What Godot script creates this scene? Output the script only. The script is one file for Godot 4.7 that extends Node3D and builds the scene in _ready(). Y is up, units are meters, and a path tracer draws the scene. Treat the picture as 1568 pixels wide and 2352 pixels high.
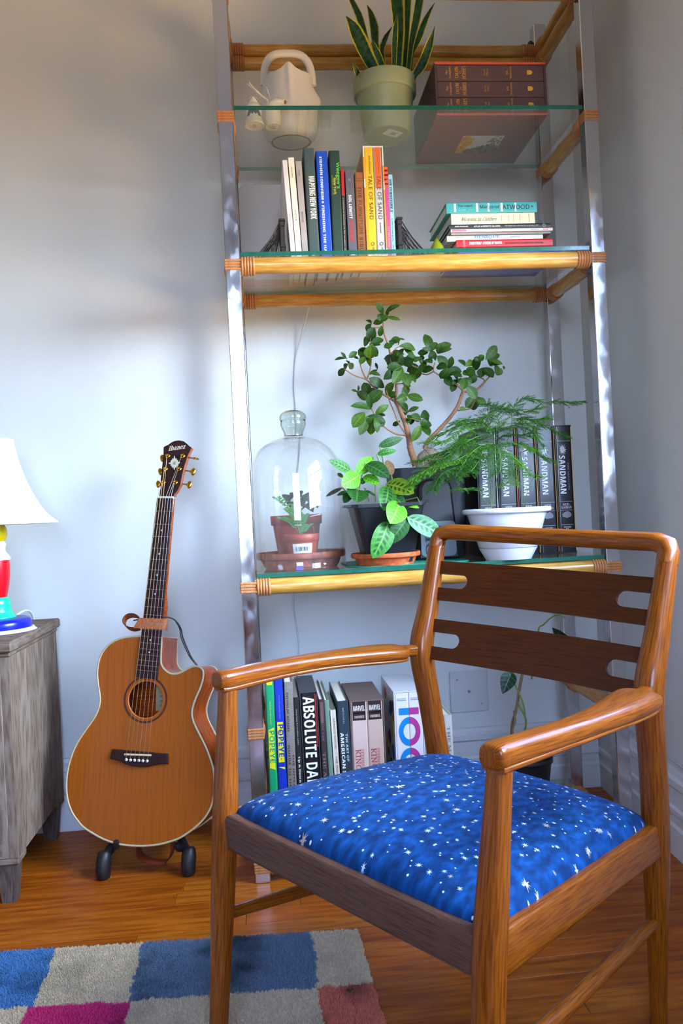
extends Node3D
# A corner of a living room: a chrome and rattan shelf unit, an armchair, a guitar, a sideboard.
# World: x to the right along the back wall, y up, z towards the camera; metres.

var mats := {}
var texs := {}


func _ready() -> void:
	set_camera()
	set_sky_and_light()
	build_room()
	build_floor()
	build_shelf_unit()
	build_armchair()
	build_sideboard()
	build_lamp()
	build_guitar()
	build_rug()
	build_top_shelf_things()
	build_middle_shelf_things()
	build_plant_shelf_things()
	build_bottom_shelf_things()
	build_wall_things()


func set_camera() -> void:
	var cam := Camera3D.new()
	cam.name = "camera"
	cam.fov = 64.29
	cam.near = 0.02
	cam.far = 60.0
	cam.transform = Transform3D(Basis(Vector3(0.99429, -0.04947, 0.09459), Vector3(0.04908, 0.99877, 0.00648), Vector3(-0.09479, -0.0018, 0.9955)), Vector3(0.05955, 0.83453, 1.87252))
	add_child(cam)
	cam.current = true


func set_sky_and_light() -> void:
	var sm := ProceduralSkyMaterial.new()
	sm.sky_top_color = Color(0.45, 0.62, 0.90)
	sm.sky_horizon_color = Color(0.80, 0.88, 0.98)
	sm.ground_horizon_color = Color(0.62, 0.55, 0.45)
	sm.ground_bottom_color = Color(0.50, 0.44, 0.36)
	sm.sky_energy_multiplier = 6.0
	sm.ground_energy_multiplier = 2.0
	var sky := Sky.new()
	sky.sky_material = sm
	var e := Environment.new()
	e.background_mode = Environment.BG_SKY
	e.sky = sky
	e.tonemap_mode = Environment.TONE_MAPPER_LINEAR
	e.tonemap_exposure = 0.50
	e.sdfgi_enabled = true
	e.ssao_enabled = true
	e.ssil_enabled = true
	var we := WorldEnvironment.new()
	we.name = "daylight"
	we.environment = e
	add_child(we)
	# daylight from outside the sash window in the right wall: cool sky from above, warm light back from the ground below
	window_light("sky_daylight", Vector3(2.30, 2.05, 1.40), Vector3(-0.05, 0.80, -0.45), Vector2(1.6, 1.5), Color(0.90, 0.975, 1.0), 88.0)
	window_light("ground_daylight", Vector3(2.10, 0.15, 1.50), Vector3(-0.2, 1.80, -0.45), Vector2(1.5, 1.2), Color(1.0, 0.79, 0.46), 38.0)
	# and through the window behind the camera
	window_light("rear_daylight", Vector3(0.0, 1.75, 3.60), Vector3(-0.2, 0.5, 0.0), Vector2(1.1, 1.3), Color(1.0, 0.96, 0.90), 4.5)

func window_light(called: String, at: Vector3, aim: Vector3, size: Vector2, c: Color, energy: float) -> void:
	var l := AreaLight3D.new()
	l.name = called
	l.area_size = size
	l.area_normalize_energy = true
	l.light_color = c
	l.light_energy = energy
	l.area_range = 12.0
	l.shadow_enabled = true
	add_child(l)
	l.look_at_from_position(at, aim, Vector3.UP)


# ---------------------------------------------------------------- nodes

func numbered(called: String) -> String:
	if not has_node(called):
		return called
	var k := 1
	while has_node("%s_%03d" % [called, k]):
		k += 1
	return "%s_%03d" % [called, k]


func thing(called: String, label: String, category: String, at := Vector3.ZERO, group := "", turn := 0.0) -> Node3D:
	var o := Node3D.new()
	o.name = numbered(called)
	add_child(o)
	o.position = at
	o.rotation.y = turn
	tag(o, label, category, group)
	return o


func tag(o: Node3D, label: String, category: String, group := "") -> void:
	o.set_meta("label", label)
	o.set_meta("category", category)
	if group:
		o.set_meta("group", group)


func put(called: String, mesh: Mesh, m: Material, parent: Node3D = null, at := Transform3D.IDENTITY) -> MeshInstance3D:
	var o := MeshInstance3D.new()
	o.mesh = mesh
	o.material_override = m
	var home: Node = parent if parent else self
	var k := 0
	var nm := called
	while home.has_node(nm):
		k += 1
		nm = "%s_%03d" % [called, k]
	o.name = nm
	home.add_child(o)
	o.transform = at
	return o


func struct(o: Node3D) -> Node3D:
	o.set_meta("kind", "structure")
	return o


func T(p: Vector3, e := Vector3.ZERO) -> Transform3D:
	return Transform3D(Basis.from_euler(e * (PI / 180.0)), p)


# ---------------------------------------------------------------- shapes

class Sh:
	var st := SurfaceTool.new()
	var g := 0

	func _init() -> void:
		st.begin(Mesh.PRIMITIVE_TRIANGLES)

	func v(p: Vector3, uv: Vector2) -> void:
		st.set_uv(uv)
		st.add_vertex(p)

	func tri(a: Vector3, b: Vector3, c: Vector3, ua := Vector2.ZERO, ub := Vector2.ZERO, uc := Vector2.ZERO) -> void:
		v(a, ua)
		v(b, ub)
		v(c, uc)

	func flat() -> void:
		st.set_smooth_group(-1)

	func smooth() -> void:
		g += 1
		st.set_smooth_group(g)

	# a, b, c, d run clockwise seen from the front; uv in metres
	func quad(a: Vector3, b: Vector3, c: Vector3, d: Vector3) -> void:
		var w := a.distance_to(b)
		var h := a.distance_to(d)
		tri(a, b, c, Vector2(0, 0), Vector2(w, 0), Vector2(w, h))
		tri(a, c, d, Vector2(0, 0), Vector2(w, h), Vector2(0, h))

	func box(c: Vector3, s: Vector3, b := 0.0, x := Transform3D.IDENTITY) -> void:
		flat()
		var h := s * 0.5
		var ax := [Vector3.RIGHT, Vector3.UP, Vector3.BACK]
		for i in 3:
			var u: Vector3 = ax[(i + 1) % 3]
			var w: Vector3 = ax[(i + 2) % 3]
			var hu: float = h[(i + 1) % 3] - b
			var hw: float = h[(i + 2) % 3] - b
			# the longer side runs along v, so that grain follows it
			for sg in [-1.0, 1.0]:
				var n: Vector3 = ax[i] * sg * h[i]
				var p := [n - u * hu - w * hw, n + u * hu - w * hw, n + u * hu + w * hw, n - u * hu + w * hw]
				if sg > 0:
					p = [p[0], p[3], p[2], p[1]]
				for k in 4:
					p[k] = x * (c + p[k])
				var la: float = p[0].distance_to(p[1])
				var lb: float = p[0].distance_to(p[3])
				if la > lb:
					p = [p[1], p[2], p[3], p[0]]
				quad(p[0], p[1], p[2], p[3])
		if b > 0.0:
			for i in 3:
				var j := (i + 1) % 3
				var k := (i + 2) % 3
				for si in [-1.0, 1.0]:
					for sj in [-1.0, 1.0]:
						var e: Vector3 = ax[k] * (h[k] - b)
						var a1: Vector3 = ax[i] * si * h[i] + ax[j] * sj * (h[j] - b)
						var a2: Vector3 = ax[i] * si * (h[i] - b) + ax[j] * sj * h[j]
						var q := [x * (c + a1 - e), x * (c + a2 - e), x * (c + a2 + e), x * (c + a1 + e)]
						if si * sj < 0:
							quad(q[1], q[0], q[3], q[2])
						else:
							quad(q[0], q[1], q[2], q[3])
			for sx in [-1.0, 1.0]:
				for sy in [-1.0, 1.0]:
					for sz in [-1.0, 1.0]:
						var q1 := x * (c + Vector3(sx * h.x, sy * (h.y - b), sz * (h.z - b)))
						var q2 := x * (c + Vector3(sx * (h.x - b), sy * h.y, sz * (h.z - b)))
						var q3 := x * (c + Vector3(sx * (h.x - b), sy * (h.y - b), sz * h.z))
						if sx * sy * sz > 0:
							tri(q1, q3, q2)
						else:
							tri(q1, q2, q3)

	# rows of points; cu closes each row on itself; uv = (distance along row, distance across rows)
	func grid(rows: Array, cu := false, soft := true, us := 1.0, vs := 1.0) -> void:
		if soft:
			smooth()
		else:
			flat()
		var n: int = rows[0].size()
		var vv := 0.0
		var mid := int(n / 4)
		var long := 0.0
		var pick: PackedVector3Array = rows[0]
		for r in [rows[0], rows[rows.size() / 2], rows[rows.size() - 1]]:
			var t := 0.0
			for j in n - 1:
				t += r[j].distance_to(r[j + 1])
			if t > long:
				long = t
				pick = r
		var us_at := [0.0]
		for j in n:
			us_at.append(us_at[j] + pick[j].distance_to(pick[(j + 1) % n]) * us)
		for i in rows.size() - 1:
			var a: PackedVector3Array = rows[i]
			var b: PackedVector3Array = rows[i + 1]
			var dv := maxf(a[0].distance_to(b[0]), a[mid].distance_to(b[mid]))
			for j in (n if cu else n - 1):
				var k := (j + 1) % n
				var u0: float = us_at[j]
				var u1: float = us_at[j + 1]
				var v0 := vv * vs
				var v1 := (vv + dv) * vs
				tri(a[j], a[k], b[k], Vector2(u0, v0), Vector2(u1, v0), Vector2(u1, v1))
				tri(a[j], b[k], b[j], Vector2(u0, v0), Vector2(u1, v1), Vector2(u0, v1))
			vv += dv

	# the same with uv running 0..1 over the sheet
	func sheet(rows: Array, both := false) -> void:
		smooth()
		var n: int = rows[0].size()
		var m := rows.size()
		for i in m - 1:
			var a: PackedVector3Array = rows[i]
			var b: PackedVector3Array = rows[i + 1]
			for j in n - 1:
				var u0 := float(j) / (n - 1)
				var u1 := float(j + 1) / (n - 1)
				var v0 := float(i) / (m - 1)
				var v1 := float(i + 1) / (m - 1)
				tri(a[j], a[j + 1], b[j + 1], Vector2(u0, v0), Vector2(u1, v0), Vector2(u1, v1))
				tri(a[j], b[j + 1], b[j], Vector2(u0, v0), Vector2(u1, v1), Vector2(u0, v1))

	func fan(ring: PackedVector3Array, flip := false) -> void:
		flat()
		var c := Vector3.ZERO
		for p in ring:
			c += p
		c /= ring.size()
		for j in ring.size():
			var a := ring[j]
			var b := ring[(j + 1) % ring.size()]
			var ua := Vector2(a.x - c.x + a.z - c.z, a.y - c.y + a.z - c.z)
			var ub := Vector2(b.x - c.x + b.z - c.z, b.y - c.y + b.z - c.z)
			if flip:
				tri(c, b, a, Vector2.ZERO, ub, ua)
			else:
				tri(c, a, b, Vector2.ZERO, ua, ub)

	# a lathed profile of (radius, height) points, from the bottom upwards on the outside
	func lathe(prof: Array, seg := 32, x := Transform3D.IDENTITY, soft := true) -> void:
		var rows := []
		for q in prof:
			var ring := PackedVector3Array()
			for j in seg:
				var t := TAU * j / seg
				ring.append(x * Vector3(q.x * cos(t), q.y, q.x * sin(t)))
			rows.append(ring)
		grid(rows, true, soft)

	# lathe in pieces that meet at sharp edges: an array of profiles
	func lathes(profs: Array, seg := 32, x := Transform3D.IDENTITY) -> void:
		for q in profs:
			lathe(q, seg, x)

	# a tube along points; rad may be a float or an array; rb the second half-axis of an oval; up steers the first half-axis
	func tube(pts: Array, rad, seg := 10, rb = null, up := Vector3.ZERO, caps := true, pw := 2.0) -> void:
		var rows := []
		var n := pts.size()
		var side := Vector3.ZERO
		for i in n:
			var t: Vector3 = (pts[mini(i + 1, n - 1)] - pts[maxi(i - 1, 0)]).normalized()
			if up != Vector3.ZERO:
				side = (up - t * up.dot(t)).normalized()
			elif side == Vector3.ZERO:
				side = t.cross(Vector3.UP if absf(t.y) < 0.9 else Vector3.RIGHT).normalized()
			else:
				side = (side - t * side.dot(t)).normalized()
			var other := t.cross(side)
			var r1: float = rad[i] if rad is Array else rad
			var r2: float = r1 if rb == null else (rb[i] if rb is Array else rb)
			var ring := PackedVector3Array()
			for j in seg:
				var a := TAU * j / seg
				var ca := cos(a)
				var sa := sin(a)
				if pw != 2.0:
					ca = signf(ca) * pow(absf(ca), 2.0 / pw)
					sa = signf(sa) * pow(absf(sa), 2.0 / pw)
				ring.append(pts[i] + side * (r1 * ca) + other * (r2 * sa))
			rows.append(ring)
		grid(rows, true)
		if caps:
			fan(rows[0], true)
			fan(rows[n - 1])

	# a flat outline (counter-clockwise in x, y) given depth from z0 to z1, with a chamfer b
	func slab(poly: PackedVector2Array, z0: float, z1: float, b := 0.0, x := Transform3D.IDENTITY, soft := false, holes: Array = []) -> void:
		var rim := poly
		var inner := poly
		if b > 0.0:
			var n := poly.size()
			inner = PackedVector2Array()
			for i in n:
				var d1 := (poly[i] - poly[(i + n - 1) % n]).normalized()
				var d2 := (poly[(i + 1) % n] - poly[i]).normalized()
				var nn := (Vector2(-d1.y, d1.x) + Vector2(-d2.y, d2.x)).normalized()
				var k := b / maxf(0.5, nn.dot(Vector2(-d2.y, d2.x)))
				inner.append(poly[i] + nn * k)
		var idx := Geometry2D.triangulate_polygon(inner)
		flat()
		for i in range(0, idx.size(), 3):
			var a := inner[idx[i]]
			var bb := inner[idx[i + 1]]
			var c := inner[idx[i + 2]]
			if (bb - a).cross(c - a) < 0:
				var sw := bb
				bb = c
				c = sw
			tri(x * Vector3(a.x, a.y, z1), x * Vector3(c.x, c.y, z1), x * Vector3(bb.x, bb.y, z1), a, c, bb)
			tri(x * Vector3(a.x, a.y, z0), x * Vector3(bb.x, bb.y, z0), x * Vector3(c.x, c.y, z0), a, bb, c)
		var rows := []
		for q in ([[inner, z1], [rim, z1 - b], [rim, z0 + b], [inner, z0]] if b > 0.0 else [[rim, z1], [rim, z0]]):
			var ring := PackedVector3Array()
			for p in q[0]:
				ring.append(x * Vector3(p.x, p.y, q[1]))
			rows.append(ring)
		if soft and b > 0.0:
			grid([rows[0], rows[1]], true, true)
			grid([rows[1], rows[2]], true, true)
			grid([rows[2], rows[3]], true, true)
		else:
			grid(rows, true, soft)

	func done() -> ArrayMesh:
		st.generate_normals()
		st.index()
		return st.commit()


func spline(pts: Array, per := 6, closed := false) -> Array:
	var out := []
	var n := pts.size()
	for i in (n if closed else n - 1):
		var a = pts[(i + n - 1) % n] if closed else pts[maxi(i - 1, 0)]
		var b = pts[i]
		var c = pts[(i + 1) % n]
		var d = pts[(i + 2) % n] if closed else pts[mini(i + 2, n - 1)]
		for k in per:
			var t := float(k) / per
			out.append(((2.0 * b) + (c - a) * t + (2.0 * a - 5.0 * b + 4.0 * c - d) * (t * t) + (3.0 * b - a - 3.0 * c + d) * (t * t * t)) * 0.5)
	if not closed:
		out.append(pts[n - 1])
	return out


func v3(a: Array) -> Array:
	var out := []
	for i in range(0, a.size(), 3):
		out.append(Vector3(a[i], a[i + 1], a[i + 2]))
	return out


func v2(a: Array) -> PackedVector2Array:
	var out := PackedVector2Array()
	for i in range(0, a.size(), 2):
		out.append(Vector2(a[i], a[i + 1]))
	return out


func round_rect(w: float, h: float, r: float, seg := 5) -> PackedVector2Array:
	var out := PackedVector2Array()
	for q in 4:
		var c := Vector2((w * 0.5 - r) * (1 if q in [0, 3] else -1), (h * 0.5 - r) * (1 if q < 2 else -1))
		for k in seg + 1:
			var a := PI * 0.5 * (q + float(k) / seg)
			out.append(c + Vector2(cos(a), sin(a)) * r)
	return out


func box_mesh(s: Vector3, b := 0.0, c := Vector3.ZERO) -> ArrayMesh:
	var m := Sh.new()
	m.box(c, s, b)
	return m.done()


# ---------------------------------------------------------------- materials

func mat(c: Color, rough := 0.6, metal := 0.0, spec := 0.5) -> StandardMaterial3D:
	var key := "%s %s %s %s" % [c, rough, metal, spec]
	if not mats.has(key):
		var m := StandardMaterial3D.new()
		m.albedo_color = c
		m.roughness = rough
		m.metallic = metal
		m.metallic_specular = spec
		mats[key] = m
	return mats[key]


func hexm(h: String, rough := 0.6, metal := 0.0, spec := 0.5) -> StandardMaterial3D:
	return mat(Color(h), rough, metal, spec)


func noise_tex(key: String, size: Vector2i, freq: float, stops: Array, octaves := 4, sd := 1, kind := FastNoiseLite.TYPE_SIMPLEX_SMOOTH) -> NoiseTexture2D:
	if texs.has(key):
		return texs[key]
	var n := FastNoiseLite.new()
	n.noise_type = kind
	n.seed = sd
	n.frequency = freq
	n.fractal_octaves = octaves
	var t := NoiseTexture2D.new()
	t.width = size.x
	t.height = size.y
	t.seamless = true
	t.seamless_blend_skirt = 0.15
	t.noise = n
	if stops:
		var gr := Gradient.new()
		var o := PackedFloat32Array()
		var c := PackedColorArray()
		for s in stops:
			o.append(s[0])
			c.append(Color(s[1]))
		gr.offsets = o
		gr.colors = c
		t.color_ramp = gr
	texs[key] = t
	return t


# wood whose grain runs along v; scale = metres across and along that one tile covers
func wood(key: String, stops: Array, across: float, along: float, rough := 0.35, sd := 3, freq := 0.02, coat := 0.0, spec := 0.3) -> StandardMaterial3D:
	if mats.has(key):
		return mats[key]
	var m := StandardMaterial3D.new()
	m.albedo_texture = noise_tex("wood " + key, Vector2i(512, 512), freq, stops, 5, sd)
	m.uv1_scale = Vector3(1.0 / across, 1.0 / along, 1.0)
	m.roughness = rough
	m.metallic_specular = spec
	if coat > 0.0:
		m.clearcoat_enabled = true
		m.clearcoat = coat
		m.clearcoat_roughness = 0.12
	mats[key] = m
	return m


func textured(key: String, t: Texture2D, scale: Vector3, rough := 0.6, triplanar := false) -> StandardMaterial3D:
	if mats.has(key):
		return mats[key]
	var m := StandardMaterial3D.new()
	m.albedo_texture = t
	m.uv1_scale = scale
	m.roughness = rough
	if triplanar:
		m.uv1_triplanar = true
	mats[key] = m
	return m


func clear_glass(key: String, tint: Color, scale := 0.05) -> StandardMaterial3D:
	if mats.has(key):
		return mats[key]
	var m := StandardMaterial3D.new()
	m.albedo_color = tint
	m.roughness = 0.0
	m.transparency = BaseMaterial3D.TRANSPARENCY_ALPHA
	if scale > 0.0:
		m.refraction_enabled = true
		m.refraction_scale = scale
	mats[key] = m
	return m


# ---------------------------------------------------------------- lettering

var fonts := {}


# a line of raised letters centred at the origin, facing +z, fitted to w by h (h = the height of the letters; w = 0 keeps the face's own width)
func text(parent: Node3D, s: String, m: Material, at: Transform3D, w: float, h: float, face := "Droid Sans", bold := false, slant := 0.0) -> MeshInstance3D:
	var key := "%s %s" % [face, bold]
	if not fonts.has(key):
		var f := SystemFont.new()
		f.font_names = PackedStringArray([face])
		f.font_weight = 700 if bold else 400
		fonts[key] = f
	var t := TextMesh.new()
	t.font = fonts[key]
	t.text = s
	t.font_size = 32
	t.pixel_size = 0.01
	t.depth = 0.02
	t.curve_step = 3.0
	var box := t.get_aabb()
	var sy := h / maxf(box.size.y, 0.001)
	var sx := w / maxf(box.size.x, 0.001) if w > 0.0 else sy
	var o := MeshInstance3D.new()
	o.mesh = t
	o.material_override = m
	var nm := "lettering"
	var k := 0
	while parent.has_node(nm):
		k += 1
		nm = "lettering_%03d" % k
	o.name = nm
	parent.add_child(o)
	var c := box.position + box.size * 0.5
	var b := Basis(Vector3(sx, 0, 0), Vector3(slant * sy, sy, 0), Vector3(0, 0, 0.02))
	o.transform = at * Transform3D(b, -(b * Vector3(c.x, c.y, 0)))
	return o


# traced once from the plants and the guitar, in metres
const FICUS_BRANCHES := [9, 0.0105, 0.0052, 0.4666, 0.9504, -0.255, 0.4608, 0.971, -0.255, 0.4534, 0.995, -0.255, 0.4512, 1.0188, -0.255, 0.4473, 1.0426, -0.255, 0.4432, 1.0631, -0.255, 0.4343, 1.0904, -0.255, 0.4268, 1.111, -0.255, 0.4189, 1.1248, -0.255, 10, 0.0046, 0.0016, 0.4189, 1.1248, -0.255, 0.4239, 1.1518, -0.2561, 0.4234, 1.1723, -0.2572, 0.4198, 1.1997, -0.2583, 0.4145, 1.2272, -0.2594, 0.4125, 1.2512, -0.2606, 0.4072, 1.2787, -0.2617, 0.3986, 1.3097, -0.2628, 0.3985, 1.337, -0.2639, 0.4042, 1.3592, -0.265, 8, 0.0034, 0.0013, 0.4188, 1.1231, -0.255, 0.3983, 1.1351, -0.2507, 0.3779, 1.1469, -0.2464, 0.3579, 1.1654, -0.2421, 0.343, 1.1803, -0.2379, 0.3144, 1.1905, -0.2336, 0.2945, 1.202, -0.2293, 0.2843, 1.2082, -0.225, 3, 0.002, 0.0012, 0.3453, 1.1831, -0.255, 0.3327, 1.206, -0.24, 0.3268, 1.2234, -0.225, 3, 0.002, 0.0012, 0.347, 1.1847, -0.255, 0.3575, 1.2162, -0.245, 0.3587, 1.2343, -0.235, 6, 0.0028, 0.0014, 0.4433, 1.0326, -0.255, 0.4162, 1.0361, -0.245, 0.3883, 1.0512, -0.235, 0.3678, 1.0725, -0.225, 0.354, 1.0917, -0.215, 0.3436, 1.1105, -0.205, 5, 0.0024, 0.0012, 0.4435, 1.036, -0.255, 0.4252, 1.0632, -0.25, 0.4125, 1.0967, -0.245, 0.4012, 1.1233, -0.24, 0.3933, 1.1496, -0.235, 7, 0.0062, 0.0042, 0.4911, 0.9934, -0.255, 0.5019, 1.0164, -0.2517, 0.5264, 1.0388, -0.2483, 0.5618, 1.0742, -0.245, 0.5832, 1.1034, -0.2417, 0.594, 1.1296, -0.2383, 0.5989, 1.1408, -0.235, 6, 0.0036, 0.0014, 0.6041, 1.1437, -0.255, 0.5893, 1.1595, -0.255, 0.5625, 1.1774, -0.255, 0.5356, 1.1919, -0.255, 0.5258, 1.2024, -0.255, 0.5302, 1.2227, -0.255, 3, 0.0022, 0.0012, 0.5256, 1.199, -0.255, 0.509, 1.192, -0.26, 0.493, 1.1968, -0.265, 6, 0.0034, 0.0013, 0.6041, 1.1437, -0.255, 0.6284, 1.1402, -0.249, 0.6482, 1.1521, -0.243, 0.6648, 1.1709, -0.237, 0.6776, 1.183, -0.231, 0.7006, 1.1947, -0.225, 4, 0.0022, 0.0012, 0.63, 1.1411, -0.255, 0.6618, 1.1684, -0.2517, 0.6374, 1.184, -0.2483, 0.6304, 1.2006, -0.245, 4, 0.0022, 0.0012, 0.5859, 1.0932, -0.255, 0.6033, 1.0925, -0.2417, 0.6174, 1.097, -0.2283, 0.6235, 1.1184, -0.215, 3, 0.0024, 0.0013, 0.4138, 1.2264, -0.255, 0.4452, 1.2225, -0.24, 0.4755, 1.2054, -0.225, 3, 0.0018, 0.001, 0.4211, 1.1687, -0.255, 0.4432, 1.1663, -0.245, 0.4453, 1.1411, -0.235, 3, 0.0022, 0.0012, 0.4404, 1.0767, -0.255, 0.4581, 1.0742, -0.24, 0.4786, 1.0649, -0.225, 3, 0.002, 0.001, 0.4114, 1.2467, -0.255, 0.4346, 1.2684, -0.265, 0.4536, 1.2699, -0.275, 4, 0.002, 0.001, 0.3945, 1.3181, -0.255, 0.3736, 1.3179, -0.2517, 0.3638, 1.3006, -0.2483, 0.3568, 1.2699, -0.245]
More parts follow.
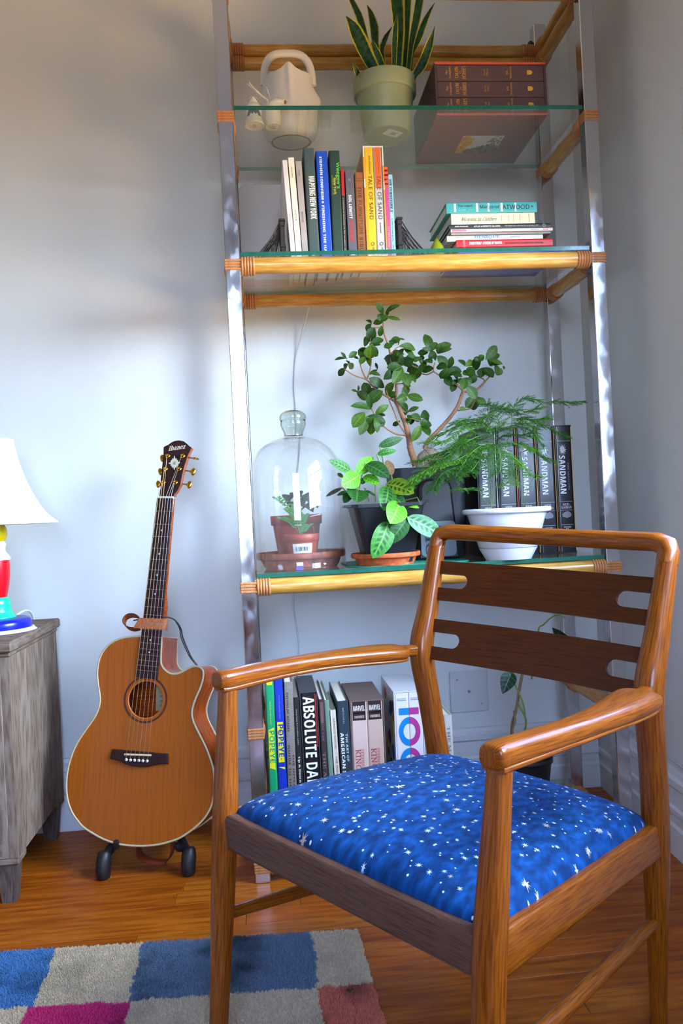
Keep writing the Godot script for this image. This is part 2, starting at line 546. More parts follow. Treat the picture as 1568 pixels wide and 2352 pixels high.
const FICUS_LEAVES := [0.3955, 1.3486, -0.2284, 0.3763, 1.3706, -0.215, 0.0165, 0.3957, 1.3437, -0.2086, 0.4278, 1.3586, -0.1861, 0.0132, 0.3996, 1.3369, -0.2149, 0.4289, 1.3243, -0.1934, 0.0082, 0.4037, 1.3447, -0.2967, 0.379, 1.34, -0.2957, 0.0148, 0.3805, 1.3218, -0.1915, 0.3983, 1.3306, -0.1823, 0.0138, 0.383, 1.3114, -0.1964, 0.38, 1.2886, -0.2113, 0.0115, 0.3649, 1.3286, -0.2461, 0.3518, 1.3132, -0.255, 0.0115, 0.3716, 1.3164, -0.2375, 0.351, 1.2889, -0.2316, 0.0171, 0.3836, 1.3199, -0.2985, 0.3664, 1.2968, -0.3087, 0.0148, 0.3527, 1.3002, -0.2679, 0.3446, 1.2723, -0.2466, 0.0119, 0.354, 1.267, -0.2119, 0.3882, 1.2813, -0.2248, 0.0148, 0.3551, 1.2655, -0.2083, 0.3527, 1.2347, -0.2221, 0.0231, 0.3629, 1.2663, -0.229, 0.3714, 1.2423, -0.2433, 0.0148, 0.3487, 1.2782, -0.2998, 0.3331, 1.2535, -0.2806, 0.0132, 0.3577, 1.2634, -0.2759, 0.3361, 1.2443, -0.2862, 0.0115, 0.3348, 1.2307, -0.187, 0.3209, 1.2096, -0.1678, 0.0132, 0.3517, 1.2475, -0.2667, 0.3557, 1.2186, -0.2435, 0.0099, 0.3215, 1.2544, -0.238, 0.3001, 1.239, -0.2275, 0.0115, 0.2963, 1.245, -0.2765, 0.2668, 1.2386, -0.2541, 0.0072, 0.2787, 1.238, -0.2206, 0.2892, 1.2292, -0.1971, 0.0059, 0.2919, 1.216, -0.1972, 0.3052, 1.2063, -0.2038, 0.0132, 0.2908, 1.2168, -0.2585, 0.2749, 1.2, -0.271, 0.0132, 0.299, 1.2371, -0.2832, 0.3083, 1.2287, -0.3003, 0.0099, 0.329, 1.2405, -0.2653, 0.3158, 1.2442, -0.2582, 0.0066, 0.3827, 1.2169, -0.2996, 0.3575, 1.2031, -0.2891, 0.0066, 0.3841, 1.194, -0.2611, 0.3591, 1.204, -0.2672, 0.0099, 0.4112, 1.2617, -0.2059, 0.39, 1.2571, -0.2042, 0.0158, 0.4145, 1.2816, -0.2637, 0.4403, 1.2896, -0.262, 0.0148, 0.4276, 1.2806, -0.219, 0.4482, 1.2821, -0.2364, 0.0049, 0.4245, 1.2559, -0.1879, 0.4676, 1.2503, -0.2068, 0.0158, 0.4422, 1.2542, -0.2138, 0.4619, 1.2301, -0.1958, 0.0099, 0.4223, 1.2618, -0.2979, 0.4513, 1.2527, -0.2825, 0.0115, 0.4171, 1.2505, -0.2579, 0.4409, 1.2198, -0.2519, 0.0257, 0.4001, 1.2455, -0.299, 0.4314, 1.2445, -0.3169, 0.0099, 0.4147, 1.2378, -0.2792, 0.4133, 1.2124, -0.2562, 0.0165, 0.4394, 1.2195, -0.2774, 0.3967, 1.1871, -0.2634, 0.0198, 0.432, 1.2009, -0.1931, 0.4032, 1.1614, -0.1707, 0.0224, 0.4492, 1.233, -0.2604, 0.4806, 1.2396, -0.2644, 0.0165, 0.4447, 1.2141, -0.2397, 0.4647, 1.2264, -0.2248, 0.0198, 0.4602, 1.2063, -0.2876, 0.4861, 1.2181, -0.2739, 0.0204, 0.4381, 1.1903, -0.2083, 0.4437, 1.1566, -0.1896, 0.0204, 0.4992, 1.2158, -0.2958, 0.4689, 1.1813, -0.2732, 0.0237, 0.4955, 1.2344, -0.2895, 0.5146, 1.2209, -0.2942, 0.0119, 0.4616, 1.1799, -0.2298, 0.4643, 1.1656, -0.2084, 0.0099, 0.4958, 1.2004, -0.2609, 0.5198, 1.2039, -0.2393, 0.0165, 0.5191, 1.2466, -0.2373, 0.5055, 1.2921, -0.2432, 0.0184, 0.5233, 1.2552, -0.2636, 0.5416, 1.2783, -0.2756, 0.0151, 0.5419, 1.2671, -0.291, 0.5859, 1.279, -0.3043, 0.0151, 0.5306, 1.2389, -0.2207, 0.5598, 1.2453, -0.1959, 0.0151, 0.52, 1.2548, -0.2814, 0.4968, 1.2581, -0.2992, 0.0132, 0.5039, 1.2401, -0.1865, 0.4855, 1.2464, -0.1825, 0.0086, 0.5126, 1.2358, -0.2533, 0.5349, 1.2485, -0.2626, 0.0184, 0.4975, 1.2253, -0.2317, 0.5128, 1.2155, -0.2145, 0.0165, 0.5363, 1.2387, -0.2476, 0.56, 1.212, -0.2486, 0.0191, 0.5748, 1.213, -0.2936, 0.5806, 1.2374, -0.2724, 0.0148, 0.5729, 1.2111, -0.2962, 0.6087, 1.2033, -0.294, 0.0165, 0.5519, 1.1996, -0.2036, 0.5369, 1.1753, -0.2177, 0.0217, 0.5608, 1.1869, -0.2159, 0.5831, 1.1735, -0.1931, 0.0132, 0.5524, 1.1832, -0.2275, 0.5583, 1.1543, -0.212, 0.0171, 0.5832, 1.1727, -0.2677, 0.5758, 1.1477, -0.2682, 0.0151, 0.5926, 1.1743, -0.2628, 0.569, 1.1619, -0.2448, 0.0099, 0.5977, 1.1781, -0.2461, 0.5907, 1.1634, -0.2457, 0.0119, 0.5851, 1.1647, -0.1651, 0.5744, 1.1345, -0.1467, 0.0171, 0.5915, 1.1454, -0.1678, 0.6117, 1.1135, -0.1673, 0.0204, 0.6067, 1.1801, -0.2239, 0.6226, 1.1954, -0.211, 0.0198, 0.6286, 1.1869, -0.2249, 0.6195, 1.1621, -0.2318, 0.0171, 0.6064, 1.2067, -0.2336, 0.6325, 1.2186, -0.247, 0.0151, 0.6274, 1.1985, -0.2366, 0.6413, 1.215, -0.2122, 0.0237, 0.6252, 1.2084, -0.1696, 0.6368, 1.2185, -0.1614, 0.0125, 0.6581, 1.2192, -0.2226, 0.6895, 1.2536, -0.2273, 0.0191, 0.677, 1.2304, -0.2697, 0.7122, 1.2412, -0.2775, 0.0138, 0.6573, 1.213, -0.1901, 0.6855, 1.1985, -0.171, 0.0099, 0.6547, 1.202, -0.2384, 0.6756, 1.175, -0.2231, 0.0204, 0.6602, 1.1998, -0.1909, 0.6874, 1.2008, -0.1796, 0.0115, 0.6823, 1.1741, -0.2036, 0.6739, 1.1964, -0.1895, 0.0151, 0.7103, 1.2053, -0.2382, 0.7079, 1.1941, -0.2265, 0.0049, 0.6332, 1.1262, -0.2477, 0.6076, 1.1014, -0.2458, 0.0204, 0.6195, 1.1151, -0.1915, 0.6406, 1.0979, -0.1804, 0.0138, 0.6212, 1.0942, -0.2462, 0.6343, 1.1031, -0.2237, 0.0151, 0.5957, 1.0897, -0.2053, 0.577, 1.0912, -0.1992, 0.0086, 0.355, 1.1499, -0.2987, 0.3441, 1.1794, -0.2941, 0.0204, 0.3485, 1.1324, -0.2712, 0.3216, 1.1501, -0.2609, 0.0204, 0.3207, 1.152, -0.2468, 0.3028, 1.1527, -0.23, 0.0059, 0.3452, 1.116, -0.2255, 0.3764, 1.143, -0.2097, 0.025, 0.3634, 1.1593, -0.26, 0.3777, 1.1634, -0.251, 0.0132, 0.3859, 1.1548, -0.2151, 0.3479, 1.175, -0.1979, 0.0191, 0.3965, 1.1392, -0.2597, 0.4129, 1.1695, -0.2418, 0.0184, 0.3921, 1.1318, -0.2, 0.4076, 1.1381, -0.189, 0.0082, 0.3433, 1.0958, -0.1877, 0.2952, 1.1035, -0.1647, 0.0151, 0.3614, 1.0907, -0.2404, 0.3942, 1.1104, -0.2366, 0.0138, 0.3732, 1.0926, -0.2809, 0.39, 1.0877, -0.2632, 0.0092, 0.3284, 1.0897, -0.1922, 0.2983, 1.0555, -0.1907, 0.0237, 0.3382, 1.0831, -0.2205, 0.3165, 1.0383, -0.2081, 0.0191, 0.3488, 1.0788, -0.216, 0.3464, 1.0391, -0.2283, 0.0191, 0.3553, 1.0778, -0.2103, 0.3599, 1.0414, -0.2041, 0.0138, 0.3677, 1.0757, -0.2235, 0.3783, 1.0561, -0.2245, 0.0165, 0.4447, 1.1318, -0.2283, 0.418, 1.1206, -0.2134, 0.0171, 0.4452, 1.1345, -0.2268, 0.4813, 1.1194, -0.2143, 0.0184, 0.4362, 1.1267, -0.2968, 0.4591, 1.1055, -0.3096, 0.0151, 0.4499, 1.0939, -0.2493, 0.4759, 1.1025, -0.24, 0.0112, 0.4516, 1.0923, -0.2748, 0.4386, 1.0907, -0.2639, 0.0086, 0.4434, 1.0826, -0.2275, 0.4564, 1.0743, -0.2456, 0.0099, 0.4478, 1.0645, -0.2458, 0.4549, 1.0769, -0.2556, 0.0099, 0.436, 1.076, -0.2938, 0.4196, 1.0659, -0.3078, 0.0099, 0.4595, 1.0855, -0.2635, 0.4875, 1.0756, -0.2753, 0.0184, 0.4879, 1.081, -0.2778, 0.5138, 1.0934, -0.2962, 0.0184, 0.4907, 1.0737, -0.2465, 0.4897, 1.0559, -0.2494, 0.0184, 0.4796, 1.0547, -0.2296, 0.4555, 1.0172, -0.2231, 0.0171, 0.4882, 1.0592, -0.2726, 0.5034, 1.0316, -0.252, 0.0204, 0.4566, 1.1748, -0.2999, 0.4592, 1.1494, -0.3017, 0.0151, 0.4472, 1.1658, -0.268, 0.464, 1.1662, -0.2695, 0.0119, 0.4239, 1.1909, -0.2868, 0.4079, 1.2021, -0.2694, 0.0148, 0.4647, 1.2116, -0.257, 0.4516, 1.229, -0.2754, 0.0165, 0.4703, 1.2197, -0.2294, 0.4911, 1.2355, -0.2452, 0.0132, 0.432, 1.2392, -0.2373, 0.4199, 1.2539, -0.242, 0.0132, 0.4162, 1.2088, -0.2332, 0.4248, 1.1877, -0.2101, 0.0132]
const FICUS_CAUDEX := [0.4663, 0.9437, -0.255, 0.4759, 0.9636, -0.255, 0.4872, 0.9834, -0.255, 0.5083, 0.9927, -0.255, 0.5244, 0.9716, -0.255, 0.5282, 0.9443, -0.255]
const MARANTA_LEAVES := [0.274, 0.9343, -0.085, 0.2203, 0.9635, -0.065, 0.0217, 0, 0.2904, 0.9225, -0.065, 0.2443, 0.9001, -0.025, 0.0345, 1, 0.2857, 0.9262, -0.075, 0.3323, 0.9686, -0.105, 0.0276, 1, 0.3104, 0.9509, -0.085, 0.3621, 0.9148, -0.055, 0.0335, 2, 0.3028, 0.9209, -0.085, 0.3382, 0.8999, -0.055, 0.0217, 1, 0.2836, 0.8895, -0.055, 0.2755, 0.8594, -0.015, 0.0424, 2, 0.2509, 0.8961, -0.085, 0.2111, 0.8777, -0.105, 0.0079, 6, 0.2645, 0.8854, -0.085, 0.2366, 0.879, -0.075, 0.0083, 2, 0.3032, 0.8876, -0.085, 0.3309, 0.8732, -0.085, 0.0059, 2, 0.2643, 0.8818, -0.065, 0.2492, 0.8598, -0.045, 0.0178, 2, 0.3469, 0.9935, -0.105, 0.4096, 1.0138, -0.115, 0.0182, 2, 0.3404, 0.9736, -0.095, 0.3891, 0.9821, -0.095, 0.0142, 0, 0.3764, 0.9217, -0.105, 0.368, 0.9617, -0.125, 0.0182, 3, 0.3522, 0.8993, -0.055, 0.4118, 0.8744, -0.015, 0.0385, 4, 0.3549, 0.8924, -0.035, 0.3362, 0.8368, 0.005, 0.0365, 0, 0.3552, 0.8705, -0.025, 0.3882, 0.846, -0.005, 0.0266, 2, 0.3758, 0.853, -0.005, 0.3446, 0.8063, 0.035, 0.0424, 1, 0.389, 0.8471, -0.015, 0.4185, 0.8392, 0.005, 0.0122, 1, 0.3456, 0.8103, 0.005, 0.3021, 0.729, 0.03, 0.0405, 0, 0.3907, 0.8157, 0, 0.3425, 0.7596, 0.015, 0.0316, 2, 0.389, 0.8182, 0.005, 0.4746, 0.7703, -0.015, 0.0345, 5, 0.366, 0.8844, -0.045, 0.3829, 0.8682, -0.025, 0.0118, 1, 0.2561, 0.922, -0.105, 0.2433, 0.9333, -0.115, 0.0079, 2, 0.299, 0.9033, -0.095, 0.306, 0.9193, -0.095, 0.0118, 0]
const MARANTA_STEMS := [4, 0.2876, 0.8611, -0.085, 0.2911, 0.8912, -0.085, 0.306, 0.945, -0.085, 0.3104, 0.9509, -0.085, 3, 0.2867, 0.8613, -0.095, 0.2845, 0.8979, -0.095, 0.275, 0.9333, -0.085, 3, 0.2896, 0.861, -0.085, 0.2885, 0.901, -0.075, 0.2904, 0.9225, -0.065, 3, 0.3316, 0.8592, -0.095, 0.3344, 0.9001, -0.105, 0.3395, 0.9208, -0.115, 3, 0.3595, 0.9466, -0.115, 0.354, 0.9707, -0.105, 0.35, 0.9924, -0.105, 3, 0.3479, 0.9506, -0.105, 0.3421, 0.9664, -0.095, 0.3404, 0.9736, -0.095, 2, 0.3767, 0.8977, -0.095, 0.3753, 0.9207, -0.105, 3, 0.3547, 0.8579, -0.085, 0.3549, 0.8815, -0.065, 0.3532, 0.8992, -0.055, 3, 0.3638, 0.8571, -0.065, 0.3638, 0.8723, -0.035, 0.3758, 0.853, -0.005, 3, 0.3758, 0.8544, -0.005, 0.3839, 0.8355, 0, 0.3899, 0.8168, 0.005, 3, 0.4291, 0.864, -0.065, 0.4279, 0.8335, -0.025, 0.3899, 0.8168, 0.005, 2, 0.4291, 0.864, -0.065, 0.4038, 0.8586, -0.085, 3, 0.2856, 0.8612, -0.085, 0.2861, 0.8768, -0.065, 0.2836, 0.8895, -0.055, 3, 0.314, 0.8598, -0.085, 0.3073, 0.8884, -0.085, 0.3034, 0.8926, -0.085, 3, 0.2836, 0.8613, -0.085, 0.2624, 0.8845, -0.085, 0.2509, 0.8961, -0.085]
const SNAKE_LEAVES := [9, 0.3878, 1.9349, -0.135, 0.0156, 0.3788, 1.9504, -0.132, 0.0164, 0.3699, 1.9659, -0.129, 0.0173, 0.3616, 1.9816, -0.126, 0.0185, 0.3543, 1.9977, -0.123, 0.0187, 0.3461, 2.0133, -0.12, 0.0178, 0.339, 2.0291, -0.117, 0.0152, 0.3298, 2.0424, -0.114, 0.0084, 0.3195, 2.0544, -0.111, 0.0006, 9, 0.3815, 2.0031, -0.17, 0.006, 0.3776, 2.0287, -0.174, 0.0071, 0.3737, 2.0543, -0.178, 0.0082, 0.3689, 2.0797, -0.182, 0.0092, 0.3629, 2.1049, -0.186, 0.0099, 0.354, 2.1289, -0.19, 0.0083, 0.3449, 2.1529, -0.194, 0.0064, 0.3372, 2.1775, -0.198, 0.0038, 0.3325, 2.2031, -0.202, 0.0006, 9, 0.4068, 1.9598, -0.165, 0.0068, 0.4043, 1.9814, -0.168, 0.0077, 0.4017, 2.003, -0.171, 0.0087, 0.3993, 2.0247, -0.174, 0.0098, 0.3999, 2.0468, -0.177, 0.0115, 0.3998, 2.0688, -0.18, 0.0121, 0.3969, 2.0905, -0.183, 0.01, 0.3927, 2.1115, -0.186, 0.0064, 0.386, 2.1311, -0.189, 0.0006, 9, 0.4077, 1.941, -0.14, 0.0124, 0.4051, 1.9494, -0.138, 0.0117, 0.4025, 1.9578, -0.136, 0.011, 0.3999, 1.9662, -0.134, 0.0102, 0.3964, 1.9743, -0.132, 0.0093, 0.3927, 1.9822, -0.13, 0.0083, 0.3889, 1.9901, -0.128, 0.0074, 0.3857, 1.9976, -0.126, 0.0049, 0.3848, 2.005, -0.124, 0.0006, 9, 0.4159, 1.952, -0.16, 0.0071, 0.4155, 1.9672, -0.162, 0.0066, 0.4151, 1.9825, -0.164, 0.0061, 0.4147, 1.9978, -0.166, 0.0057, 0.4168, 2.0128, -0.168, 0.0073, 0.4223, 2.0276, -0.17, 0.0072, 0.429, 2.0417, -0.172, 0.0058, 0.4372, 2.0549, -0.174, 0.0029, 0.4455, 2.0682, -0.176, 0.0006, 9, 0.4377, 1.9417, -0.135, 0.0062, 0.4384, 1.9568, -0.132, 0.0065, 0.439, 1.972, -0.129, 0.0068, 0.4396, 1.987, -0.126, 0.0072, 0.4404, 2.0021, -0.123, 0.0078, 0.442, 2.017, -0.12, 0.0074, 0.4432, 2.0319, -0.117, 0.0067, 0.4459, 2.0463, -0.114, 0.0036, 0.449, 2.0605, -0.111, 0.0006, 9, 0.4489, 1.9466, -0.15, 0.0111, 0.4519, 1.9813, -0.15, 0.0123, 0.4548, 2.016, -0.15, 0.0135, 0.4567, 2.0508, -0.15, 0.0152, 0.4567, 2.0854, -0.15, 0.0168, 0.4552, 2.12, -0.15, 0.0177, 0.4553, 2.1547, -0.15, 0.0169, 0.4542, 2.1886, -0.15, 0.0124, 0.4516, 2.2209, -0.15, 0.0006, 9, 0.4688, 1.9532, -0.165, 0.006, 0.4739, 1.9876, -0.168, 0.006, 0.4789, 2.0222, -0.171, 0.0061, 0.4836, 2.0569, -0.174, 0.0065, 0.4867, 2.0917, -0.177, 0.0079, 0.4898, 2.1267, -0.18, 0.0094, 0.493, 2.1618, -0.183, 0.0102, 0.496, 2.1967, -0.186, 0.0078, 0.4982, 2.231, -0.189, 0.0006, 9, 0.4745, 1.9328, -0.14, 0.0053, 0.4787, 1.9652, -0.138, 0.0064, 0.4832, 1.9975, -0.136, 0.0073, 0.491, 2.0292, -0.134, 0.0091, 0.4991, 2.0609, -0.132, 0.0109, 0.5059, 2.0928, -0.13, 0.0113, 0.5123, 2.1247, -0.128, 0.0108, 0.5179, 2.1564, -0.126, 0.0078, 0.5215, 2.1875, -0.124, 0.0006, 9, 0.4837, 1.9444, -0.155, 0.0043, 0.4879, 1.968, -0.156, 0.0032, 0.4926, 1.9915, -0.157, 0.0026, 0.5025, 2.0133, -0.158, 0.0066, 0.5123, 2.0355, -0.159, 0.0087, 0.521, 2.0583, -0.16, 0.0085, 0.531, 2.0806, -0.161, 0.0069, 0.5429, 2.1019, -0.162, 0.0039, 0.5561, 2.1224, -0.163, 0.0006, 9, 0.4846, 1.9113, -0.125, 0.0086, 0.4939, 1.9231, -0.12, 0.0104, 0.5031, 1.9348, -0.115, 0.0125, 0.5094, 1.9481, -0.11, 0.0116, 0.5152, 1.9616, -0.105, 0.0108, 0.5209, 1.975, -0.1, 0.0101, 0.5253, 1.9885, -0.095, 0.0075, 0.5297, 2.0018, -0.09, 0.0037, 0.5341, 2.015, -0.085, 0.0006, 9, 0.3477, 1.9198, -0.135, 0.0074, 0.3455, 1.9228, -0.132, 0.0073, 0.3434, 1.9258, -0.129, 0.0072, 0.3412, 1.9288, -0.126, 0.0071, 0.3395, 1.9318, -0.123, 0.0066, 0.337, 1.9343, -0.12, 0.0051, 0.3343, 1.9367, -0.117, 0.0034, 0.3317, 1.939, -0.114, 0.0017, 0.329, 1.9413, -0.111, 0.0006]
const GUITAR_BODY := [-0.0351, 0.4914, -0.0764, 0.4895, -0.1049, 0.4812, -0.1238, 0.4682, -0.1376, 0.4491, -0.1448, 0.4254, -0.1465, 0.4017, -0.143, 0.3751, -0.1385, 0.3544, -0.1368, 0.3339, -0.1424, 0.3121, -0.1529, 0.2933, -0.168, 0.2732, -0.1846, 0.2501, -0.198, 0.2272, -0.208, 0.2013, -0.2147, 0.1728, -0.2168, 0.1471, -0.2151, 0.1216, -0.2101, 0.0991, -0.1997, 0.0766, -0.1865, 0.0599, -0.1703, 0.0434, -0.1465, 0.0297, -0.1182, 0.0162, -0.0872, 0.0069, -0.0566, 0.0026, -0.0231, 0.0013, 0.0101, 0.0038, 0.0401, 0.0096, 0.0699, 0.0194, 0.0936, 0.0332, 0.1143, 0.0483, 0.1334, 0.0675, 0.1466, 0.0894, 0.1533, 0.1141, 0.1552, 0.1416, 0.1535, 0.1693, 0.1464, 0.1943, 0.135, 0.2224, 0.1212, 0.2478, 0.1088, 0.2705, 0.1009, 0.2877, 0.0977, 0.3048, 0.1005, 0.322, 0.1079, 0.3419, 0.1184, 0.3648, 0.1244, 0.3849, 0.1257, 0.3994, 0.1226, 0.4082, 0.1133, 0.4142, 0.1009, 0.4153, 0.0871, 0.4104, 0.0733, 0.4033, 0.0578, 0.3984, 0.0423, 0.399, 0.0297, 0.4071, 0.0207, 0.4176, 0.0173, 0.4309, 0.0178, 0.4574, 0.0187, 0.487]
const GUITAR_FRETBOARD := [-0.0437, 0.3928, 0.0114, 0.3866, 0.0436, 0.8362, 0.0014, 0.8384]
const GUITAR_HEAD := [0.0054, 0.8426, 0.0069, 0.858, 0.0077, 0.8831, 0.0109, 0.9157, 0.0141, 0.9484, 0.0142, 0.9701, 0.0175, 0.9729, 0.0265, 0.9762, 0.0342, 0.9816, 0.0432, 0.9853, 0.0547, 0.9861, 0.0676, 0.9832, 0.0749, 0.9772, 0.0812, 0.9704, 0.0889, 0.9649, 0.079, 0.9445, 0.0711, 0.9197, 0.0651, 0.8949, 0.0606, 0.8701, 0.0522, 0.8543, 0.0457, 0.8472, 0.0443, 0.8406]
const GUITAR_POSTS := [0.0265, 0.9464, 0.0662, 0.944, 0.0207, 0.9126, 0.0574, 0.9104, 0.015, 0.8776, 0.0475, 0.8758]
const GUITAR_KNOBS := [0.0077, 0.9442, 0.099, 0.9377, 0.0033, 0.909, 0.0905, 0.9035, -0.002, 0.8766, 0.0807, 0.8702]
const GUITAR_HOLE := [-0.0195, 0.3386, 0.0442, 0.0567, 0.0399]
const GUITAR_PINS := [-0.061, 0.1988, -0.0505, 0.1979, -0.0403, 0.1973, -0.0294, 0.1967, -0.0192, 0.1961, -0.0087, 0.1957]
const GUITAR_SADDLE := [-0.067, 0.211, 0.0011, 0.2084]
const GUITAR_BRIDGE := [-0.0995, 0.2231, -0.0719, 0.2213, -0.0688, 0.2201, 0.0056, 0.2146, 0.0093, 0.2138, 0.0419, 0.2116, 0.0429, 0.1877, 0.0276, 0.1883, 0.0108, 0.1864, -0.006, 0.1822, -0.0275, 0.1814, -0.0492, 0.1837, -0.0648, 0.188, -0.0774, 0.1946, -0.09, 0.198, -0.1047, 0.2004]
const GUITAR_MARK := [0.0512, 0.9677, 0.0441, 0.9268, 0.0441]
const GUITAR_STRAP := [-0.0515, 0.5113, -0.0362, 0.5364, 0.0368, 0.5312, 0.0357, 0.5044]
const GUITAR_CORD := [0.0241, 0.5361, 0.0383, 0.5348, 0.0511, 0.5263, 0.0608, 0.5082, 0.0636, 0.4858, 0.074, 0.456, 0.0821, 0.4353, 0.0941, 0.4169]


const FERN_FRONDS := [
	[0, 0.6059, 0.833, -0.05, 0.6084, 0.9167, -0.05, 0.6102, 0.9909, -0.055],
	[0, 0.6064, 0.8328, -0.04, 0.6121, 0.9163, -0.045, 0.6197, 1.0035, -0.05],
	[0, 0.6059, 0.833, -0.05, 0.5961, 0.8967, -0.04, 0.5889, 0.943, -0.03],
	[0, 0.6914, 0.8308, -0.07, 0.6914, 0.8933, -0.06, 0.6879, 0.9611, -0.06],
	[0, 0.6094, 0.8345, -0.05, 0.6302, 0.9163, -0.06, 0.6666, 1.0195, -0.06, 0.6701, 1.0532, -0.06],
	[0, 0.5992, 0.8367, -0.05, 0.5837, 0.8539, -0.04, 0.5733, 0.8776, -0.035],
	[0, 0.6949, 0.8306, -0.07, 0.6971, 0.8656, -0.05, 0.7128, 0.9014, -0.04],
	[1, 0.618, 1.0035, -0.05, 0.5797, 1.0296, -0.03, 0.5312, 1.0183, 0, 0.4822, 0.9892, 0.02, 0.4411, 0.9899, 0.03],
	[1, 0.6139, 0.9903, -0.05, 0.5585, 0.9964, -0.02, 0.4977, 0.9724, 0.02, 0.4458, 0.9546, 0.03, 0.4143, 0.9457, 0.04],
	[1, 0.6131, 0.9735, -0.05, 0.5619, 0.9682, 0, 0.5036, 0.9425, 0.03, 0.4499, 0.9277, 0.05, 0.3957, 0.9044, 0.06],
	[1, 0.6091, 0.9636, -0.05, 0.5551, 0.9514, 0.01, 0.5095, 0.9295, 0.03, 0.4651, 0.9112, 0.05, 0.4422, 0.8803, 0.06],
	[1.1, 0.6184, 1.0102, -0.05, 0.6018, 1.0355, -0.06, 0.5659, 1.0392, -0.08, 0.5261, 1.0283, -0.09, 0.4894, 1.0137, -0.1],
	[1, 0.6211, 0.9967, -0.05, 0.5768, 1.0002, 0, 0.5285, 0.9831, 0.03, 0.4857, 0.9554, 0.04, 0.4571, 0.9432, 0.05],
	[1, 0.6202, 1.0135, -0.05, 0.6035, 1.0432, -0.04, 0.6152, 1.0615, -0.03, 0.6463, 1.0623, -0.02, 0.6732, 1.058, -0.02],
	[1, 0.6701, 1.0532, -0.06, 0.6426, 1.0638, -0.03, 0.6133, 1.0688, -0.01, 0.594, 1.0747, 0],
	[1, 0.6701, 1.0532, -0.06, 0.6767, 1.0752, -0.05, 0.6984, 1.0898, -0.04, 0.7291, 1.0839, -0.03],
	[1, 0.6699, 1.0498, -0.06, 0.6829, 1.0523, -0.03, 0.7038, 1.0568, -0.02, 0.721, 1.0615, -0.01],
	[1, 0.6696, 1.043, -0.06, 0.7026, 1.0452, -0.06, 0.7332, 1.0293, -0.05, 0.7635, 1.0135, -0.04, 0.7934, 0.9945, -0.03],
	[1, 0.6689, 1.0295, -0.06, 0.6915, 1.0186, -0.03, 0.7078, 1.0025, -0.01, 0.7233, 0.9746, 0],
	[1, 0.6697, 1.0464, -0.06, 0.7056, 1.0441, -0.08, 0.7407, 1.0427, -0.08, 0.7619, 1.0441, -0.07],
	[0.9, 0.7496, 1.0773, -0.06, 0.7741, 1.0818, -0.05, 0.8014, 1.076, -0.04, 0.8392, 1.0766, -0.03],
	[1, 0.6173, 0.9901, -0.05, 0.6424, 1.0016, -0.04, 0.6703, 1.0018, -0.02, 0.7007, 0.9962, -0.01],
	[1, 0.6185, 0.98, -0.05, 0.6453, 0.9838, -0.03, 0.6759, 0.9783, -0.02, 0.7024, 0.9623, 0],
	[1, 0.6134, 0.9693, -0.04, 0.6346, 0.9594, -0.01, 0.6575, 0.9373, 0.01, 0.6732, 0.9164, 0.02],
	[1, 0.6879, 0.9611, -0.06, 0.7058, 0.9655, -0.04, 0.7291, 0.9503, -0.03, 0.7522, 0.9353, -0.02],
	[0.9, 0.6872, 0.9476, -0.06, 0.6628, 0.9265, -0.03, 0.6485, 0.9066, -0.02, 0.641, 0.8867, -0.01],
	[0.9, 0.6891, 0.9131, -0.05, 0.6993, 0.9049, -0.03, 0.7163, 0.9019, -0.02],
	[0.8, 0.5843, 0.8672, -0.04, 0.5624, 0.8742, -0.02, 0.5374, 0.878, 0, 0.5092, 0.8754, 0.02],
	[1, 0.6136, 0.9836, -0.05, 0.5784, 0.9782, -0.01, 0.5369, 0.9539, 0.03, 0.5107, 0.9218, 0.05, 0.4945, 0.9031, 0.06],
	[1, 0.6182, 1.0069, -0.05, 0.5818, 1.0173, -0.04, 0.5446, 1.0045, -0.03, 0.5177, 0.9849, -0.02, 0.4818, 0.9586, 0],
	[1, 0.6142, 0.997, -0.05, 0.5967, 1.0179, -0.02, 0.5654, 1.0366, 0, 0.5306, 1.0388, 0.02, 0.508, 1.0288, 0.03],
	[1, 0.6218, 1.0101, -0.05, 0.6335, 1.0286, -0.04, 0.6213, 1.0479, -0.03, 0.5983, 1.0509, -0.02, 0.5845, 1.0448, -0.02],
	[1, 0.6172, 0.9868, -0.05, 0.582, 0.9706, 0, 0.5618, 0.9407, 0.02, 0.5356, 0.915, 0.04],
	[1, 0.6172, 0.9868, -0.05, 0.6153, 0.9692, 0, 0.6145, 0.9384, 0.02, 0.6069, 0.9123, 0.03],
	[1, 0.6137, 0.9869, -0.05, 0.5358, 0.9791, 0, 0.4778, 0.9469, 0.03, 0.4238, 0.9194, 0.05, 0.3919, 0.892, 0.06],
	[1, 0.6689, 1.0295, -0.06, 0.647, 1.017, -0.03, 0.6208, 1.0192, -0.01, 0.591, 1.016, 0],
	[1, 0.6692, 1.0363, -0.06, 0.6715, 1.0249, -0.02, 0.682, 1.0255, 0, 0.7016, 1.0138, 0.01],
]


